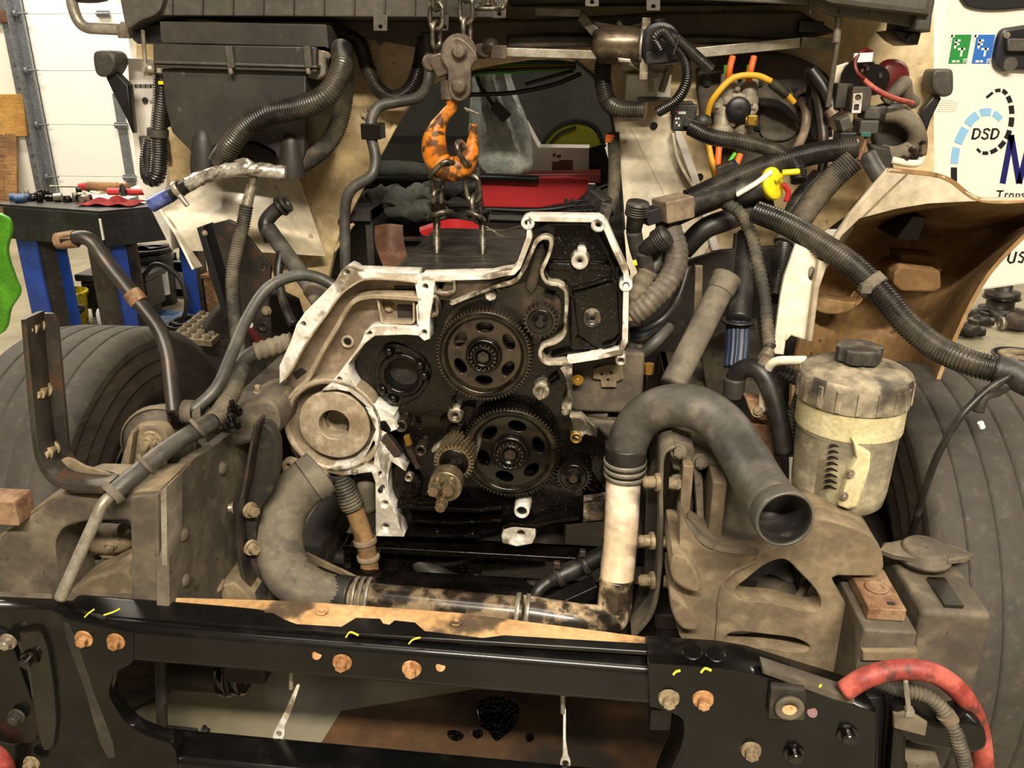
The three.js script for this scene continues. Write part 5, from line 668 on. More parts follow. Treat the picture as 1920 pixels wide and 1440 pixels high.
  // crankshaft nose with its gear and three bolts
  { const c = U(851, 868, 0), s = mpp(c), a = V(c.x, c.y, -0.03), r = 30 * s; const G = gear(851, 868, 38, 30, -0.02, 0.07, { solid: true, helix: 0.28, m: M.crank, tooth: 7, label: 'helical crankshaft gear' });
    obj('nose', lathe([[0, 0.1], [r * 0.9, 0.1], [r, 0.105], [r, 0.138], [r * 0.94, 0.142], [r * 0.3, 0.142], [r * 0.28, 0.134], [0, 0.134]], V(c.x, c.y, -0.03), Z, 40), M.crank, G); obj('collar', lathe([[r * 1.2, -0.01], [r * 1.35, 0], [r * 1.35, 0.012], [r * 1.1, 0.016]], V(c.x, c.y, -0.028), Z, 40), M.crank, G);
    for (let k = 0; k < 3; k++) { const q = [0.85, 2.45, 4.6][k], p = V(c.x + Math.cos(q) * r * 0.62, c.y + Math.sin(q) * r * 0.62, 0.112); obj('bolt', [cyl(p, p.clone().add(V(0, 0, 0.03)), 0.0085, 0.0085, 14), cyl(p.clone().add(V(0, 0, 0.022)), p.clone().add(V(0, 0, 0.027)), 0.0125), cyl(p.clone().add(V(0, 0, 0.027)), p.clone().add(V(0, 0, 0.046)), 0.0115, 0.0108, 8)], M.crank, G); } }
  { // beads of oil clinging to the case floor
    const bead = new THREE.IcosahedronGeometry(1, 1), gs = []; const inPoly = (x, y, P) => { let c = false; for (let i = 0, j = P.length - 1; i < P.length; j = i++) if ((P[i][1] > y) !== (P[j][1] > y) && x < (P[j][0] - P[i][0]) * (y - P[i][1]) / (P[j][1] - P[i][1]) + P[i][0]) c = !c; return c; };
    const zones = [[[[1044, 432], [1110, 432], [1140, 490], [1040, 492]], ZFL, 150], [[[1074, 556], [1160, 545], [1158, 640], [1100, 640]], ZFL + 0.021, 110], [[[1040, 505], [1160, 508], [1152, 520], [1072, 540]], ZFL + 0.013, 60], [[[680, 660], [720, 640], [812, 640], [820, 740], [870, 770], [830, 830], [770, 800], [700, 745]], ZFL, 170], [[[1010, 690], [1056, 690], [1060, 760], [1040, 800]], ZFL, 50], [[[760, 900], [800, 880], [900, 950], [1080, 940], [1080, 965], [960, 980], [760, 945]], ZFL, 90]];
    for (const [P, zz, n] of zones) for (let k = 0; k < n;) { const x = lerp(Math.min(...P.map(q => q[0])), Math.max(...P.map(q => q[0])), rnd()), y = lerp(Math.min(...P.map(q => q[1])), Math.max(...P.map(q => q[1])), rnd()); if (!inPoly(x, y, P)) continue; k++; const p = U(x, y, zz), r = 0.0006 + 0.0011 * rnd() * rnd(); gs.push(bead.clone().scale(r, r * (1 + rnd()), r * 0.7).translate(p.x, p.y, p.z)); }
    const o = obj('oil_beads', gs, M.oilBead, engine); o.userData.kind = 'stuff';
  }
  // ---- block, head and side parts behind the plate ----
  const yTop = U(860, 512, 0).y - 0.012;
  obj('block', [bx(-0.2, 0.2, 0.72, yTop - 0.14, -0.7, -0.068, 0.01)], M.frameDark, engine);
  obj('cylinder_head', [bx(-0.19, 0.16, yTop - 0.14, yTop - 0.02, -0.66, -0.068, 0.01), bx(-0.16, 0.12, yTop - 0.025, yTop - 0.012, -0.6, -0.09, 0.004)], mat(0x4a4640, [[0x2b2825, 'mid', 0.45, 0.7, 0.85], [0x8a857a, 'grain', 0.6, 0.78, 0.7]], { rough: 0.35, metal: 0.4, tile: 0.3 }), engine);
  obj('oil_pan', [bx(-0.17, 0.2, 0.48, 0.71, -0.7, -0.08, 0.03)], M.frameDark, engine);
  obj('side_cover', [bx(0.2, 0.36, 0.92, 1.06, -0.32, -0.08, 0.008), bx(0.2, 0.33, 0.82, 0.9, -0.3, -0.08, 0.008)], M.frameDirt, engine);
  obj('side_plate', slab([[1112, 692], [1140, 684], [1166, 684], [1170, 710], [1156, 716], [1156, 726], [1128, 726], [1126, 712], [1112, 710]], -0.07, 0.01, 0.001, [circlePts(1128, 702, 3, 10), circlePts(1146, 700, 3, 10), circlePts(1140, 713, 3, 10)]), M.frameTan, engine);
  obj('fuel_rail', [cyl(U(1076, 764, -0.12), U(1140, 780, -0.1), 0.012), ...[1088, 1100, 1112, 1124].map(x => cyl(U(x, 767 + (x - 1088) * 0.25, -0.12), U(x + 6, 768 + (x - 1088) * 0.25, -0.12), 0.017, 0.017, 14))], M.frameDirt, engine);
  obj('sensor', [cyl(U(1216, 722, -0.1), U(1216, 700, -0.1), 0.012), cyl(U(1160, 722, -0.1), U(1200, 716, -0.1), 0.012)], M.oil, engine); obj('brass_fitting', cyl(U(1216, 704, -0.1), U(1217, 682, -0.1), 0.0105), M.brass, engine);
  obj('pump_body', [cyl(U(1100, 880, -0.1), U(1128, 880, -0.06), 0.06, 0.05, 24), bx(0.2, 0.36, 0.74, 0.83, -0.3, -0.08, 0.02)], M.oil, engine);
  obj('left_bracket', [slab([[524, 700], [545, 720], [540, 800], [524, 830], [505, 820], [500, 740]], -0.08, 0.2, 0.01)], M.frameDark, engine);
}
{ // lifting bolts and chain, hook and hoist
  const zb = -0.3;
  for (const [px, y0, y1, lab] of [[819, 512, 398, 'left'], [905, 512, 412, 'right']]) {
    const t = thing('lifting_rod', lab === 'left' ? 'threaded grey lifting rod under the chain end with the big open link' : 'threaded grey lifting rod beside the upper case rim', 'rod');
    const a = U(px, 516, zb), b = U(px, y1, zb); obj('rod', loom([V(a.x, a.y, zb), V(b.x, b.y, zb)], 0.0085, 0.003, 0.0005, 12), M.chain, t); obj('nut', [cyl(V(b.x, b.y - 0.004, zb), V(b.x, b.y + 0.014, zb), 0.017, 0.016, 6), cyl(V(b.x, b.y + 0.014, zb), V(b.x, b.y + 0.02, zb), 0.021)], M.gearOily, t);
  }
  // one chain link: stadium torus along local y
  const linkG = (L, w, r) => { const pts = []; const h = L / 2 - w / 2; for (let i = 0; i < 32; i++) { const a = i / 32 * Math.PI * 2; pts.push(V(Math.cos(a) * w / 2, Math.sin(a) * w / 2 + (Math.sin(a) >= 0 ? h : -h), 0)); } const c = new THREE.CatmullRomCurve3(pts, true, 'centripetal'); return new THREE.TubeGeometry(c, 48, r, 8, true); };
  const link = (t, a, b, turn, r, w) => { const d = b.clone().sub(a), L = d.length(); const g = linkG(L, w, r).rotateY(turn); const m = orient(g, a.clone().add(b).multiplyScalar(0.5), d); obj('link', m, M.chain, t); };
  const chainRun = (name, label, pts, r, w, ph) => { const t = thing(name, label, 'chain'); const c = spline(pp(pts)), L = c.getLength(), step = w * 1.32, n = Math.round(L / step); for (let i = 0; i < n; i++) { const m0 = c.getPointAt((i + 0.5) / n), tg = c.getTangentAt((i + 0.5) / n), h = step * 0.5 + r * 1.15; link(t, m0.clone().addScaledVector(tg, -h), m0.clone().addScaledVector(tg, h), (i + ph) % 2 ? 0.35 : 0.35 + Math.PI / 2, r, w); } return t; };
  const zc = -0.3;
  chainRun('hoist_chain', 'grey steel hoist chain running up from the left of the hook block', [[820, -260, zc], [818, -40, zc], [818, 20, zc], [818, 84, zc]], 0.0052, 0.03, 0);
  chainRun('hoist_chain', 'grey steel hoist chain running up from the right of the hook block', [[872, -260, zc], [873, -40, zc], [874, 20, zc], [876, 78, zc]], 0.0052, 0.03, 1);
  chainRun('slack_chain', 'slack chain loop hanging behind the hoist chain above the cowl', [[885, -60, zc - 0.05], [898, 6, zc - 0.05], [912, 12, zc - 0.05], [932, 6, zc - 0.05], [945, -60, zc - 0.05]], 0.005, 0.03, 0);
  { const t = thing('hook_block', 'brown steel chain hoist hook block with two pin bolts', 'hook block');
    const side = smooth([[838, 78], [856, 70], [874, 78], [892, 100], [894, 112], [884, 124], [883, 158], [880, 178], [862, 190], [846, 182], [840, 160], [838, 130], [828, 112], [826, 100]], 4);
    obj('cheek', slab(side, zc + 0.035, 0.012, 0.003), M.hookBlock, t); obj('cheek', slab(side.map(q => [q[0] - 4, q[1] - 2]), zc - 0.02, 0.012, 0.003), M.hookBlock, t);
    obj('sheave', cyl(U(861, 97, zc - 0.02), U(861, 97, zc + 0.025), 0.036, 0.036, 24), M.hookBlock, t);
    for (const [px, py] of [[862, 96], [862, 162]]) obj('pin', lathe([[0.017, 0], [0.017, 0.005], [0.0135, 0.007], [0.0135, 0.014], [0.011, 0.017], [0, 0.017]], U(px, py, zc + 0.035), Z, 20), M.hookBlock, t);
    obj('chain_stop', [slab([[798, 106], [826, 98], [846, 130], [842, 138], [820, 146]], zc + 0.02, 0.03, 0.004), lathe([[0.014, 0], [0.019, 0.01], [0.019, 0.03], [0.012, 0.036], [0, 0.036]], U(812, 118, zc - 0.02), Z, 16)], M.hookBlock, t); obj('swivel', [cyl(U(846, 186, zc + 0.005), U(846, 150, zc + 0.005), 0.022, 0.024, 20), pbox(826, 150, 846, 178, zc + 0.02, 0.03, 0.004)], M.hookBlock, t); }
  { // painted hook: swept tapered curve
    const zh = zc + 0.01, c = spline(pp([[846, 184, zh], [848, 200, zh], [836, 214, zh], [820, 240, zh], [814, 270, zh], [820, 300, zh], [838, 316, zh], [862, 314, zh], [880, 294, zh], [886, 262, zh], [888, 232, zh]]));
    const t = thing('lifting_hook', 'worn orange painted lifting hook with a thin safety latch', 'hook');
    obj('hook', sweep(c, 60, 14, (s, tt) => lerp(lerp(0.014, 0.031, sstep(0.1, 0.4, tt)), lerp(0.03, 0.008, sstep(0.62, 1, tt)), sstep(0.45, 0.7, tt)) * 0.92), M.hookPaint, t);
    obj('latch', [bar(U(870, 202, zh + 0.01), U(898, 214, zh), 0.014, 0.004), bar(U(872, 206, zh - 0.01), U(898, 214, zh), 0.004, 0.004)], M.boltSteel, t); }
  chainRun('sling_chain', 'bright short sling chain hanging from the hook to the left rod', [[846, 312, zc + 0.02], [830, 320, zc + 0.03], [822, 340, zc], [820, 366, zc], [820, 398, zc]], 0.0058, 0.034, 0);
  chainRun('sling_chain', 'bright short sling chain hanging from the hook to the right rod', [[858, 272, zc + 0.04], [872, 290, zc + 0.03], [880, 312, zc], [886, 350, zc], [892, 384, zc], [898, 412, zc]], 0.0058, 0.034, 1);
  { const t = thing('shackle_link', 'large bright open link around the left lifting rod', 'shackle'); const c = U(828, 402, zc), g = new THREE.TorusGeometry(0.026, 0.0065, 10, 30).rotateX(1.25).rotateZ(0.25).translate(c.x, c.y, c.z + 0.01); obj('link', g, M.chain, t); obj('nut', cyl(U(821, 394, zc + 0.02), U(821, 380, zc + 0.02), 0.02, 0.02, 6), M.oil, t); }
  { const t = thing('shackle_link', 'small bright link around the right lifting rod', 'shackle'); const c = U(893, 406, zc), g = new THREE.TorusGeometry(0.02, 0.006, 10, 26).rotateX(1.1).rotateZ(-0.4).translate(c.x, c.y, c.z + 0.01); obj('link', g, M.chain, t); }
  solo('safety_wire', tube([[905, 430, zc], [930, 432, zc], [985, 422, -0.05]], 0.0015, 20, 5), M.boltSteel, 'thin steel wire from the right lifting rod to the case', 'wire');
  solo('safety_wire', tube([[910, 424, zc], [930, 436, zc], [948, 446, zc + 0.04], [930, 440, zc + 0.05]], 0.0015, 20, 5), M.boltSteel, 'short bent steel wire end beside the right lifting rod', 'wire');
  // hoist and beam far above the frame
  const top = U(845, -260, zc), t = thing('chain_hoist', 'steel chain hoist body hanging from an overhead beam', 'hoist'); obj('body', bx(top.x - 0.14, top.x + 0.14, top.y - 0.02, top.y + 0.26, zc - 0.09, zc + 0.09, 0.03), M.hookBlock, t); obj('hanger', bx(top.x - 0.02, top.x + 0.02, top.y + 0.26, 4.3, zc - 0.02, zc + 0.02), M.hookBlock, t);
  struct('trim_1', [bx(XL, XR, 4.3, 4.32, zc - 0.08, zc + 0.08), bx(XL, XR, 4.32, 4.5, zc - 0.01, zc + 0.01), bx(XL, XR, 4.5, CEIL + 0.12, zc - 0.08, zc + 0.08)], M.darkSteel, 'overhead steel hoist beam');
}

// ---------- left side of the engine bay ----------
{ // air box
  const z = -0.46, t = thing('air_box', 'black plastic heater air box bolted under the left of the cowl', 'air box');
  const body = [[302, 128], [574, 134], [572, 240], [570, 291], [561, 315], [529, 315], [514, 283], [482, 265], [418, 262], [392, 280], [395, 306], [360, 309], [357, 283], [322, 248], [310, 200]];
  obj('body', slab(roundC(body, 5), z, 0.26, 0.008), M.hvac, t);
  obj('band', slab(roundC([[286, 82], [592, 88], [592, 136], [288, 126]], 4), z + 0.012, 0.27, 0.006), M.hvac, t);
  obj('band_edge', slab([[286, 113], [594, 122], [594, 128], [286, 119]], z + 0.02, 0.27, 0.003), M.cowl, t); obj('band_edge', slab([[288, 120], [594, 130], [594, 136], [288, 127]], z + 0.015, 0.27, 0.003), M.hvac, t);
  obj('lid', slab(roundC([[299, 40], [612, 46], [616, 92], [610, 88], [302, 80]], 4), z, 0.26, 0.006), M.hvac, t);
  for (const px of [430, 576]) { const c = obj('clip', pbox(px - 7, 86, px + 7, 128, z + 0.026, 0.014, 0.003), M.cowl, t); obj('hook', pbox(px - 3, 124, px + 5, 140, z + 0.024, 0.012, 0.003), M.boltSteel, c); }
  for (const [a, b] of [[[377, 240], [380, 306]], [[543, 245], [545, 314]]]) { const p = U(...a, z), q = U(...b, z); obj('boss', lathe([[0.003, 0], [0.016, 0.008], [0.026, 0.03], [0.034, 0.085], [0.034, 0.11]], p.clone().setZ(z - 0.01), q.clone().sub(p), 20), M.hvac, t); obj('foot', cyl(q.clone().setZ(z - 0.02), q.clone().setZ(z - 0.02).add(V(0, -0.014, 0)), 0.014), M.gearOily, t); }
  obj('side_bracket', slab([[596, 92], [612, 96], [610, 140], [594, 150], [576, 146], [578, 132], [594, 128]], z - 0.01, 0.03, 0.003), M.steelTube, t);
  obj('inner', slab([[420, 268], [480, 268], [512, 286], [514, 320], [400, 320], [396, 284]], z - 0.08, 0.1, 0.004), M.plasticBlack, t);
  bolt(t, U(613, 104, z + 0.002), Z, 0.006, M.boltSteel);
}
{ // latch rod at the left of the air box
  const t = thing('latch_rod', 'thin bright steel latch rod with a nut at the corner of the air box', 'rod'), z = -0.46; obj('rod', cyl(U(268, 56, z), U(272, 118, z), 0.005), M.boltSteel, t); obj('nut', [cyl(U(272, 118, z), U(272, 134, z), 0.012, 0.012, 6), ball(U(282, 130, z), 0.014), cyl(U(276, 134, z), U(277, 142, z), 0.008)], M.boltSteel, t);
}
{
  const hose = (name, label, list, r, m, ...rest) => { const t = thing(name, label, 'hose'); obj('loom', loom(list, r, ...rest), m, t); return t; };
  const tt = (o, a, b, r, m, n = 'tape_wrap') => obj(n, cyl(U(...a), U(...b), r), m, o);
  hose('corrugated_loom', 'thick dark corrugated loom sweeping across the front of the air box', [[640, 92, -0.5], [640, 130, -0.43], [612, 178, -0.4], [560, 202, -0.4], [500, 214, -0.4], [458, 240, -0.4], [432, 272, -0.4], [412, 304, -0.42]], 0.026, M.loom);
  hose('corrugated_loom', 'dusty corrugated loom curving down behind the right edge of the air box', [[648, 110, -0.56], [644, 190, -0.54], [628, 248, -0.52], [600, 284, -0.5], [560, 312, -0.48]], 0.022, M.loomDusty);
  hose('corrugated_loom', 'black corrugated loom drooping in a loop on the firewall above the pipe', [[640, 60, -0.66], [672, 78, -0.66], [690, 128, -0.66], [712, 170, -0.66], [740, 184, -0.66], [768, 168, -0.66], [785, 132, -0.66], [796, 70, -0.66]], 0.019, M.loom);
  { const o = hose('corrugated_loom', 'black corrugated loom doubled into a hanging loop beside the air box', [[304, 138, -0.5], [303, 190, -0.5], [298, 246, -0.5], [298, 300, -0.5], [292, 334, -0.5], [282, 334, -0.5], [278, 300, -0.52], [284, 262, -0.53]], 0.02, M.loom); obj('collar', cyl(U(296, 242, -0.5), U(296, 256, -0.5), 0.026), M.cowl, o); obj('yellow_tag', pbox(296, 152, 307, 159, -0.475, 0.01, 0.002), M.yellow, o); obj('plug', slab(roundC([[284, 196], [314, 200], [316, 238], [290, 242], [282, 220]], 6), -0.53, 0.05, 0.008), M.plug, o); }
  { // foil-wrapped hose with a blue end
    const z = -0.36, t = thing('foil_hose', 'heater hose wrapped in crinkled silver tape with an open blue steel end', 'hose');
    obj('wrap', sweep(spline(pp([[538, 326, z], [480, 318, z + 0.01], [430, 320, z + 0.01], [388, 330, z + 0.01], [352, 346, z + 0.01]])), 60, 16, (s, q, a) => 0.0165 + 0.0009 * Math.sin(s * 150) + 0.0012 * Math.sin(a * 5 + s * 70) + 0.0007 * Math.sin(a * 11 - s * 310)), M.foil, t);
    obj('hose', tube([[362, 342, z], [340, 354, z], [318, 366, z]], 0.0165, 16, 16), M.rubberBlack, t); obj('tube_end', lathe([[0.014, 0], [0.018, 0], [0.018, 0.056], [0.0145, 0.056], [0.0145, 0]], U(320, 365, z), U(284, 384, z + 0.01).sub(U(320, 365, z)), 24), M.blueSteel, t, 'bare bluish steel tube end'); obj('tube_core', cyl(U(318, 366, z), U(316, 367, z), 0.0145), M.oil, t);
    obj('clamp', [ringG(U(338, 352, z), U(320, 362, z).sub(U(338, 352, z)), 0.016, 0.021, 0.014), cyl(U(336, 366, z + 0.012), U(352, 386, z + 0.012), 0.007, 0.006, 8)], M.boltSteel, t); obj('loose_end', gridSheet([[U(440, 300, z), U(460, 296, z + 0.02), U(474, 304, z)], [U(446, 316, z), U(466, 312, z + 0.02), U(500, 320, z)]], 8, 4, 0.003), M.foil, t); }
  { const t = hose('corrugated_loom', 'ribbed loom hanging vertically from a braided steel fitting to the frame', [[462, 386, -0.32], [456, 420, -0.31], [444, 470, -0.28], [436, 520, -0.25], [438, 570, -0.22], [446, 640, -0.16], [452, 690, -0.1]], 0.015, M.loomDusty); obj('braid', loom([[473, 348, -0.34], [466, 372, -0.33], [462, 388, -0.32]], 0.012, 0.004, 0.0012), M.boltSteel, t); obj('neck', cyl(U(476, 330, -0.36), U(472, 350, -0.34), 0.008), M.frameDirt, t); }
  { const t = thing('heater_pipe', 'bent grey heater pipe running from the cowl down behind the engine plate', 'pipe'); obj('pipe', bentTube([[800, 60, -0.6], [806, 150, -0.6], [790, 184, -0.55], [704, 198, -0.5], [692, 240, -0.48], [706, 300, -0.45], [700, 330, -0.43], [652, 356, -0.42], [646, 400, -0.42], [648, 520, -0.4]], 0.0135, 0.05, 90, 14), M.rubber, t); obj('clip', [pbox(676, 232, 712, 262, -0.45, 0.06, 0.003)], M.gearOily, t); bolt(t, U(684, 216, -0.5), V(-1, 0.3, 1), 0.009, M.boltDirt); }
  { const t = thing('breather_hose', 'long dark rubber hose slanting down from an open elbow to the engine plate', 'hose'); obj('hose', sweep(spline(pp([[504, 430, -0.36], [540, 480, -0.3], [580, 534, -0.22], [592, 548, -0.2]])), 30, 16, () => 0.0195), M.rubber, t); obj('cuff', tube([[586, 541, -0.205], [604, 566, -0.18]], 0.024, 6, 18), M.rubberDusty, t); obj('elbow', bentTube([[508, 448, -0.37], [494, 420, -0.39], [512, 398, -0.4], [532, 384, -0.4]], 0.018, 0.03, 24, 16), M.rubberBlack, t); obj('flange', [ringG(U(526, 388, -0.4), U(540, 378, -0.4).sub(U(526, 388, -0.4)), 0.012, 0.025, 0.006), ringG(U(533, 383, -0.4), U(545, 374, -0.4).sub(U(533, 383, -0.4)), 0.012, 0.024, 0.008)], M.rubberBlack, t); obj('nipple', cyl(U(600, 562, -0.185), U(620, 588, -0.16), 0.015), M.frameDirt, t); }
  { const t = thing('dipstick_pipe', 'thin black pipe curving behind the bracket plate toward the engine', 'pipe'); obj('pipe', tube([[528, 472, -0.3], [522, 510, -0.28], [530, 560, -0.24], [550, 610, -0.18]], 0.011, 40, 10), M.rubberBlack, t); }
  { const t = thing('coolant_hose', 'long dusty rubber hose arching from the engine down to the frame clamp', 'hose'); obj('hose', tube([[632, 540, -0.12], [600, 522, -0.12], [560, 516, -0.12], [505, 538, -0.1], [462, 600, -0.04], [432, 670, 0.04], [404, 730, 0.1], [360, 772, 0.14]], 0.0125, 70, 14), M.rubber, t); }
  { const t = thing('coolant_hose', 'second rubber hose from the short ribbed fitting down to the frame clamp', 'hose'); obj('hose', tube([[528, 648, -0.08], [480, 660, -0.06], [450, 684, -0.02], [428, 724, 0.04], [400, 758, 0.08], [362, 774, 0.12]], 0.0165, 60, 14), M.rubber, t); obj('fitting', loom([[480, 660, -0.06], [548, 640, -0.08]], 0.02, 0.016, 0.0016), M.frameDirt, t); obj('clamp', [ringG(U(346, 772, 0.13), X, 0.016, 0.024, 0.022), ringG(U(372, 778, 0.13), V(1, 0.2, 0), 0.016, 0.024, 0.016), cyl(U(345, 768, 0.13), U(345, 790, 0.13), 0.01)], M.frameDirt, t); }
  { const t = thing('frame_hose', 'dusty ribbed hose lying along the frame and ending in a bare steel tube', 'hose'); obj('loom', loom([[452, 690, 0.0], [430, 744, 0.08], [402, 786, 0.14], [372, 806, 0.18]], 0.0185, 0.006, 0.001), M.loomDusty, t); obj('sleeve', tube([[400, 790, 0.15], [350, 818, 0.22], [300, 852, 0.28], [254, 890, 0.34], [210, 928, 0.38]], 0.017, 40, 16), M.rubber, t); obj('collar', [ringG(U(218, 920, 0.375), U(200, 936, 0.39).sub(U(218, 920, 0.375)), 0.014, 0.021, 0.014)], M.rubberDusty, t); obj('steel_tube', bentTube([[212, 926, 0.38], [192, 944, 0.4], [182, 968, 0.41], [112, 1124, 0.47]], 0.0105, 0.03, 40, 14), M.steelTube, t, 'bare bright steel tube'); for (const [x, y] of [[374, 800], [278, 868]]) obj('tie', [ringG(U(x, y, 0.2 + (374 - x) * 0.0012), V(-1, -0.75, 0.9), 0.017, 0.0225, 0.008)], M.frameDirt, t); }
}
{ // large dark bracket plates
  const t = thing('mounting_plate', 'dark dusty steel bracket plate standing behind the hanging loom', 'bracket'), z = -0.36;
  obj('plate', slab([[372, 426], [428, 412], [446, 420], [508, 500], [504, 560], [508, 640], [494, 700], [446, 690], [424, 600], [392, 520]], z, 0.012, 0.003, [circlePts(494, 502, 4, 12)]), M.darkSteel, t);
  obj('flange', slab([[368, 428], [380, 424], [432, 596], [420, 602]], z + 0.05, 0.06, 0.003), M.plasticBlack, t);
  bolt(t, U(500, 583, z), Z, 0.009, M.boltDirt); obj('washer', ringG(U(493, 612, z), Z, 0.006, 0.014, 0.004), M.darkSteel, t); bolt(t, U(384, 437, z + 0.05), Z, 0.005, M.boltSteel);
  obj('red_terminal', bar(U(468, 614, z + 0.03), U(486, 640, z + 0.03), 0.02, 0.012), M.redRubber, t); obj('terminal', ball(U(466, 610, z + 0.03), 0.012), M.paper, t);
  const s = thing('step_tread', 'tan perforated step plate with raised traction teeth', 'step'), y = 0.72;
  const A = UY(316, 632, y), B = UY(376, 582, y), C = UY(440, 600, y), D = UY(396, 640, y);
  const sh = new THREE.Shape(); [A, B, C, D].forEach((p, i) => i ? sh.lineTo(p.x, -p.z) : sh.moveTo(p.x, -p.z)); obj('plate', new THREE.ExtrudeGeometry(sh, { depth: 0.02, bevelEnabled: false }).rotateX(-Math.PI / 2).translate(0, y - 0.02, 0), M.stepPlate, s);
  for (let i = 0; i < 6; i++) for (let j = 0; j < 4; j++) { const u = (i + 0.6) / 6.2, v = (j + 0.6) / 4.2, p = A.clone().lerp(B, u).lerp(D.clone().lerp(C, u), v); obj('tooth', lathe([[0.012, 0], [0.013, 0.006], [0.009, 0.012], [0.007, 0.01], [0.006, 0.0]], V(p.x, y, p.z), Y, 10), M.stepPlate, s); }
  const b = thing('step_box', 'grey gritty battery box side under the step plate', 'box'); const p0 = UY(400, 636, y - 0.02); obj('side', bx(p0.x - 0.08, p0.x + 0.12, 0.46, y - 0.021, p0.z - 0.3, p0.z - 0.03, 0.006), M.rubberDusty, b); obj('rim', bx(p0.x - 0.1, p0.x + 0.13, y - 0.05, y - 0.021, p0.z - 0.32, p0.z - 0.0, 0.004), M.frameDark, b);
}
// ---------- wheels and tyres ----------
function wheel(label, xIn, sgn, zc, yc = 0.5) {   // sgn: +1 the outer side lies at +x
  const t = thing('tyre_and_hub', label, 'tyre'); const W = 0.29, R = 0.5; const c = V(xIn, yc, zc), ax = V(sgn, 0, 0);
  const g = []; const tread = [[0.485, 0.0], [0.497, 0.012]]; const grooves = [0.05, 0.105, 0.16, 0.215]; const prof = [[0.47, 0.002], [0.492, 0.012]];
  for (const q of grooves) prof.push([0.5, q], [0.49, q + 0.0015], [0.49, q + 0.0065], [0.5, q + 0.008]); prof.push([0.492, W - 0.012], [0.47, W - 0.002]);
  obj('tread', lathe(prof, c, ax, 96), M.tyreTread, t);
  const side = (o, s) => [[0.47, o], [0.455, o - s * 0.004], [0.452, o - s * 0.001], [0.42, o - s * 0.012], [0.417, o - s * 0.008], [0.385, o - s * 0.018], [0.382, o - s * 0.014], [0.35, o - s * 0.02], [0.33, o - s * 0.017], [0.3, o - s * 0.004], [0.292, o + s * 0.012], [0.288, o + s * 0.03]];
  obj('sidewall', lathe(side(0.002, 1), c, ax, 96), M.tyreSide, t); obj('sidewall', lathe(side(W - 0.002, -1), c, ax, 96), M.tyreSide, t);
  const rim = obj('rim', lathe([[0.288, 0.016], [0.296, 0.004], [0.29, 0.0], [0.28, 0.008], [0.275, 0.06], [0.25, 0.14], [0.1, 0.2], [0, 0.2]], c, ax, 64), M.steelTube, t, 'bare metal rim lip');
  obj('brake_drum', lathe([[0.0, -0.06], [0.19, -0.06], [0.2, -0.05], [0.2, 0.05], [0.16, 0.1], [0, 0.1]], c, ax, 40), M.frameDark, t);
  return t;
}
wheel('dusty truck tyre on the left beside the standing angle bracket', -0.87, -1, -0.27);
wheel('dusty truck tyre on the right behind the fluid reservoir', 0.88, 1, -0.17);
{ // bent tube with rust
  const t = thing('radiator_stay', 'bent flattened steel stay tube with rusty collars standing over the left tyre', 'stay'); const z = 0.02;
  obj('tube', sweep(bent(pp([[122, 450, z], [166, 441, z], [196, 486, z], [300, 616, 0.06], [316, 660, 0.08], [328, 776, 0.14]]), 0.05), 70, 14, (s, q, a) => 0.0155 * (1 + 0.15 * Math.cos(2 * a))), M.darkSteel, t);
  obj('collar', cyl(U(108, 452, z), U(142, 448, z), 0.0165, 0.018, 16), M.rustPad, t, 'rusty brown end collar'); obj('collar', cyl(U(246, 549, 0.04), U(262, 568, 0.045), 0.0185, 0.0185, 16), M.rustPad, t); obj('foot', [ball(U(330, 784, 0.14), 0.018, 1, 1.4, 0.7), cyl(U(330, 782, 0.14), U(352, 792, 0.14), 0.009)], M.gearOily, t);
}
{ // standing angle bracket
  const t = thing('angle_bracket', 'tall dirty steel angle bracket bolted upright on the left frame end', 'bracket'), z = 0.34;
  obj('web', slab(roundC([[40, 600, 2], [60, 588, 4], [98, 588, 6], [106, 604, 4], [128, 846, 8], [142, 872, 8], [212, 890, 2], [200, 912, 2], [110, 904, 8], [78, 872, 10]], 6), z, 0.008, 0.002), M.darkSteel, t);
  obj('flange', wallG(smooth([[43, 598], [52, 700], [64, 820], [72, 862], [88, 892], [112, 909], [196, 920]], 5, false), [12, 16], z + 0.045, 0.05, 0.004), M.darkSteel, t);
  obj('dirt', slab(smooth([[108, 868], [126, 858], [160, 874], [206, 890], [200, 906], [130, 900], [104, 888]], 3), z + 0.006, 0.005, 0.002), M.frameTan, t, 'tan dried mud');
  for (const [x, y] of [[68, 607], [82, 727], [97, 838]]) bolt(t, U(x, y, z), V(0.3, 0, 1), 0.0115, M.boltDirt, { h: 0.028, stud: 0.006 });
  bolt(t, U(190, 905, z + 0.004), V(0, 1, 1), 0.006, M.gearOily);
}
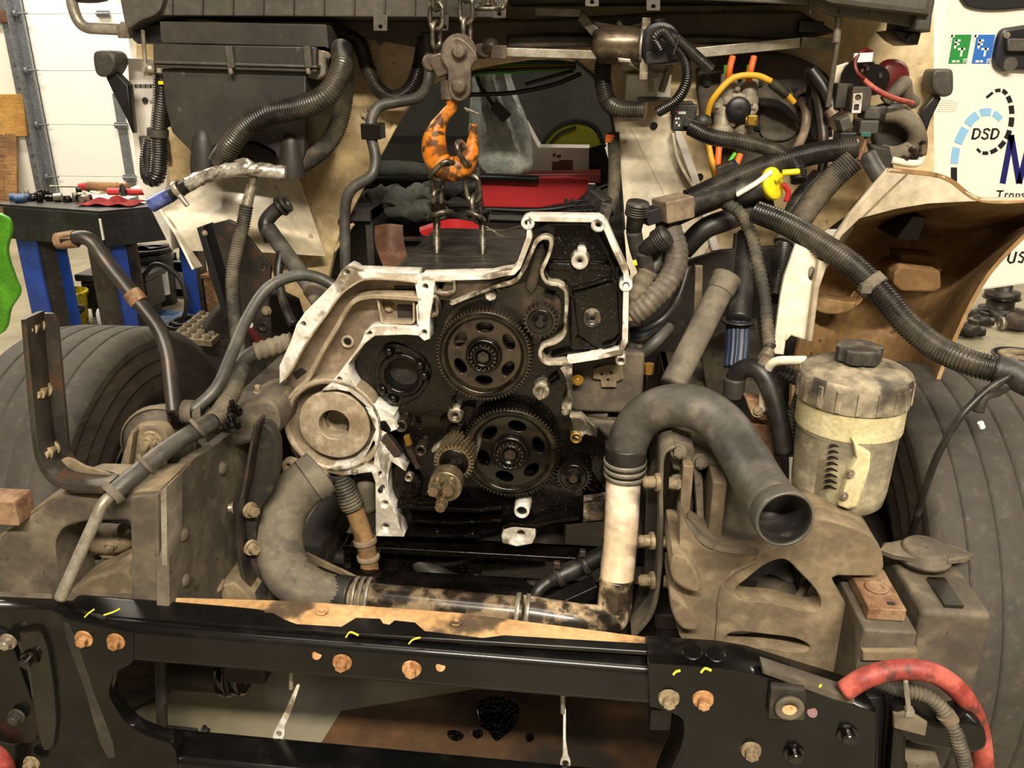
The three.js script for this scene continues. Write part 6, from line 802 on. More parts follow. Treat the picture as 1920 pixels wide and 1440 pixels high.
{ // left frame end casting
  const z = 0.36, t = thing('frame_end', 'dusty cast frame end on the left with an arched opening', 'frame');
  obj('front_plate', slab([[-120, 1090], [0, 1010], [90, 940], [130, 926], [240, 930], [300, 925], [306, 1200], [-120, 1240]], z, 0.12, 0.006, [roundC([[104, 1016], [118, 990], [160, 978], [243, 976], [246, 1112], [244, 1130], [114, 1130]], 10)]), M.frameDirt, t);
  obj('dust_cap', slab([[0, 1004], [90, 934], [130, 920], [240, 923], [300, 918], [300, 926], [240, 931], [130, 927], [90, 942], [0, 1011]], z - 0.004, 0.11, 0.002), M.frameTan, t, 'tan dust on the top');
  obj('post', slab([[244, 934], [296, 928], [303, 1190], [246, 1190]], z + 0.012, 0.02, 0.005), M.frameDirt, t);
  obj('edge_strip', slab([[300, 922], [312, 914], [315, 1126], [304, 1126]], z + 0.014, 0.06, 0.002), M.steelTube, t);
  const X0 = U(312, 1000, z).x;
  const wp = [[314, 918], [360, 862], [400, 838], [450, 800], [520, 760], [520, 1190], [316, 1190]].map(q => UX(q[0], q[1], X0));
  const sh = new THREE.Shape(); wp.forEach((p, i) => i ? sh.lineTo(p.z, p.y) : sh.moveTo(p.z, p.y)); const g = new THREE.ExtrudeGeometry(sh, { depth: 0.02, bevelEnabled: true, bevelThickness: 0.002, bevelSize: 0.002, bevelSegments: 1 }).rotateY(-Math.PI / 2).translate(X0, 0, 0);
  obj('rail_web', g, M.frameDirt, t);
  for (const [x, y, r] of [[343, 1002, 0.014], [347, 1088, 0.013], [416, 878, 0.015]]) { const p = UX(x, y, X0 + 0.001); obj('rivet', new THREE.SphereGeometry(r, 18, 8, 0, Math.PI * 2, 0, Math.PI / 2).scale(1, 0.7, 1).rotateZ(-Math.PI / 2).translate(p.x, p.y, p.z), M.frameDirt, t); }
  { const q = z - 0.12; obj('inner_casting', [ball(U(200, 1010, q), 0.05, 1.2, 0.6, 0.7), cyl(U(150, 1030, q), U(235, 1000, q), 0.022), cyl(U(205, 1000, q), U(205, 1036, q), 0.02), ball(U(170, 1082, q), 0.05, 1.4, 0.5, 1)], M.frameTan, t); bolt(t, U(207, 1024, q + 0.03), V(0, -0.6, 1), 0.009, M.boltDirt); bolt(t, U(118, 1020, q + 0.04), V(0, 0, 1), 0.012, M.frameTan); obj('spring_pin', [ringG(U(155, 1015, q + 0.03), Z, 0.008, 0.018, 0.02)], M.steelTube, t); }
  obj('lower_arm', [slab(smooth([[120, 1118], [160, 1090], [240, 1070], [246, 1130], [120, 1135]], 3), z - 0.03, 0.12, 0.006)], M.frameTan, t);
  solo('rusty_block', pbox(-60, 940, 30, 985, z + 0.03, 0.05, 0.004), M.rustPad, 'rusty brown steel block on the left frame end', 'block');
  obj('rail_top', bx(X0 - 0.09, X0 + 0.0, UX(450, 800, X0).y - 0.02, UX(450, 800, X0).y - 0.006, -0.7, UX(450, 800, X0).z, 0.002), M.frameDirt, t); obj('rail_side', bx(X0 - 0.012, X0, 0.62, UX(450, 800, X0).y - 0.01, -0.7, UX(520, 800, X0).z, 0.002), M.frameDark, t);
  // rail top clutter
  const rz = -0.05; obj('rail_cap', slab(smooth([[410, 806], [444, 764], [500, 748], [520, 760], [524, 810], [470, 832], [430, 838]], 3), 0.06, 0.14, 0.01), M.frameDirt, t);
  for (const [x, y, zz] of [[437, 800, 0.15], [440, 775, 0.12], [487, 745, 0.0]]) bolt(t, U(x, y, zz), V(0, 1, 0.2), 0.012, zz > 0.1 ? M.gearOily : M.boltDirt, { stud: 0.012, h: 0.016 });
  bolt(t, U(397, 1098, 0.2), V(0, 1, 0.15), 0.017, M.frameTan, { stud: 0.03, h: 0.022, flange: 1.6 });
  obj('foot_plate', slab([[330, 1130], [360, 1110], [440, 1090], [470, 1120], [480, 1160], [320, 1170]], 0.2, 0.1, 0.006), M.frameTan, t);
}
{ // spring hanger lug and brake chamber
  const z = 0.16, t = thing('hanger_lug', 'tan cast hanger lug with a large bolt over the left rail', 'lug'); obj('lug', slab(smooth([[226, 890], [238, 826], [252, 802], [300, 800], [314, 818], [314, 870], [300, 900]], 3), z + 0.06, 0.03, 0.006), M.frameTan, t); obj('side', slab([[224, 892], [238, 826], [246, 808], [250, 812], [240, 890]], z + 0.08, 0.03, 0.004), M.frameTan, t); bolt(t, U(285, 826, z + 0.06), Z, 0.014, M.boltDirt, { h: 0.02, stud: 0.01 });
  const c = thing('brake_chamber', 'round dusty brake chamber beside the left tyre', 'brake chamber'); const p = U(318, 806, 0.02); obj('shell', lathe([[0, 0], [0.05, 0.0], [0.064, 0.02], [0.064, 0.07], [0.07, 0.075], [0.07, 0.09], [0.06, 0.095], [0.03, 0.11], [0, 0.112]], p, V(0.25, 0.15, 1), 32), M.frameDirt, c); obj('band', lathe([[0.071, 0.07], [0.075, 0.075], [0.075, 0.09], [0.071, 0.095]], p, V(0.25, 0.15, 1), 32), M.frameTan, c);
}
{ // curved mount strap on the left with bolts
  const t = thing('engine_mount_strap', 'curved steel mount strap with tan bolts beside the left charge hose', 'strap');
  obj('strap', wallG(smooth([[478, 796], [468, 850], [456, 920], [444, 970], [446, 1030], [458, 1090], [486, 1128]], 5, false), [6, 8], 0.18, 0.05, 0.002), M.darkSteel, t);
  obj('mount_plate', slab(smooth([[476, 800], [500, 796], [520, 830], [512, 920], [486, 960], [484, 1060], [512, 1130], [486, 1130], [460, 1080], [448, 1010], [452, 950], [468, 880]], 3), 0.14, 0.03, 0.005), M.frameDark, t);
  for (const [x, y] of [[468, 956], [470, 1026]]) { bolt(t, U(x, y, 0.15), V(1, 0, 0.6), 0.012, M.boltDirt, { h: 0.02 }); } bolt(t, U(438, 952, 0.18), V(-1, 0, 0.3), 0.009, M.boltSteel);
}

// ---------- right side of the engine bay ----------
{ // fender with its hollow inner side
  const t = thing('right_fender', 'cream fibreglass fender with a dusty brown hollow inner side', 'fender');
  const zf = -0.12;
  obj('lip', slab([[1668, 316], [1770, 330], [1800, 352], [1836, 372], [1960, 372], [1960, 376], [1819, 378], [1740, 382], [1680, 392], [1612, 410], [1568, 452], [1530, 540], [1516, 536], [1552, 466], [1595, 402], [1636, 352]], zf, 0.02, 0.005), M.fenderLip, t);
  obj('lip_crease', wallG(smooth([[1704, 324], [1660, 366], [1618, 408]], 4, false), 3, zf + 0.003, 0.01, 0.001), M.frameTan, t);
  const rows = [[[1608, 408, zf - 0.02], [1690, 390, zf - 0.02], [1800, 378, zf - 0.02], [1960, 376, zf - 0.02]], [[1580, 440, -0.42], [1690, 420, -0.46], [1800, 410, -0.46], [1950, 415, -0.3]], [[1545, 500, -0.42], [1660, 500, -0.5], [1790, 490, -0.46], [1925, 438, -0.2]], [[1515, 580, -0.4], [1630, 590, -0.5], [1740, 580, -0.44], [1850, 520, -0.18]], [[1490, 670, -0.38], [1600, 670, -0.46], [1700, 670, -0.4], [1785, 648, -0.16]], [[1480, 760, -0.36], [1590, 755, -0.42], [1680, 750, -0.36], [1752, 730, -0.14]]];
  obj('inner_shell', gridSheet(rows.map(r => pp(r)), 20, 24, 0.008), M.fenderIn, t);
  obj('roof', gridSheet([pp([[1664, 318, zf], [1770, 332, zf], [1836, 374, zf], [1960, 374, zf]]), [U(1664, 318, zf), U(1770, 332, zf), U(1836, 374, zf), U(1960, 374, zf)].map(p => V(p.x + 0.05, p.y - 0.14, -0.5))], 16, 6, 0.008), M.fenderIn, t);
  obj('side_return', sheet([[U(1666, 317, zf), V(U(1666, 317, zf).x + 0.12, U(1666, 317, zf).y - 0.12, -0.5)], [U(1595, 402, zf), V(U(1595, 402, zf).x + 0.14, U(1595, 402, zf).y - 0.06, -0.5)], [U(1520, 540, zf), V(U(1520, 540, zf).x + 0.12, U(1520, 540, zf).y, -0.45)]], 0.008), M.fenderLip, t);
  obj('lamp_box', slab(roundC([[1676, 510], [1692, 498], [1764, 508], [1766, 540], [1752, 548], [1690, 546], [1674, 532]], 5), -0.3, 0.12, 0.008), M.fenderIn, t); obj('lamp_shelf', slab([[1690, 476], [1760, 482], [1768, 510], [1686, 504]], -0.36, 0.08, 0.004), M.fenderIn, t); obj('vent', slab([[1712, 405], [1738, 408], [1722, 452], [1680, 448]], -0.3, 0.14, 0.002), M.plasticBlack, t);
  obj('pocket', slab(smooth([[1530, 560], [1610, 566], [1616, 556], [1600, 580], [1560, 590], [1528, 580]], 3), -0.36, 0.05, 0.004), M.fenderIn, t);
  obj('inner_flange', slab([[1492, 457], [1548, 482], [1554, 492], [1536, 540], [1523, 642], [1513, 640], [1484, 630], [1474, 640], [1470, 666], [1448, 664], [1462, 560], [1470, 518]], -0.08, 0.012, 0.004, [ovalPts(1522, 514, 6, 13, 14)]), M.creamClean, t); obj('flange_fold', slab([[1536, 488], [1554, 492], [1537, 540], [1524, 642], [1514, 640], [1526, 540]], -0.06, 0.03, 0.004), M.fenderLip, t);
}
{ // reservoir
  const zc = 0.1, c = U(1602, 716, zc), s = mpp(c), R = 101 * s, t = thing('fluid_reservoir', 'dirty translucent power steering reservoir with a ribbed black lid', 'reservoir');
  const top = V(c.x, c.y, zc), H = 0.215; const b0 = V(c.x, c.y - H - 0.03, zc);
  obj('tank', lathe([[0, 0], [R * 0.72, 0], [R * 0.84, 0.012], [R * 0.88, 0.04], [R * 0.92, H * 0.72], [R * 0.955, H * 0.74], [R * 0.955, H], [R * 0.9, H]], b0, Y, 56), M.tank, t);
  obj('collar', lathe([[R * 0.93, H * 0.76], [R * 0.965, H * 0.76], [R * 0.965, H * 0.99], [R * 0.93, H * 0.99]], b0, Y, 56), M.tankClean, t);
  const lid = obj('lid', [lathe([[0, 0.042], [R * 0.3, 0.04], [R * 0.86, 0.03], [R * 0.97, 0.024], [R * 1.0, 0.016], [R * 1.0, -0.03], [R * 0.94, -0.032]], top, Y, 64)], M.lid, t, 'black lid with pale dust patches');
  for (let k = 0; k < 18; k++) { const a = k / 18 * Math.PI * 2; obj('grip_rib', box(0.006, 0.042, 0.01, 0, 0, 0, 0.002).rotateY(-a).translate(top.x + Math.cos(a) * R * 0.995, top.y - 0.008, top.z + Math.sin(a) * R * 0.995), M.lid, lid); }
  const cap = []; for (let k = 0; k < 6; k++) { const a = k / 6 * Math.PI * 2 + 0.2; } const hx = new THREE.Shape(); for (let k = 0; k < 24; k++) { const a = k / 24 * Math.PI * 2, r = R * (0.33 + 0.06 * Math.abs(Math.cos(a * 3))); k ? hx.lineTo(Math.cos(a) * r, Math.sin(a) * r) : hx.moveTo(Math.cos(a) * r, Math.sin(a) * r); }
  obj('filler_cap', [new THREE.ExtrudeGeometry(hx, { depth: 0.022, bevelEnabled: true, bevelThickness: 0.003, bevelSize: 0.003, bevelSegments: 2 }).rotateX(-Math.PI / 2).translate(top.x, top.y + 0.046, top.z), cyl(V(top.x, top.y + 0.03, top.z), V(top.x, top.y + 0.046, top.z), R * 0.27)], M.capDark, lid);
  for (let k = 0; k < 8; k++) obj('level_mark', slab(ribbon(smooth([[1556 - k * 1.4, 838 + k * 11], [1566 - k * 1.4, 836 + k * 11], [1580 - k * 1.4, 841 + k * 11], [1592 - k * 1.4, 838 + k * 11]], 3, false), 3)[0], zc + R * 0.84, 0.006, 0.001), M.gearOily, t);
  obj('bracket', slab([[1598, 824], [1612, 838], [1634, 852], [1632, 880], [1610, 950], [1590, 956], [1574, 950], [1578, 930], [1594, 880], [1606, 860]], zc + R + 0.006, 0.03, 0.005), M.tankClean, t, 'clean cream moulded bracket'); for (const [x, y] of [[1594, 888], [1582, 930]]) bolt(t, U(x, y, zc + R + 0.006), Z, 0.006, M.boltSteel);
  obj('stand', [bx(c.x - 0.05, c.x + 0.03, b0.y - 0.12, b0.y + 0.002, zc - 0.03, zc + 0.03, 0.006)], M.frameDark, t);
  const h = thing('return_pipe', 'pale bent metal pipe with a steel fitting running into the reservoir', 'pipe'); obj('pipe', bentTube([[1430, 770, 0.0], [1434, 700, 0.0], [1450, 676, 0.02], [1510, 676, 0.06]], 0.009, 0.03, 40, 12), M.creamClean, h); obj('fitting', [cyl(U(1424, 690, 0.0), U(1436, 672, 0.0), 0.011, 0.011, 6), cyl(U(1418, 698, 0), U(1426, 688, 0), 0.008), cyl(U(1434, 674, 0), U(1440, 662, -0.02), 0.014)], M.boltSteel, h);
  const k1 = thing('corrugated_loom', 'short dusty ribbed hose dropping behind the rim of the reservoir', 'hose'); obj('loom', loom([[1462, 690, 0.0], [1486, 704, 0.0], [1508, 720, -0.02], [1496, 760, -0.03], [1480, 800, -0.02], [1476, 850, 0.0]], 0.014, 0.008, 0.0018), M.loomDusty, k1);
}
{ // big U hose with its open mouth, the white pipe and the lower pipe
  const t = thing('intercooler_hose', 'large grey rubber hose bent over in a U with an open round mouth', 'hose');
  const path = spline(pp([[1173, 868, 0.1], [1178, 828, 0.1], [1204, 784, 0.1], [1250, 762, 0.12], [1304, 764, 0.15], [1352, 794, 0.18], [1392, 852, 0.24], [1428, 914, 0.32], [1456, 955, 0.385], [1472, 974, 0.42]]));
  obj('hose', sweep(path, 80, 36, (s, q) => lerp(0.039, 0.044, q), false), M.rubber, t);
  const e = path.getPoint(1), d = path.getTangent(1); obj('mouth', lathe([[0.041, -0.03], [0.0465, -0.03], [0.0475, -0.004], [0.046, 0.002], [0.0415, 0.002], [0.041, -0.03]], e, d, 48), M.rubber, t); obj('liner', lathe([[0.0412, 0], [0.039, -0.004], [0.0375, -0.07], [0, -0.07]], e, d, 40), M.rubberBlack, t);
  obj('cuff', tube([[1172, 884, 0.1], [1174, 832, 0.1]], 0.0405, 10, 36), M.rubberBlack, t);
  for (const y of [868, 880, 892]) obj('clamp', ringG(U(1172, y, 0.1), Y, 0.038, 0.0425, 0.008, 40), M.steelTube, t);
  const w = thing('charge_pipe', 'white painted steel charge pipe with grimy flaking elbow', 'pipe');
  obj('pipe', sweep(bent(pp([[1170, 880, 0.1], [1164, 1010, 0.12], [1156, 1090, 0.14]]), 0.03), 30, 36, () => 0.0345), M.pipeWhite, w);
  obj('elbow', sweep(bent(pp([[1157, 1082, 0.138], [1150, 1168, 0.16], [1092, 1166, 0.19], [976, 1148, 0.2]]), 0.075), 50, 36, () => 0.035), mat(0xb09a7a, [[0x2a221b, 'big', 0.44, 0.52, 0.95], [0x15110d, 'mid', 0.56, 0.64, 0.9], [0xe0ccac, 'big2', 0.6, 0.68, 0.9]], { rough: 0.3, tile: 0.22, clear: 0.4 }), w, 'pipe elbow with flaking black grime');
  obj('lower_pipe', sweep(bent(pp([[985, 1150, 0.2], [820, 1134, 0.19], [650, 1118, 0.17]]), 0.02), 40, 32, () => 0.0325), M.pipeGrime, w, 'pipe coated in black oily grime');
  obj('grime_flake', sweep(spline(pp([[1137, 1010, 0.122], [1134, 1060, 0.13], [1130, 1110, 0.145]])), 20, 10, (s, q, a) => 0.008 + 0.004 * Math.sin(q * 23) * Math.sin(a * 3)), M.pipeGrime, w);
  for (const x of [966, 984]) obj('clamp', ringG(U(x, 1147 + (x - 966) * 0.1, 0.2), V(1, -0.07, 0), 0.032, 0.0385, 0.009, 40), M.steelTube, w);
  const l = thing('charge_hose', 'large dusty grey rubber elbow hose running from the pump to the lower pipe', 'hose');
  const lp = spline(pp([[594, 892, 0.03], [560, 918, 0.05], [530, 966, 0.08], [524, 1024, 0.11], [544, 1080, 0.14], [590, 1106, 0.16], [648, 1116, 0.17]]));
  obj('hose', sweep(lp, 70, 36, (s, q) => 0.05 - 0.012 * sstep(0.6, 1, q) + 0.003 * sstep(0.1, 0, q)), M.rubberDusty, l);
  for (const [x, dx] of [[664, 0], [676, 1], [688, 2]]) obj('clamp', ringG(U(x, 1118 + dx, 0.17), V(1, -0.06, 0), 0.034, 0.042, 0.008, 40), dx === 1 ? M.rubberDusty : M.steelTube, l);
  obj('cuff', tube([[630, 1114, 0.165], [662, 1118, 0.17]], 0.041, 8, 30), M.rubberBlack, l);
  obj('collar', sweep(spline(pp([[601, 886, 0.024], [592, 893, 0.032], [578, 903, 0.042]])), 8, 36, () => 0.0525), M.rubberDusty, l);
  obj('flange_plate', slab(smooth([[528, 868], [540, 862], [575, 878], [612, 892], [610, 905], [590, 900], [560, 885], [534, 890]], 3), 0.012, 0.02, 0.003, [circlePts(540, 874, 4, 10)]), M.discTan, l); bolt(l, U(618, 900, 0.01), V(0.3, -0.3, 1), 0.009, M.darkSteel);
}
{ // hoses below the engine
  const t1 = thing('lower_coolant_hose', 'brown muddy ribbed hose dropping below the pump flange', 'hose'); obj('hose', tube([[652, 930, -0.02], [672, 976, -0.02], [690, 1040, 0.0], [696, 1110, 0.02]], 0.021, 40, 18), mat(0x6d5231, [[0x4a3a24, 'mid', 0.45, 0.7, 0.8], [0x8d6f46, 'big', 0.55, 0.75, 0.7]], { rough: 0.8, tile: 0.15 }), t1); obj('ribs', loom([[636, 888, -0.02], [652, 930, -0.02], [662, 952, -0.02]], 0.024, 0.008, 0.002), M.loomDusty, t1); obj('clamp', [ringG(U(684, 1010, -0.01), V(0.15, -1, 0.1), 0.021, 0.027, 0.012), ringG(U(690, 1040, 0), V(0.1, -1, 0.1), 0.021, 0.026, 0.012)], M.frameTan, t1);
  solo('grey_canister', lathe([[0, 0], [0.018, 0.004], [0.022, 0.02], [0.022, 0.07], [0.018, 0.085], [0, 0.09]], U(690, 962, -0.06), Y, 20), M.frameDirt, 'small grey dusty canister behind the bare side flange', 'canister');
  const t2 = thing('lower_black_hose', 'wide black hose sagging below the oil pan toward the right', 'hose'); obj('hose', tube([[752, 1010, -0.1], [790, 1058, -0.06], [850, 1092, -0.02], [920, 1104, 0.02], [1010, 1106, 0.04]], 0.022, 40, 16), M.rubberBlack, t2); obj('clamp', ringG(U(884, 1098, 0.0), V(1, -0.2, 0.1), 0.022, 0.027, 0.014), M.frameDirt, t2);
  const t3 = thing('heater_return_hose', 'black hose with spring clamps rising to the right under the engine lug', 'hose'); obj('hose', sweep(spline(pp([[1000, 1150, 0.1], [1006, 1112, 0.09], [1030, 1090, 0.07], [1080, 1066, 0.05], [1140, 1036, 0.04]])), 50, 18, (s, q) => lerp(0.014, 0.02, sstep(0.35, 0.45, q))), M.rubberBlack, t3); for (const [x, y] of [[1044, 1082], [1092, 1060]]) obj('clamp', [ringG(U(x, y, 0.065), V(1, 0.5, -0.2), 0.02, 0.0245, 0.012), pbox(x - 6, y - 26, x + 6, y - 14, 0.085, 0.012, 0.002)], M.darkSteel, t3);
  const t4 = thing('radiator_support', 'black greasy support rail across the bay below the engine with an added shading tray', 'rail'); obj('rail', [bar(U(560, 1070, -0.05), U(1010, 1138, 0.06), 0.05, 0.04), bar(U(960, 1120, 0.06), U(1140, 1120, 0.06), 0.05, 0.04)], M.oil, t4); obj('strip', bar(U(575, 1052, 0.0), U(690, 1108, 0.08), 0.006, 0.05), M.frameTan, t4); obj('strip', bar(U(990, 1158, 0.14), U(1120, 1098, 0.1), 0.04, 0.03), M.blackPaint, t4);
  obj('tray', bx(-0.4, 0.4, 0.545, 0.56, 0.02, 0.35, 0.004), M.oil, t4); { const cr = thing('added_crossmember', 'added black crossmember under the engine hiding and shading the lit floor', 'crossmember'); obj('channel', [bx(-0.3, 0.4, 0.42, 0.6, -0.06, -0.045, 0.003), bx(-0.3, 0.4, 0.585, 0.6, -0.06, -0.005, 0.003), bx(-0.3, 0.4, 0.42, 0.435, -0.06, -0.005, 0.003)], M.oil, cr); obj('gusset', bx(-0.3, -0.285, 0.42, 0.6, -0.06, -0.005), M.oil, cr); }  // tray and crossmember added to keep the floor behind the beam dark
  const t5 = thing('front_axle', 'dark forged front axle beam between the wheels', 'axle'); obj('beam', [bx(-0.84, 0.84, 0.36, 0.46, -0.3, -0.18, 0.02)], M.frameDark, t5); obj('knuckle', bx(-0.87, -0.76, 0.36, 0.62, -0.32, -0.16, 0.03), M.frameDark, t5); obj('knuckle', bx(0.76, 0.87, 0.36, 0.62, -0.28, -0.12, 0.03), M.frameDark, t5); obj('spring', [bx(-0.46, -0.38, 0.46, 0.5, -0.95, 0.3, 0.006), bx(-0.46, -0.38, 0.5, 0.54, -0.7, 0.1, 0.006)], M.frameDark, t5); obj('spring', [bx(0.4, 0.48, 0.46, 0.5, -0.95, 0.3, 0.006), bx(0.4, 0.48, 0.5, 0.54, -0.7, 0.1, 0.006)], M.frameDark, t5);
  const t6 = thing('lower_drum', 'dark round filter drum below the beam on the left', 'drum'); const p6 = U(440, 1250, 0.1); obj('shell', [cyl(V(p6.x - 0.16, p6.y, 0.1), V(p6.x + 0.02, p6.y, 0.1), 0.06, 0.06, 28)], M.frameDark, t6); obj('rib', [ringG(V(p6.x - 0.02, p6.y, 0.1), X, 0.05, 0.066, 0.02), ringG(V(p6.x + 0.01, p6.y, 0.1), X, 0.03, 0.062, 0.02)], M.gearOily, t6);
  obj('stay', [cyl(U(300, 1200, 0.2), U(304, 1360, 0.2), 0.012), bar(U(304, 1365, 0.2), U(370, 1372, 0.2), 0.012, 0.012)], M.frameDark, t6); bolt(t6, U(380, 1374, 0.2), X, 0.012, M.frameDark);
}
{ // right rail, mount plate and casting
  const z = 0.3, t = thing('steering_bracket', 'tan cast steering bracket with a triangular window and a slot', 'bracket');
  const face = [[1276, 960], [1287, 984], [1317, 1024], [1363, 1036], [1419, 1038], [1470, 1020], [1527, 975], [1579, 984], [1631, 1004], [1652, 1030], [1653, 1075], [1606, 1080], [1560, 1084], [1620, 1190], [1612, 1240], [1594, 1280], [1340, 1230], [1285, 1210], [1262, 1140], [1270, 1060], [1274, 1013]];
  obj('casting', slab(smooth(face, 3), z, 0.045, 0.009, [smooth([[1378, 1106], [1400, 1086], [1440, 1056], [1471, 1049], [1500, 1074], [1535, 1115], [1538, 1138], [1528, 1146], [1450, 1130], [1387, 1122]], 4), smooth([[1360, 1196], [1374, 1186], [1440, 1190], [1500, 1200], [1519, 1214], [1506, 1222], [1440, 1214], [1370, 1214]], 4)]), M.frameTan, t);
  obj('top_shelf', slab(smooth([[1440, 1036], [1480, 1010], [1527, 975], [1579, 984], [1631, 1004], [1652, 1030], [1650, 1046], [1560, 1044], [1480, 1042]], 3), z - 0.04, 0.12, 0.012), M.frameTan, t);
  obj('bulge', [slab(smooth([[1262, 1040], [1290, 1046], [1316, 1110], [1280, 1104], [1258, 1080]], 3), z + 0.03, 0.16, 0.02), slab(smooth([[1258, 1120], [1284, 1130], [1312, 1180], [1280, 1180], [1260, 1150]], 3), z + 0.03, 0.16, 0.02)], M.frameTan, t);
  obj('rib', wallG(smooth([[1420, 1052], [1370, 1080], [1352, 1110], [1346, 1170], [1342, 1215]], 4, false), 5, z + 0.006, 0.02, 0.003), M.frameTan, t);
  obj('scoop', gridSheet([pp([[1284, 976, 0.28], [1330, 1022, 0.3], [1420, 1038, 0.3]]), pp([[1290, 960, 0.2], [1350, 990, 0.18], [1428, 1010, 0.2]])], 14, 6, 0.01), M.frameDirt, t);
  obj('housing', [lathe([[0, 0], [0.05, 0], [0.07, 0.02], [0.075, 0.12], [0.06, 0.16], [0, 0.17]], U(1390, 1000, 0.12), V(-0.1, 1, -0.2), 32)], M.rubberDusty, t);
  obj('inner_shaft', cyl(U(1440, 1105, z - 0.1), U(1470, 1120, z - 0.06), 0.03), M.frameDirt, t); obj('inner_link', bar(U(1490, 1130, z - 0.04), U(1530, 1070, z - 0.1), 0.012, 0.012), M.frameDirt, t); obj('inner_pipe', cyl(U(1480, 1206, z - 0.1), U(1520, 1212, z - 0.1), 0.012), M.steelTube, t);
  const st = thing('frame_block', 'dusty stepped steel block carrying the rusty pad', 'block'), zt = 0.4;
  const Yb = U(1620, 1180, zt).y; const A = U(1620, 1180, zt), B = U(1722, 1182, zt); obj('block', [bx(A.x, B.x, A.y - 0.2, A.y, zt - 0.19, zt, 0.005)], M.frameDirt, st); obj('notch', slab([[1618, 1222], [1722, 1222], [1722, 1240], [1618, 1240]], zt + 0.01, 0.02, 0.003), M.frameTan, st);
  const pa = thing('rusty_pad', 'rusty brown rectangular pad with a round recess on the block', 'pad'); const pc = U(1652, 1120, zt - 0.06); obj('pad', box(0.062, 0.024, 0.12, pc.x + 0.0, A.y + 0.013, zt - 0.085, 0.003), M.rustPad, pa); obj('recess', [ringG(V(pc.x, A.y + 0.025, zt - 0.085), Y, 0.011, 0.02, 0.003)], M.rustPad, pa); obj('slot', [box(0.012, 0.002, 0.008, pc.x + 0.01, A.y + 0.0255, zt - 0.04), box(0.012, 0.002, 0.008, pc.x - 0.005, A.y + 0.0255, zt - 0.135)], M.frameDark, pa);
  const tk = thing('header_tank', 'square grey dusty metal tank with a winged pressure cap', 'tank'); const P1 = U(1728, 1150, 0.38), P2 = U(1862, 1160, 0.38); const ty = P1.y + 0.006; obj('box', bx(P1.x, P2.x, ty - 0.26, ty, 0.16, 0.38, 0.012), M.frameDirt, tk);
  const cc = V((P1.x + P2.x) / 2 - 0.008, ty, 0.24); const cap = obj('cap', lathe([[0, 0.042], [0.034, 0.04], [0.04, 0.034], [0.04, 0.022], [0.046, 0.02], [0.046, 0.012], [0.034, 0.01], [0.034, 0.0]], cc, Y, 36), M.frameDirt, tk); const wing = s => { const sh = new THREE.Shape(); sh.moveTo(s * 0.03, 0.028); sh.lineTo(s * 0.062, 0.014); sh.lineTo(s * 0.078, -0.006); sh.lineTo(s * 0.06, -0.02); sh.lineTo(s * 0.03, -0.028); return new THREE.ExtrudeGeometry(sh, { depth: 0.008, bevelEnabled: true, bevelSize: 0.002, bevelThickness: 0.002, bevelSegments: 1 }).rotateX(-Math.PI / 2).translate(cc.x, cc.y + 0.022, cc.z); }; obj('wing', wing(1), M.frameDirt, cap); obj('wing', wing(-1), M.frameDirt, cap); obj('dark_strip', box(0.03, 0.006, 0.08, cc.x + 0.005, ty + 0.004, cc.z + 0.09), M.gearOily, tk);  // dark flat strip on the tank top in front of the cap
  // mount plate on the right
  const mp = thing('engine_mount_plate', 'tall curved mount plate with side bolts right of the white pipe', 'mount plate');
  obj('plate', wallG(smooth([[1266, 836], [1246, 850], [1240, 900], [1240, 1000], [1236, 1080], [1222, 1150], [1186, 1196]], 5, false), [8, 10], 0.2, 0.09, 0.003), M.frameDirt, mp);
  obj('back_plate', slab(smooth([[1222, 880], [1236, 872], [1236, 1060], [1222, 1130], [1190, 1180], [1176, 1180], [1206, 1090], [1210, 1000]], 3), 0.14, 0.03, 0.004), M.frameDark, mp);
  for (const [x, y] of [[1212, 1014], [1212, 1088], [1222, 904]]) { const d = V(-1, 0, 0.15); bolt(mp, U(x + 14, y, 0.2), d, 0.012, M.boltDirt, { h: 0.028 }); bolt(mp, U(x + 32, y + 2, 0.2), V(1, 0, 0.1), 0.012, M.boltDirt, { h: 0.014, flange: 0 }); }
  const rl = thing('right_frame_rail', 'brown dusty right frame rail with a bolted top bracket', 'frame rail'); const xr = U(1262, 900, 0.15).x + 0.01;
  obj('web', bx(xr, xr + 0.02, 0.62, U(1270, 850, 0.15).y, -0.7, 0.2, 0.003), M.frameTan, rl); obj('flange', [bx(xr, xr + 0.1, U(1270, 850, 0.15).y - 0.012, U(1270, 850, 0.15).y, -0.7, 0.18, 0.003)], M.frameDirt, rl); obj('web', bx(xr + 0.05, xr + 0.075, 0.66, U(1290, 860, 0.15).y, 0.02, 0.24, 0.004), M.frameTan, rl);
  obj('top_bracket', [slab([[1240, 832], [1256, 820], [1300, 834], [1312, 880], [1296, 892], [1262, 880], [1252, 850]], 0.16, 0.06, 0.005), slab([[1300, 880], [1318, 900], [1322, 1000], [1308, 1000], [1304, 930]], 0.2, 0.04, 0.004)], M.frameDirt, rl); for (const [x, y] of [[1272, 846], [1312, 866], [1270, 904]]) bolt(rl, U(x, y, 0.18), V(0, 0.3, 1), 0.011, M.frameDirt, { h: 0.016 });
  obj('spatter_tube', [cyl(U(1322, 800, 0.05), U(1330, 900, 0.08), 0.012), cyl(U(1340, 810, 0.05), U(1334, 902, 0.08), 0.008)], M.frameDark, rl);
}
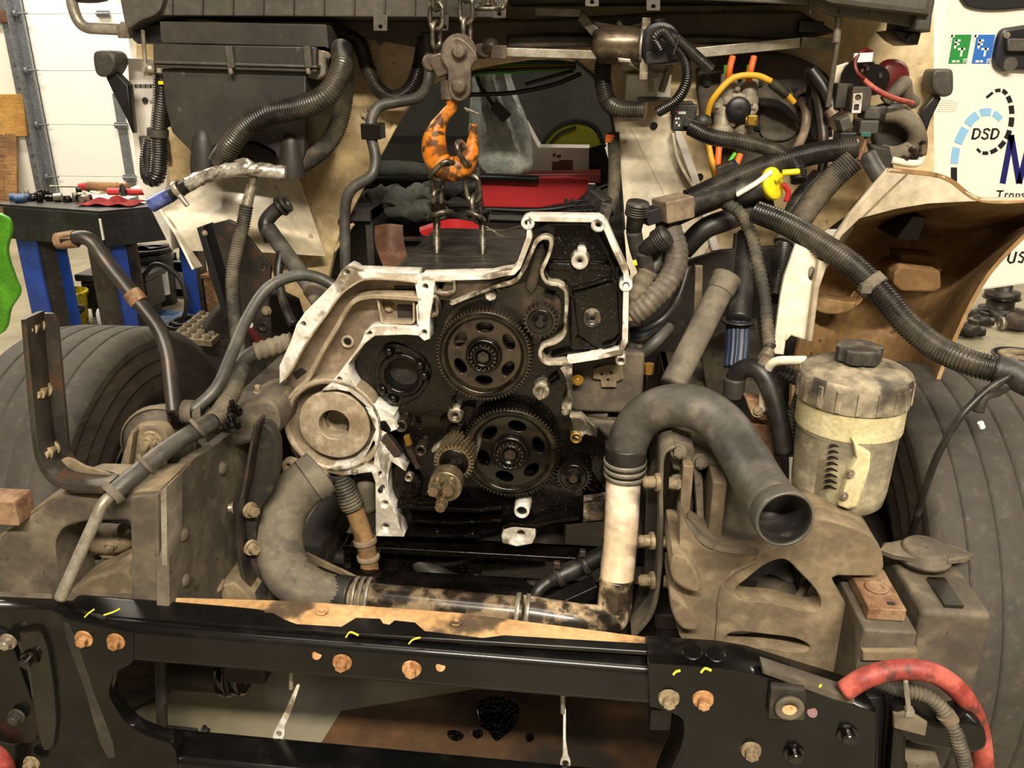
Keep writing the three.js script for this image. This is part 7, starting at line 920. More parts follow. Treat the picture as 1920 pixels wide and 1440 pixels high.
{ // upright filler tube, blue hose, dipstick and other hoses
  const t = thing('filler_tube', 'grey dusty upright filler tube with an open collar end', 'tube'); const a = U(1260, 724, 0.02), b = U(1362, 522, -0.12), d = b.clone().sub(a); obj('tube', sweep(bent([a, U(1330, 585, -0.08), b], 0.05), 30, 28, () => 0.026), M.rubberDusty, t); obj('collar', lathe([[0.026, -0.034], [0.029, -0.03], [0.029, -0.012], [0.027, -0.01], [0.03, -0.006], [0.03, 0.004], [0.023, 0.004], [0.023, -0.03]], b, d, 32), M.rubberDusty, t); obj('insert', cyl(b.clone().addScaledVector(d.clone().normalize(), -0.012), b.clone().addScaledVector(d.clone().normalize(), -0.01), 0.024), M.castTan, t);
  const h = thing('blue_hose', 'blue ribbed hose with a dark flange and a dusty rubber elbow', 'hose'); obj('blue_sleeve', sweep(spline(pp([[1384, 604, -0.1], [1382, 650, -0.08], [1378, 690, -0.06]])), 24, 48, (s, q, a2) => 0.0225 + 0.0016 * Math.sign(Math.sin(a2 * 12))), M.blueHose, h); obj('flange', ringG(U(1384, 604, -0.1), Y, 0.01, 0.034, 0.006), M.rubberBlack, h); obj('upper', sweep(spline(pp([[1384, 604, -0.1], [1388, 560, -0.14], [1396, 500, -0.2], [1400, 440, -0.26]])), 24, 18, (s, q) => 0.026 - 0.004 * q), M.rubberBlack, h);
  obj('elbow', sweep(spline(pp([[1376, 738, -0.03], [1380, 706, -0.03], [1398, 690, -0.02], [1424, 696, 0.0], [1448, 740, 0.02], [1464, 800, 0.04], [1470, 850, 0.05]])), 50, 18, () => 0.019), M.rubberBlack, h); obj('cuff', tube([[1374, 746, -0.03], [1378, 708, -0.03]], 0.0215, 8, 18), M.rubber, h);
  const bl = thing('braided_harness', 'narrow braided harness running down to a steel fitting beside the filler tube', 'harness'); obj('braid', loom([[1352, 378, -0.26], [1384, 396, -0.24], [1408, 440, -0.2], [1422, 500, -0.16], [1434, 560, -0.12], [1438, 610, -0.08], [1442, 650, -0.04]], 0.0125, 0.01, 0.0012), M.loomDusty, bl); obj('end', cyl(U(1442, 648, -0.04), U(1436, 668, -0.02), 0.011), M.tape, bl);
  const fl = thing('flat_loom', 'wide ribbed grey conduit with pale edges bending behind the case rim', 'conduit'); obj('conduit', loom([[1256, 430, -0.16], [1268, 470, -0.14], [1266, 500, -0.12], [1244, 540, -0.1], [1214, 570, -0.09], [1184, 592, -0.09]], 0.024, 0.0125, 0.001, 16), mat(0x5a5248, [[0x7b7160, 'mid', 0.45, 0.7, 0.8], [0x433d35, 'big', 0.5, 0.72, 0.8]], { rough: 0.6, tile: 0.2 }), fl); obj('bundle', tube([[1244, 410, -0.18], [1240, 470, -0.16], [1222, 510, -0.14], [1196, 556, -0.12]], 0.016, 30, 12), M.tape, fl); obj('pleats', loom([[1216, 508, -0.13], [1200, 540, -0.12], [1180, 580, -0.11]], 0.021, 0.02, 0.002), M.frameDirt, fl);
  const dt = thing('dipstick_tube', 'thick black oil filler tube with a bright yellow dipstick cap', 'dipstick'); obj('tube', sweep(spline(pp([[1240, 420, -0.24], [1300, 392, -0.28], [1370, 366, -0.3], [1442, 346, -0.3]])), 30, 22, (s, q) => 0.02 + 0.006 * sstep(0.6, 0.8, q)), M.rubberBlack, dt); const e = U(1446, 345, -0.3), dd = V(0.9, 0.35, 0.75); obj('cap', lathe([[0, 0.014], [0.024, 0.012], [0.034, 0.01], [0.036, 0.004], [0.034, -0.008], [0, -0.01]], e, dd, 30), M.yellow, dt, 'bright yellow cap'); obj('pull', [cyl(U(1456, 338, -0.28), U(1470, 326, -0.27), 0.005), cyl(U(1467, 324, -0.27), U(1494, 322, -0.27), 0.0065), ball(U(1494, 322, -0.27), 0.007)], M.yellow, dt); obj('stripe', tube([[1380, 366, -0.265], [1420, 342, -0.27], [1446, 322, -0.28]], 0.006, 12, 8), M.creamClean, dt); obj('red_tie', tube([[1468, 345, -0.29], [1478, 360, -0.29], [1474, 378, -0.29]], 0.006, 12, 8), M.red, dt);
  const dp = thing('pipe_bundle', 'dark smooth pipe sloping behind the flat conduit', 'pipe'); obj('pipe', tube([[1280, 470, -0.3], [1320, 430, -0.3], [1370, 410, -0.32], [1440, 380, -0.36]], 0.024, 30, 16), M.rubberBlack, dp);
  const sc = thing('loom_plug', 'grey clear shrouded connector plugs at the end of the dark harness', 'connector'); obj('shroud', bar(U(1236, 396, -0.14), U(1288, 384, -0.17), 0.06, 0.045, Y, 0.004), M.castTan, sc); obj('plug', bar(U(1206, 408, -0.13), U(1232, 400, -0.14), 0.04, 0.03), M.plasticBlack, sc); obj('boot', sweep(spline(pp([[1286, 386, -0.17], [1330, 372, -0.22], [1370, 362, -0.26]])), 16, 14, (s, q) => 0.022 - 0.006 * q), M.tape, sc);
  for (const [x, y, k, lab] of [[1188, 432, 0, 'dark round ribbed plug upright beside the case rim'], [1206, 470, 1, 'dusty angled plug with a grey boot beside the case rim']]) { const c2 = thing('sensor_plug', lab, 'connector'); const p = U(x, y, -0.12); obj('body', lathe([[0, 0], [0.016, 0], [0.018, 0.03], [0.022, 0.032], [0.022, 0.06], [0, 0.06]], p, V(k ? 0.6 : 0.1, k ? 0.5 : 1, 0.2), 20), M.plug, c2); for (let j = 0; j < 5; j++) obj('rib', ringG(p.clone().add(V(k ? 0.6 : 0.1, k ? 0.5 : 1, 0.2).normalize().multiplyScalar(0.034 + j * 0.005)), V(k ? 0.6 : 0.1, k ? 0.5 : 1, 0.2), 0.01, 0.0235, 0.003, 20), M.plug, c2); obj('boot', sweep(spline([p, p.clone().add(V(0.01, -0.04, -0.01)), p.clone().add(V(0.03, -0.09, -0.03))]), 12, 12, () => 0.016), M.loomDusty, c2); }
  solo('yellow_plug', cyl(U(1188, 494, -0.05), U(1194, 492, -0.05), 0.006), M.yellow, 'tiny yellow seal plug beside the case rim', 'plug');
  const wl = thing('lower_wires', 'bundle of black and green wires behind the right rim of the case', 'wires'); for (const [m, o] of [[M.rubberBlack, 0], [M.bluePlug, 6], [M.rubberBlack, 12], [M.rubberBlack, 18]]) obj('wire', tube([[1184, 620 + o, -0.14], [1210, 616 + o, -0.12], [1240, 600 + o * 0.5, -0.12], [1270, 560 + o * 0.4, -0.16], [1290, 500, -0.2]], o ? 0.005 : 0.009, 30, 8), m, wl); obj('elbow', tube([[1180, 650, -0.12], [1200, 664, -0.1], [1230, 640, -0.1], [1256, 612, -0.14]], 0.012, 24, 10), M.rubber, wl);
  const bk = thing('bay_backing', 'dark sheet panel deep behind the filler tube', 'panel'); obj('panel', slab([[1190, 520], [1350, 470], [1480, 460], [1480, 900], [1300, 860], [1180, 820]], -0.45, 0.02, 0.003), M.frameDark, bk); obj('panel', slab([[1310, 640], [1420, 600], [1440, 740], [1330, 760]], -0.2, 0.02, 0.004), M.frameDirt, bk); obj('strip', slab([[1304, 500], [1318, 500], [1316, 600], [1300, 600]], -0.2, 0.02, 0.003), M.frameTan, bk);  // large dark sheets filling in behind the hoses
  const rb = thing('rust_bracket', 'rust stained bracket and small parts under the black elbow hose', 'bracket'); obj('bracket', [slab([[1396, 744], [1436, 752], [1446, 790], [1410, 786]], 0.0, 0.03, 0.004), slab([[1400, 790], [1460, 800], [1470, 900], [1420, 880]], -0.02, 0.03, 0.004)], M.rustPad, rb); bolt(rb, U(1420, 770, 0.0), V(0, 0.4, 1), 0.01, M.boltDirt);
}
{ // upper right: valve, wiper motor, relays, looms
  const z = -0.6;
  { const t = thing('wiper_motor', 'wiper motor with a bronze can and black gearbox under the cowl', 'motor'); const a = U(1118, 84, -0.56), b = U(1202, 86, -0.54), ax = b.clone().sub(a), r = 0.043; obj('can', lathe([[0, -0.006], [r * 0.75, -0.006], [r * 0.85, 0.004], [r, 0.012], [r, ax.length()], [0, ax.length()]], a, ax, 36), M.motor, t); obj('strap', [ringG(b, ax, r * 0.7, r * 1.06, 0.008, 36), bar(b.clone().add(V(0.008, -0.075, 0.02)), b.clone().add(V(0.008, 0.06, 0.02)), 0.012, 0.02)], M.boltSteel, t); obj('gearbox', [slab(smooth([[1206, 60], [1230, 40], [1262, 46], [1280, 76], [1286, 112], [1250, 122], [1210, 118]], 4), -0.5, 0.09, 0.01), slab(roundC([[1210, 98], [1252, 92], [1256, 116], [1212, 120]], 3), -0.485, 0.06, 0.005)], M.plasticBlack, t); obj('gear_knob', cyl(U(1232, 44, -0.53), U(1232, 36, -0.53), 0.02), M.plasticBlack, t); obj('lead', loom([[1236, 92, -0.47], [1228, 70, -0.46], [1244, 60, -0.455], [1268, 90, -0.45], [1284, 110, -0.45], [1288, 150, -0.45], [1270, 186, -0.46], [1234, 210, -0.48]], 0.012, 0.005, 0.001), M.loom, t); obj('lead', loom([[1252, 62, -0.46], [1286, 88, -0.44], [1310, 110, -0.43], [1334, 132, -0.43]], 0.012, 0.005, 0.001), M.loom, t); obj('tie', bar(U(1262, 104, -0.43), U(1274, 66, -0.43), 0.008, 0.006), M.plasticBlack, t);
    obj('mount', [slab([[1158, 108], [1182, 110], [1184, 118], [1160, 116]], -0.48, 0.03, 0.003), bar(U(1162, 112, -0.5), U(1230, 140, -0.6), 0.012, 0.01)], M.steelTube, t); const fr = obj('cast_frame', [bar(U(1218, 130, -0.62), U(1222, 172, -0.62), 0.012, 0.012), bar(U(1256, 122, -0.6), U(1240, 172, -0.62), 0.014, 0.012), bar(U(1222, 140, -0.61), U(1246, 140, -0.61), 0.006, 0.012), bar(U(1166, 126, -0.6), U(1260, 120, -0.58), 0.02, 0.014)], M.steelTube, t); obj('back_box', pbox(1172, 138, 1258, 190, -0.66, 0.09, 0.006), M.white, t); obj('tray_lip', pbox(1196, 182, 1256, 190, -0.64, 0.03, 0.003), M.cowl, t); }  // white box behind the cast frame
  { const t = thing('wiper_linkage', 'flat grey steel wiper linkage rods crossing under the cowl', 'linkage'); obj('rod', [bar(U(926, 97, -0.5), U(1118, 103, -0.54), 0.012, 0.02)], M.steelTube, t); obj('rod', bar(U(1296, 100, -0.6), U(1500, 80, -0.6), 0.012, 0.024), M.steelTube, t); obj('rod', bar(U(1500, 80, -0.6), U(1568, 84, -0.62), 0.02, 0.026), M.steelTube, t); obj('joint', [lathe([[0, 0], [0.02, 0], [0.022, 0.01], [0.014, 0.03], [0, 0.032]], U(916, 92, -0.52), V(0.5, 0.4, 1), 20), slab(smooth([[888, 86], [904, 80], [922, 88], [926, 100], [914, 108], [898, 104]], 3), -0.5, 0.02, 0.004), bar(U(920, 97, -0.495), U(950, 98, -0.5), 0.016, 0.03)], M.hookBlock, t); obj('arm', [bar(U(1004, 22, -0.62), U(1090, 24, -0.6), 0.008, 0.018), bar(U(1090, 30, -0.58), U(1118, 62, -0.56), 0.012, 0.022), bar(U(1100, 42, -0.6), U(1190, 58, -0.6), 0.012, 0.012), bar(U(1158, 40, -0.6), U(1172, 58, -0.6), 0.012, 0.012), bar(U(1176, 56, -0.59), U(1214, 44, -0.58), 0.012, 0.014)], M.steelTube, t); }
  { const t = thing('hood_rod', 'thin grey hood rod hanging at the right end of the cowl', 'rod'); obj('rod', cyl(U(1578, -30, -0.5), U(1568, 80, -0.5), 0.008), M.steelTube, t); obj('rod', cyl(U(1570, 80, -0.5), U(1552, 200, -0.52), 0.006), M.frameDirt, t); }
  { const t = thing('brake_valve', 'grey cast air brake valve with a round black diaphragm cover', 'valve'), zv = -0.6;
    obj('body', [slab(smooth([[1338, 200], [1350, 182], [1384, 172], [1414, 184], [1424, 204], [1408, 224], [1380, 232], [1352, 224]], 4), zv, 0.06, 0.01)], M.valve, t); for (const [x, y0, y1, r] of [[1363, 152, 198, 0.023], [1402, 152, 198, 0.023], [1354, 212, 252, 0.026], [1392, 220, 250, 0.023]]) obj('port', lathe([[0, 0], [r, 0], [r * 1.08, 0.006], [r * 1.08, 0.02], [r * 0.9, 0.024], [r * 0.9, (y1 - y0) * 0.0016], [0, (y1 - y0) * 0.0016]], U(x, y1, zv - 0.02), Y, 22), M.valve, t);
    obj('diaphragm', lathe([[0, 0.016], [0.012, 0.018], [0.02, 0.014], [0.028, 0.014], [0.03, 0.008], [0.031, 0]], U(1384, 206, zv + 0.004), Z, 32), M.plasticBlack, t); for (const [x, y] of [[1345, 198], [1414, 200], [1382, 166], [1374, 232]]) bolt(t, U(x, y, zv), Z, 0.006, M.boltSteel); obj('elbow', [cyl(U(1400, 226, zv + 0.01), U(1420, 226, zv + 0.02), 0.013), pbox(1402, 216, 1420, 236, zv + 0.03, 0.03, 0.003)], M.brass, t); obj('outlet', cyl(U(1390, 246, zv - 0.01), U(1392, 268, zv - 0.01), 0.014, 0.016, 18), M.valve, t);
    const line = (name, label, p, m, r) => { const o = thing(name, label, 'hose'); obj('tube', tube(p, r, 30, 10), m, o); return o; };
    line('orange_air_line', 'orange nylon air line rising from the upper left port of the brake valve', [[1366, 152, zv], [1368, 130, zv + 0.01], [1374, 106, zv]], M.orange, 0.0078); line('orange_air_line', 'orange nylon air line rising from the upper right port of the brake valve', [[1404, 152, zv], [1408, 130, zv + 0.01], [1414, 106, zv]], M.orange, 0.0078); line('orange_air_line', 'long orange nylon air line hanging below the brake valve', [[1352, 252, zv], [1348, 280, zv + 0.02], [1344, 330, zv + 0.04]], M.orange, 0.0078); line('orange_air_line', 'short orange air line end beside the blue plug', [[1388, 290, zv + 0.02], [1378, 316, zv + 0.04]], M.orange, 0.0078);
    line('green_air_line', 'short green air line beside the blue plug', [[1378, 288, zv + 0.02], [1366, 306, zv + 0.04]], M.green, 0.005); line('green_air_line', 'thin green line behind the upper right orange air line', [[1402, 140, zv - 0.02], [1404, 122, zv - 0.02]], M.green, 0.005); line('green_air_line', 'thin green line behind the upper left orange air line', [[1360, 150, zv - 0.02], [1361, 122, zv - 0.02]], M.green, 0.005);
    const ho = line('yellow_air_line', 'yellow air line looping around the brake valve with a dark coupler', [[1446, 153, zv + 0.03], [1420, 142, zv + 0.03], [1376, 146, zv + 0.03], [1344, 176, zv + 0.03], [1330, 200, zv + 0.02], [1325, 240, zv + 0.01], [1330, 280, zv + 0.02], [1342, 336, zv + 0.04]], M.yellowHose, 0.0078); obj('coupler', cyl(U(1446, 154, zv + 0.03), U(1476, 178, zv + 0.03), 0.012), M.loom, ho); obj('tail', cyl(U(1476, 178, zv + 0.03), U(1488, 192, zv + 0.02), 0.0075), M.yellowHose, ho); }
  { const t = thing('harness_connector', 'black multi-way harness connector block with white pin marks', 'connector'), zc2 = -0.5; obj('block', [pbox(1262, 196, 1306, 246, zc2, 0.05, 0.004), pbox(1258, 206, 1266, 216, zc2 + 0.004, 0.02, 0.002), pbox(1268, 190, 1300, 198, zc2, 0.04, 0.003)], M.plug, t); for (let k = 0; k < 4; k++) obj('pin_mark', pbox(1272 + k * 3.6, 209, 1274.6 + k * 3.6, 214, zc2 + 0.001, 0.001, 0), M.paper, t); obj('pin_mark', pbox(1265, 207, 1270, 210, zc2 + 0.001, 0.001, 0), M.red, t); for (const [x, y] of [[1266, 220], [1271, 220], [1267, 228], [1272, 233]]) obj('pin_mark', pbox(x, y, x + 3, y + 4, zc2 + 0.001, 0.001, 0), M.paper, t); obj('lever', [bar(U(1284, 226, zc2 + 0.01), U(1312, 236, zc2 + 0.02), 0.03, 0.02), ball(U(1318, 228, zc2 + 0.02), 0.022, 1, 0.8, 0.8)], M.plug, t); obj('clip', cyl(U(1308, 248, zc2 + 0.03), U(1314, 250, zc2 + 0.03), 0.008), M.boltSteel, t); }
  const L = (label, list, r, m = M.loom, pitch) => { const t = thing('corrugated_loom', label, 'hose'); obj('loom', loom(list, r, pitch), m, t); return t; };
  L('black loom from the connector block sweeping down to the dipstick cap', [[1296, 240, -0.48], [1330, 256, -0.45], [1400, 268, -0.42], [1460, 286, -0.4], [1492, 312, -0.38], [1498, 340, -0.36]], 0.0175);
  L('black loom passing behind the doorway pillar under the wiper motor', [[1132, 112, -0.62], [1130, 150, -0.62], [1140, 190, -0.62], [1160, 204, -0.6], [1210, 206, -0.58]], 0.021);
  { const t = L('wide black loom running up and right behind the dipstick', [[1290, 376, -0.34], [1350, 348, -0.36], [1420, 318, -0.38], [1500, 294, -0.4], [1560, 282, -0.42], [1606, 276, -0.42]], 0.024); obj('tie', bar(U(1386, 352, -0.34), U(1382, 332, -0.34), 0.006, 0.006), M.plasticBlack, t); }
  L('dusty loom slanting down under the relay cluster toward the fender', [[1600, 300, -0.4], [1566, 330, -0.4], [1530, 370, -0.38], [1500, 412, -0.34], [1470, 460, -0.3]], 0.026, M.loomDusty);
  L('thick black loom beside the fender edge dropping behind the big conduit', [[1536, 330, -0.44], [1500, 372, -0.42], [1480, 420, -0.36], [1466, 480, -0.28], [1452, 560, -0.2]], 0.02);
  { const t = L('long glossy black conduit sweeping over the fender to the right tyre', [[1418, 398, -0.18], [1470, 418, -0.14], [1540, 458, -0.08], [1606, 504, -0.02], [1654, 552, 0.02], [1706, 612, 0.06], [1760, 654, 0.1], [1820, 680, 0.14], [1872, 694, 0.16]], 0.0225); obj('band', [sweep(spline(pp([[1628, 526, 0.0], [1644, 542, 0.012]])), 6, 24, () => 0.0265), pbox(1616, 534, 1636, 552, 0.04, 0.02, 0.003)], M.rubberDusty, t); obj('taped_end', tube([[1866, 692, 0.155], [1890, 698, 0.165], [1940, 722, 0.19]], 0.025, 12, 18), M.tape, t); obj('branch', tube([[1900, 712, 0.17], [1870, 730, 0.18], [1842, 742, 0.2], [1832, 770, 0.2]], 0.012, 20, 12), M.tape, t); obj('cable', tube([[1896, 704, 0.19], [1858, 726, 0.2], [1806, 776, 0.22], [1766, 838, 0.22], [1740, 900, 0.2], [1716, 980, 0.16], [1698, 1044, 0.12]], 0.0062, 50, 8), M.rubberBlack, t); obj('tip', cyl(U(1838, 792, 0.2), U(1842, 802, 0.2), 0.005), M.paper, t); }
  { const t = thing('grey_vent_hose', 'pale grey curved tube hanging from a grommet on the insulation cover', 'hose'); obj('tube', tube([[1502, 188, -0.66], [1512, 210, -0.62], [1510, 240, -0.6], [1498, 270, -0.56], [1484, 296, -0.52]], 0.011, 30, 12), M.castTan, t); obj('grommet', lathe([[0.01, 0], [0.024, 0], [0.024, 0.012], [0.014, 0.02]], U(1502, 186, -0.7), Z, 24), M.cowl, t); }
  solo('bay_pipe', tube([[1514, 132, -0.6], [1528, 160, -0.58], [1540, 220, -0.56], [1544, 300, -0.52], [1520, 400, -0.44]], 0.012, 40, 10), M.darkSteel, 'long dark steel pipe descending beside the relay bracket', 'pipe');
  solo('bay_pipe', tube([[1524, 150, -0.64], [1520, 190, -0.62], [1530, 240, -0.62], [1532, 252, -0.6], [1560, 246, -0.58]], 0.012, 40, 10), M.rubberBlack, 'black bent pipe hooking toward the relay bracket', 'pipe');
  { const t = thing('bay_pipe', 'short black pipe with a pale sleeve pointing at the fuse holder', 'pipe'); obj('pipe', tube([[1520, 130, -0.56], [1548, 170, -0.54], [1566, 214, -0.52]], 0.014, 30, 10), M.rubberBlack, t); obj('sleeve', cyl(U(1556, 204, -0.525), U(1564, 216, -0.52), 0.016), M.castTan, t); }
  { const t = thing('relay_bracket', 'cream steel bracket carrying relays and plugs beside the open door', 'bracket'), zr = -0.58; obj('plate', slab([[1562, 126], [1590, 116], [1604, 130], [1600, 220], [1580, 330], [1552, 310], [1556, 200]], zr, 0.012, 0.003), M.creamClean, t); obj('grommet', ringG(U(1592, 130, zr), Z, 0.006, 0.014, 0.008), M.cowl, t);
    const rel = (x0, y0, x1, y1, zz, m, name, label) => { const q = thing(name, label, 'relay'); obj('case', pbox(x0, y0, x1, y1, zz, 0.06, 0.004), m, q); return q; };
    const r1 = rel(1568, 156, 1600, 204, zr + 0.08, M.frameDark, 'relay', 'dark brown relay case behind the clipped relay'); const r2 = rel(1596, 162, 1634, 210, zr + 0.12, M.frameDark, 'relay', 'brown relay with a bright metal mounting clip'); obj('clip', slab(roundC([[1600, 176], [1618, 174], [1614, 212], [1597, 212]], 2), zr + 0.124, 0.004, 0.0005, [circlePts(1609, 183, 6, 14), roundC([[1602, 196], [1611, 195], [1610, 207], [1600, 207]], 2)]), M.alu, r2);
    const r3 = rel(1612, 226, 1648, 252, zr + 0.14, M.cowl, 'relay', 'grey square relay over a teal plug'); obj('plug', pbox(1614, 247, 1634, 257, zr + 0.142, 0.03, 0.002), mat(0x2f5a52, [], { rough: 0.5 }), r3); obj('wire', tube([[1624, 258, zr + 0.13], [1618, 280, zr + 0.14], [1610, 300, zr + 0.16]], 0.004, 12, 6), M.leather, r3); const r5 = rel(1622, 200, 1652, 224, zr + 0.12, M.cowl, 'relay', 'grey relay case above the square relay'); const r4 = rel(1574, 248, 1606, 276, zr + 0.16, M.plasticBlack, 'relay', 'black fuse holder with an open grey cap'); obj('cap', slab([[1574, 226], [1592, 216], [1602, 240], [1580, 248]], zr + 0.16, 0.05, 0.004), M.cowl, r4);
    const sw = thing('solenoid_cluster', 'cluster of dark solenoids and terminals with a red cap', 'solenoid'); obj('body', [cyl(U(1612, 146, zr), U(1612, 146, zr + 0.06), 0.045, 0.042, 22), cyl(U(1638, 150, zr), U(1638, 150, zr + 0.06), 0.036, 0.034, 22)], M.gearOily, sw); obj('red_cap', lathe([[0, 0.03], [0.03, 0.028], [0.04, 0.02], [0.042, 0]], U(1666, 146, zr), V(0.2, 0, 1), 28), M.redRubber, sw, 'dark red rubber cap'); for (const [x, y] of [[1622, 128], [1646, 142], [1630, 160], [1612, 132]]) bolt(sw, U(x, y, zr + 0.06), Z, 0.008, M.darkSteel, { stud: 0.01 }); obj('tag', slab([[1602, 100], [1638, 98], [1636, 116], [1600, 118]], zr + 0.1, 0.008, 0.002), M.paper, sw, 'white paper tag'); obj('lead', tube([[1634, 98, zr + 0.08], [1620, 94, zr + 0.09], [1604, 112, zr + 0.1], [1606, 134, zr + 0.11], [1620, 148, zr + 0.11]], 0.005, 24, 8), M.redRubber, sw); obj('lead', tube([[1616, 146, zr + 0.1], [1640, 166, zr + 0.12], [1670, 182, zr + 0.12], [1712, 194, zr + 0.08]], 0.006, 24, 8), M.redHose, sw);
    const el = thing('tube_cluster', 'tangle of grey elbows and hoses on the right end of the firewall', 'hoses'); obj('elbow', tube([[1660, 190, zr + 0.02], [1690, 160, zr + 0.04], [1696, 156, zr + 0.02], [1700, 180, zr], [1712, 192, zr - 0.04]], 0.016, 24, 12), M.rubberDusty, el); obj('ring', tube([[1660, 214, zr + 0.06], [1690, 218, zr + 0.07], [1716, 244, zr + 0.07], [1712, 272, zr + 0.06], [1680, 288, zr + 0.06], [1650, 284, zr + 0.04]], 0.018, 40, 14), M.rubberDusty, el); obj('plate', slab(smooth([[1648, 200], [1700, 196], [1724, 230], [1732, 280], [1716, 306], [1670, 306], [1646, 280], [1636, 240]], 4), zr + 0.03, 0.04, 0.008), M.frameDark, el); obj('cream_tube', tube([[1672, 300, zr + 0.08], [1700, 306, zr + 0.08], [1720, 306, zr + 0.07], [1726, 296, zr + 0.04]], 0.009, 20, 10), M.creamClean, el); obj('arch', tube([[1690, 200, zr + 0.06], [1718, 224, zr + 0.06], [1732, 260, zr + 0.05], [1730, 290, zr + 0.04]], 0.009, 24, 8), M.frameTan, el); for (const [x, y] of [[1704, 280], [1722, 266], [1690, 296], [1716, 290]]) bolt(el, U(x, y, zr + 0.07), V(0.4, 0, 1), 0.008, M.darkSteel, { stud: 0.012 }); obj('hose', tube([[1626, 290, zr + 0.14], [1640, 316, zr + 0.16], [1656, 340, zr + 0.18]], 0.02, 16, 14), M.rubber, el); obj('flap', slab([[1630, 270], [1670, 276], [1680, 330], [1648, 336], [1636, 300]], zr + 0.08, 0.03, 0.008), M.frameDark, el); }
  { const t = thing('blue_plug', 'blue and black connector plug among the lower looms', 'connector'); obj('body', bar(U(1346, 324, -0.48), U(1378, 312, -0.48), 0.045, 0.03), M.plug, t); obj('lock', bar(U(1366, 306, -0.47), U(1386, 328, -0.47), 0.012, 0.03), M.bluePlug, t); }
}

{ // gearbox, plus added tanks and skirts blocking back light under the cab
  for (const [x, lab] of [[-0.9, 'added dark round fuel tank blocking light below the left side of the cab'], [0.95, 'added dark round fuel tank blocking light below the right side of the cab']]) { const t = thing('added_fuel_tank', lab, 'tank'); obj('shell', lathe([[0, 0], [0.26, 0], [0.29, 0.02], [0.29, 1.62], [0.26, 1.64], [0, 1.64]], V(x, 0.6, -2.8), Z, 40), M.frameDark, t); obj('added_skirt', bx(x - 0.3 * Math.sign(x) - 0.02, x - 0.3 * Math.sign(x) + 0.02, 0.18, 1.19, -2.75, x < 0 ? -1.0 : -0.74), M.frameDark, t); for (const dz of [0.3, 1.1]) obj('strap', lathe([[0.29, 0], [0.296, 0], [0.296, 0.06], [0.29, 0.06]], V(x, 0.6, -2.8 + dz), Z, 40), M.darkSteel, t); }
  const g = thing('gearbox', 'dark greasy gearbox case below the cab floor', 'gearbox'); obj('case', [lathe([[0, 0], [0.2, 0], [0.24, 0.1], [0.24, 0.5], [0.2, 0.8], [0.16, 1.3], [0, 1.3]], V(0, 0.55, -0.95), V(0, 0, -1), 32)], M.frameDark, g);
}

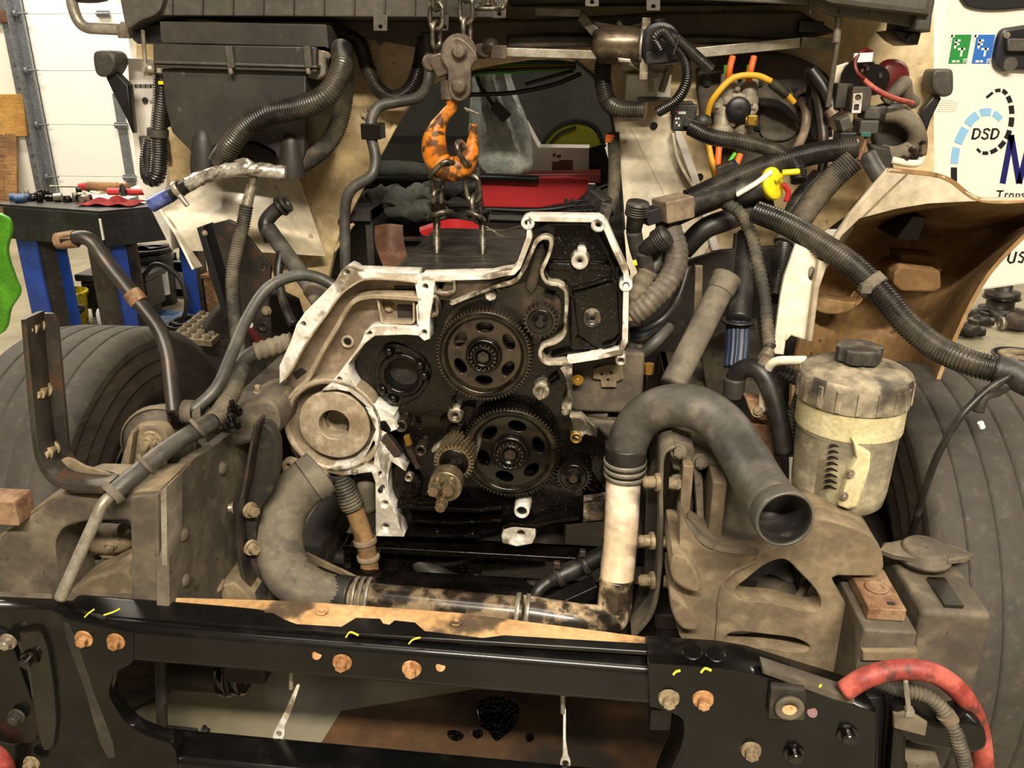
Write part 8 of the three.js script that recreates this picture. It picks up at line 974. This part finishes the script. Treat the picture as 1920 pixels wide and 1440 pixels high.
// ---------- front crossmember ----------
{
  const z = 0.46, t = thing('front_crossmember', 'black painted steel front crossmember with rusty bolts and yellow paint marks', 'crossmember');
  const bc = (px, py) => U(px, py, z - 0.045);
  obj('beam', bar(U(96, 1199, z).add(V(0, 0, -0.045)), U(1234, 1292, z).add(V(0, 0, -0.045)), 0.09, 0.08, Y, 0.017), M.blackPaint, t);
  obj('end_plate', slab(roundC([[-320, 1124], [96, 1142, 6], [130, 1162, 16], [250, 1186, 4], [250, 1246, 16], [216, 1258, 30], [200, 1300, 30], [240, 1366, 40], [330, 1398, 20], [340, 1560, 4], [-320, 1560, 4]], 8), z + 0.002, 0.03, 0.006), M.blackPaint, t);
  obj('lower_bar', bar(U(256, 1444, z).add(V(0, 0, -0.04)), U(1300, 1545, z).add(V(0, 0, -0.04)), 0.08, 0.072, Y, 0.015), M.blackPaint, t);
  const Ytop = U(700, 1207, z).y - 0.003;
  const top = (pts, y, th, m, name, label) => { const sh = new THREE.Shape(); pts.forEach((q, i) => { const p = UY(q[0], q[1], y); i ? sh.lineTo(p.x, -p.z) : sh.moveTo(p.x, -p.z); }); return obj(name, new THREE.ExtrudeGeometry(sh, { depth: th, bevelEnabled: true, bevelThickness: 0.001, bevelSize: 0.001, bevelSegments: 1 }).rotateX(-Math.PI / 2).translate(0, y - th, 0), m, t, label); };
  top([[330, 1122], [350, 1122], [560, 1128], [860, 1150], [1216, 1196], [1218, 1216], [700, 1184], [330, 1158]], Ytop, 0.006, M.dustTan, 'dusty_ledge', 'ledge covered with tan dust');
  top([[112, 1126], [512, 1150], [532, 1162], [556, 1171], [640, 1176], [668, 1159], [712, 1161], [718, 1170], [730, 1172], [740, 1164], [778, 1168], [796, 1184], [905, 1197], [945, 1192], [1216, 1208], [1216, 1222], [700, 1190], [120, 1150]], Ytop + 0.006, 0.006, M.blackPaint, 'top_plate');
  top([[-320, 1098], [96, 1114], [100, 1144], [-320, 1128]], Ytop + 0.012, 0.01, M.frameDirt, 'end_ledge');
  for (const [x, y] of [[604, 1148], [856, 1168]]) obj('rivet', ringG(UY(x, y, Ytop + 0.001), Y, 0.005, 0.011, 0.004), M.dustTan, t);
  obj('stain', slab(smooth([[118, 1168], [128, 1170], [176, 1300], [216, 1420], [200, 1420], [160, 1300]], 3), z + 0.003, 0.006, 0.002), M.frameDark, t);
  for (const [x, y, m] of [[159, 1199, M.boltRust], [219, 1204, M.boltRust], [642, 1244, M.boltRust], [772, 1256, M.boltRust]]) bolt(t, U(x, y - 3, z), V(0.02, -0.05, 1), 0.0098, m, { h: 0.016, flange: 1.75 });
  for (const [x, y] of [[594, 1228], [826, 1250]]) obj('plug', cyl(U(x, y, z - 0.004), U(x, y, z + 0.002), 0.0085, 0.008, 16), M.boltRust, t);
  const mark = pts => obj('paint_mark', slab(ribbon(smooth(pts, 3, false), 2.6)[0], z + 0.0015, 0.002, 0.0004), M.markYellow, t);
  mark([[158, 1158], [166, 1150], [176, 1143]]); mark([[194, 1154], [212, 1148], [224, 1142]]); mark([[648, 1196], [656, 1186], [672, 1192]]); mark([[766, 1208], [774, 1200], [788, 1196]]);
  // left end: inner channel with bolts
  obj('end_channel', [slab(smooth([[30, 1190], [70, 1180], [92, 1230], [100, 1400], [80, 1408], [64, 1360], [50, 1260]], 3), z + 0.012, 0.03, 0.006)], M.gearOily, t); obj('end_plate', slab(smooth([[-60, 1180], [10, 1190], [40, 1260], [72, 1370], [60, 1395], [-60, 1370]], 3), z + 0.01, 0.02, 0.005), M.blackPaint, t);
  for (const [x, y, m] of [[55, 1236, M.gearOily], [32, 1342, M.frameDark], [60, 1430, M.boltDirt], [16, 1202, M.boltSteel]]) bolt(t, U(x, y, z + 0.016), Z, 0.011, m, { h: 0.014 });
  // right end plate, lapped over the beam
  const ze = z + 0.012; obj('end_bracket', slab(roundC([[1214, 1243, 3], [1352, 1252], [1412, 1262], [1600, 1320, 6], [1644, 1336, 6], [1640, 1560, 4], [1215, 1560, 4], [1240, 1480, 20], [1282, 1390, 20], [1284, 1346, 20], [1240, 1330, 10], [1218, 1326, 3]], 8), ze, 0.07, 0.01), M.blackPaint, t);
  obj('end_edge', slab([[1430, 1252], [1604, 1310], [1600, 1322], [1560, 1312], [1430, 1264]], ze + 0.002, 0.03, 0.003), M.frameDirt, t);
  obj('window_return', gridSheet([pp([[1284, 1342, ze], [1286, 1390, ze], [1246, 1470, ze]]), pp([[1262, 1340, ze - 0.1], [1262, 1392, ze - 0.1], [1228, 1470, ze - 0.1]])], 12, 4, 0.006), M.blackPaint, t);
  obj('cross_tab', pbox(1218, 1330, 1262, 1372, z - 0.03, 0.03, 0.004), M.blackPaint, t);
  for (const [x, y, m] of [[1254, 1312, M.boltDirt], [1318, 1314, M.boltRust]]) bolt(t, U(x, y - 4, ze), V(0, -0.05, 1), 0.0105, m, { h: 0.018, flange: 1.7 });
  for (const p of [[[1262, 1266], [1268, 1260], [1276, 1258]], [[1314, 1262], [1322, 1254], [1334, 1258]], [[1536, 1290], [1540, 1284]]]) obj('paint_mark', slab(ribbon(smooth(p, 3, false), 4)[0], ze + 0.0015, 0.002, 0.0004), M.markYellow, t);
  const sq = obj('square_nut', slab(roundC([[1446, 1290], [1512, 1294], [1510, 1352], [1440, 1348]], 6), ze + 0.014, 0.018, 0.004), M.frameDark, t); obj('ring', ringG(U(1479, 1324, ze + 0.014), Z, 0.012, 0.023, 0.008), M.frameDirt, sq); obj('bore_plug', cyl(U(1479, 1324, ze), U(1479, 1324, ze + 0.015), 0.0135), M.boltRust, sq);
  obj('red_dot', cyl(U(1523, 1336, ze), U(1523, 1336, ze + 0.004), 0.008), M.redRubber, t); for (const [x, y, m] of [[1588, 1374, M.gearOily], [1488, 1410, M.gearOily], [1408, 1406, M.boltDirt]]) bolt(t, U(x, y, ze), Z, 0.012, m, { h: 0.016 });
  for (const [x, y] of [[1298, 1222], [1342, 1226]]) obj('stud_plug', lathe([[0, 0.003], [0.014, 0.002], [0.016, 0]], UY(x, y, U(1300, 1210, ze).y + 0.001), V(0, 1, 0.2), 20), M.blackPaint, t);
  const st = (pts, label, holeC) => { const s = thing('steel_strap', label, 'strap'); obj('strap', slab(pts, z - 0.08, 0.005, 0.0015, [circlePts(...holeC, 14)]), M.alu, s); obj('rod', cyl(U((pts[0][0] + pts[pts.length - 1][0]) / 2, pts[0][1] - 60, z - 0.0825), U((pts[0][0] + pts[pts.length - 1][0]) / 2, pts[0][1] + 4, z - 0.0825), 0.0045), M.steelTube, s); };
  st(roundC([[556, 1284], [562, 1286], [544, 1340], [534, 1362], [534, 1378], [524, 1398], [509, 1396], [512, 1376], [518, 1364], [536, 1330]], 3), 'thin bare steel strap with an eye hanging slanted below the beam', [523, 1376, 5]);
  st(roundC([[1056, 1330], [1061, 1330], [1061, 1388], [1065, 1416], [1070, 1428], [1070, 1446], [1050, 1446], [1050, 1428], [1055, 1416]], 3), 'thin bare steel strap with an eye hanging straight below the beam', [1060, 1432, 6]);
}
{ // red hose and clutter at the lower right
  const z = 0.5; const t = thing('red_hose', 'faded red rubber hose arching over the right end of the crossmember', 'hose'); obj('hose', tube([[1582, 1296, 0.47], [1620, 1272, 0.47], [1680, 1256, 0.46], [1744, 1260, 0.46], [1798, 1296, 0.46], [1830, 1352, 0.46], [1842, 1420, 0.46], [1842, 1500, 0.46]], 0.0165, 60, 18), M.redHose, t);
  const r2 = thing('red_hose', 'short faded red hose end at the lower left corner of the crossmember', 'hose'); obj('hose', tube([[-40, 1396, 0.49], [2, 1420, 0.49], [20, 1470, 0.48]], 0.014, 20, 14), M.redHose, r2);
  const l = thing('corrugated_loom', 'thin clear ribbed loom hanging under the red hose', 'hose'); obj('loom', loom([[1640, 1276, 0.46], [1690, 1294, 0.47], [1740, 1306, 0.48], [1776, 1342, 0.49], [1800, 1400, 0.5], [1816, 1470, 0.5]], 0.011, 0.006, 0.0013), M.loomDusty, l); obj('band', cyl(U(1772, 1338, 0.49), U(1782, 1352, 0.49), 0.014), M.castTan, l); obj('tie', [bar(U(1698, 1276, 0.49), U(1704, 1332, 0.5), 0.008, 0.006), box(0.012, 0.012, 0.012, U(1704, 1334, 0.5).x, U(1704, 1334, 0.5).y, 0.5)], M.steelTube, l);
  const b = thing('tow_bracket', 'glossy black rounded tow bracket behind the red hose', 'bracket'); obj('bracket', [slab(smooth([[1676, 1338], [1706, 1332], [1760, 1360], [1820, 1352], [1846, 1366], [1850, 1400], [1830, 1412], [1760, 1404], [1700, 1388]], 4), 0.5, 0.05, 0.014), slab([[1676, 1338], [1700, 1340], [1700, 1560], [1660, 1560]], 0.49, 0.04, 0.006)], M.blackPaint, b); obj('dust_face', slab([[1676, 1340], [1706, 1334], [1740, 1356], [1736, 1382], [1676, 1366]], 0.503, 0.01, 0.003), M.frameDirt, b); obj('lug', [slab([[1700, 1430], [1760, 1424], [1770, 1450], [1700, 1560]], 0.48, 0.05, 0.006)], M.frameDirt, b);
  const k = thing('bumper_mount', 'black steel mount plate behind the lower right hoses', 'plate'); obj('plate', slab([[1600, 1310], [1690, 1300], [1690, 1560], [1640, 1560], [1640, 1330]], 0.44, 0.05, 0.005), M.plasticBlack, k); obj('plate', slab([[1640, 1290], [1900, 1300], [1900, 1560], [1640, 1560]], 0.3, 0.03, 0.005), M.frameDark, k);
}

// put every thing's origin at its base
for (const o of topGroups) {
  const b = new THREE.Box3().setFromObject(o); if (b.isEmpty()) continue;
  const c = V((b.min.x + b.max.x) / 2, b.min.y, (b.min.z + b.max.z) / 2);
  if (o.isMesh) o.geometry.translate(-c.x, -c.y, -c.z); else for (const k of o.children) k.position.sub(c);
  o.position.copy(c);
}
scene.traverse(o => { if (o.isMesh) o.castShadow = o.receiveShadow = true; if (o.isLight) o.castShadow = true; });
renderer.render(scene, camera);
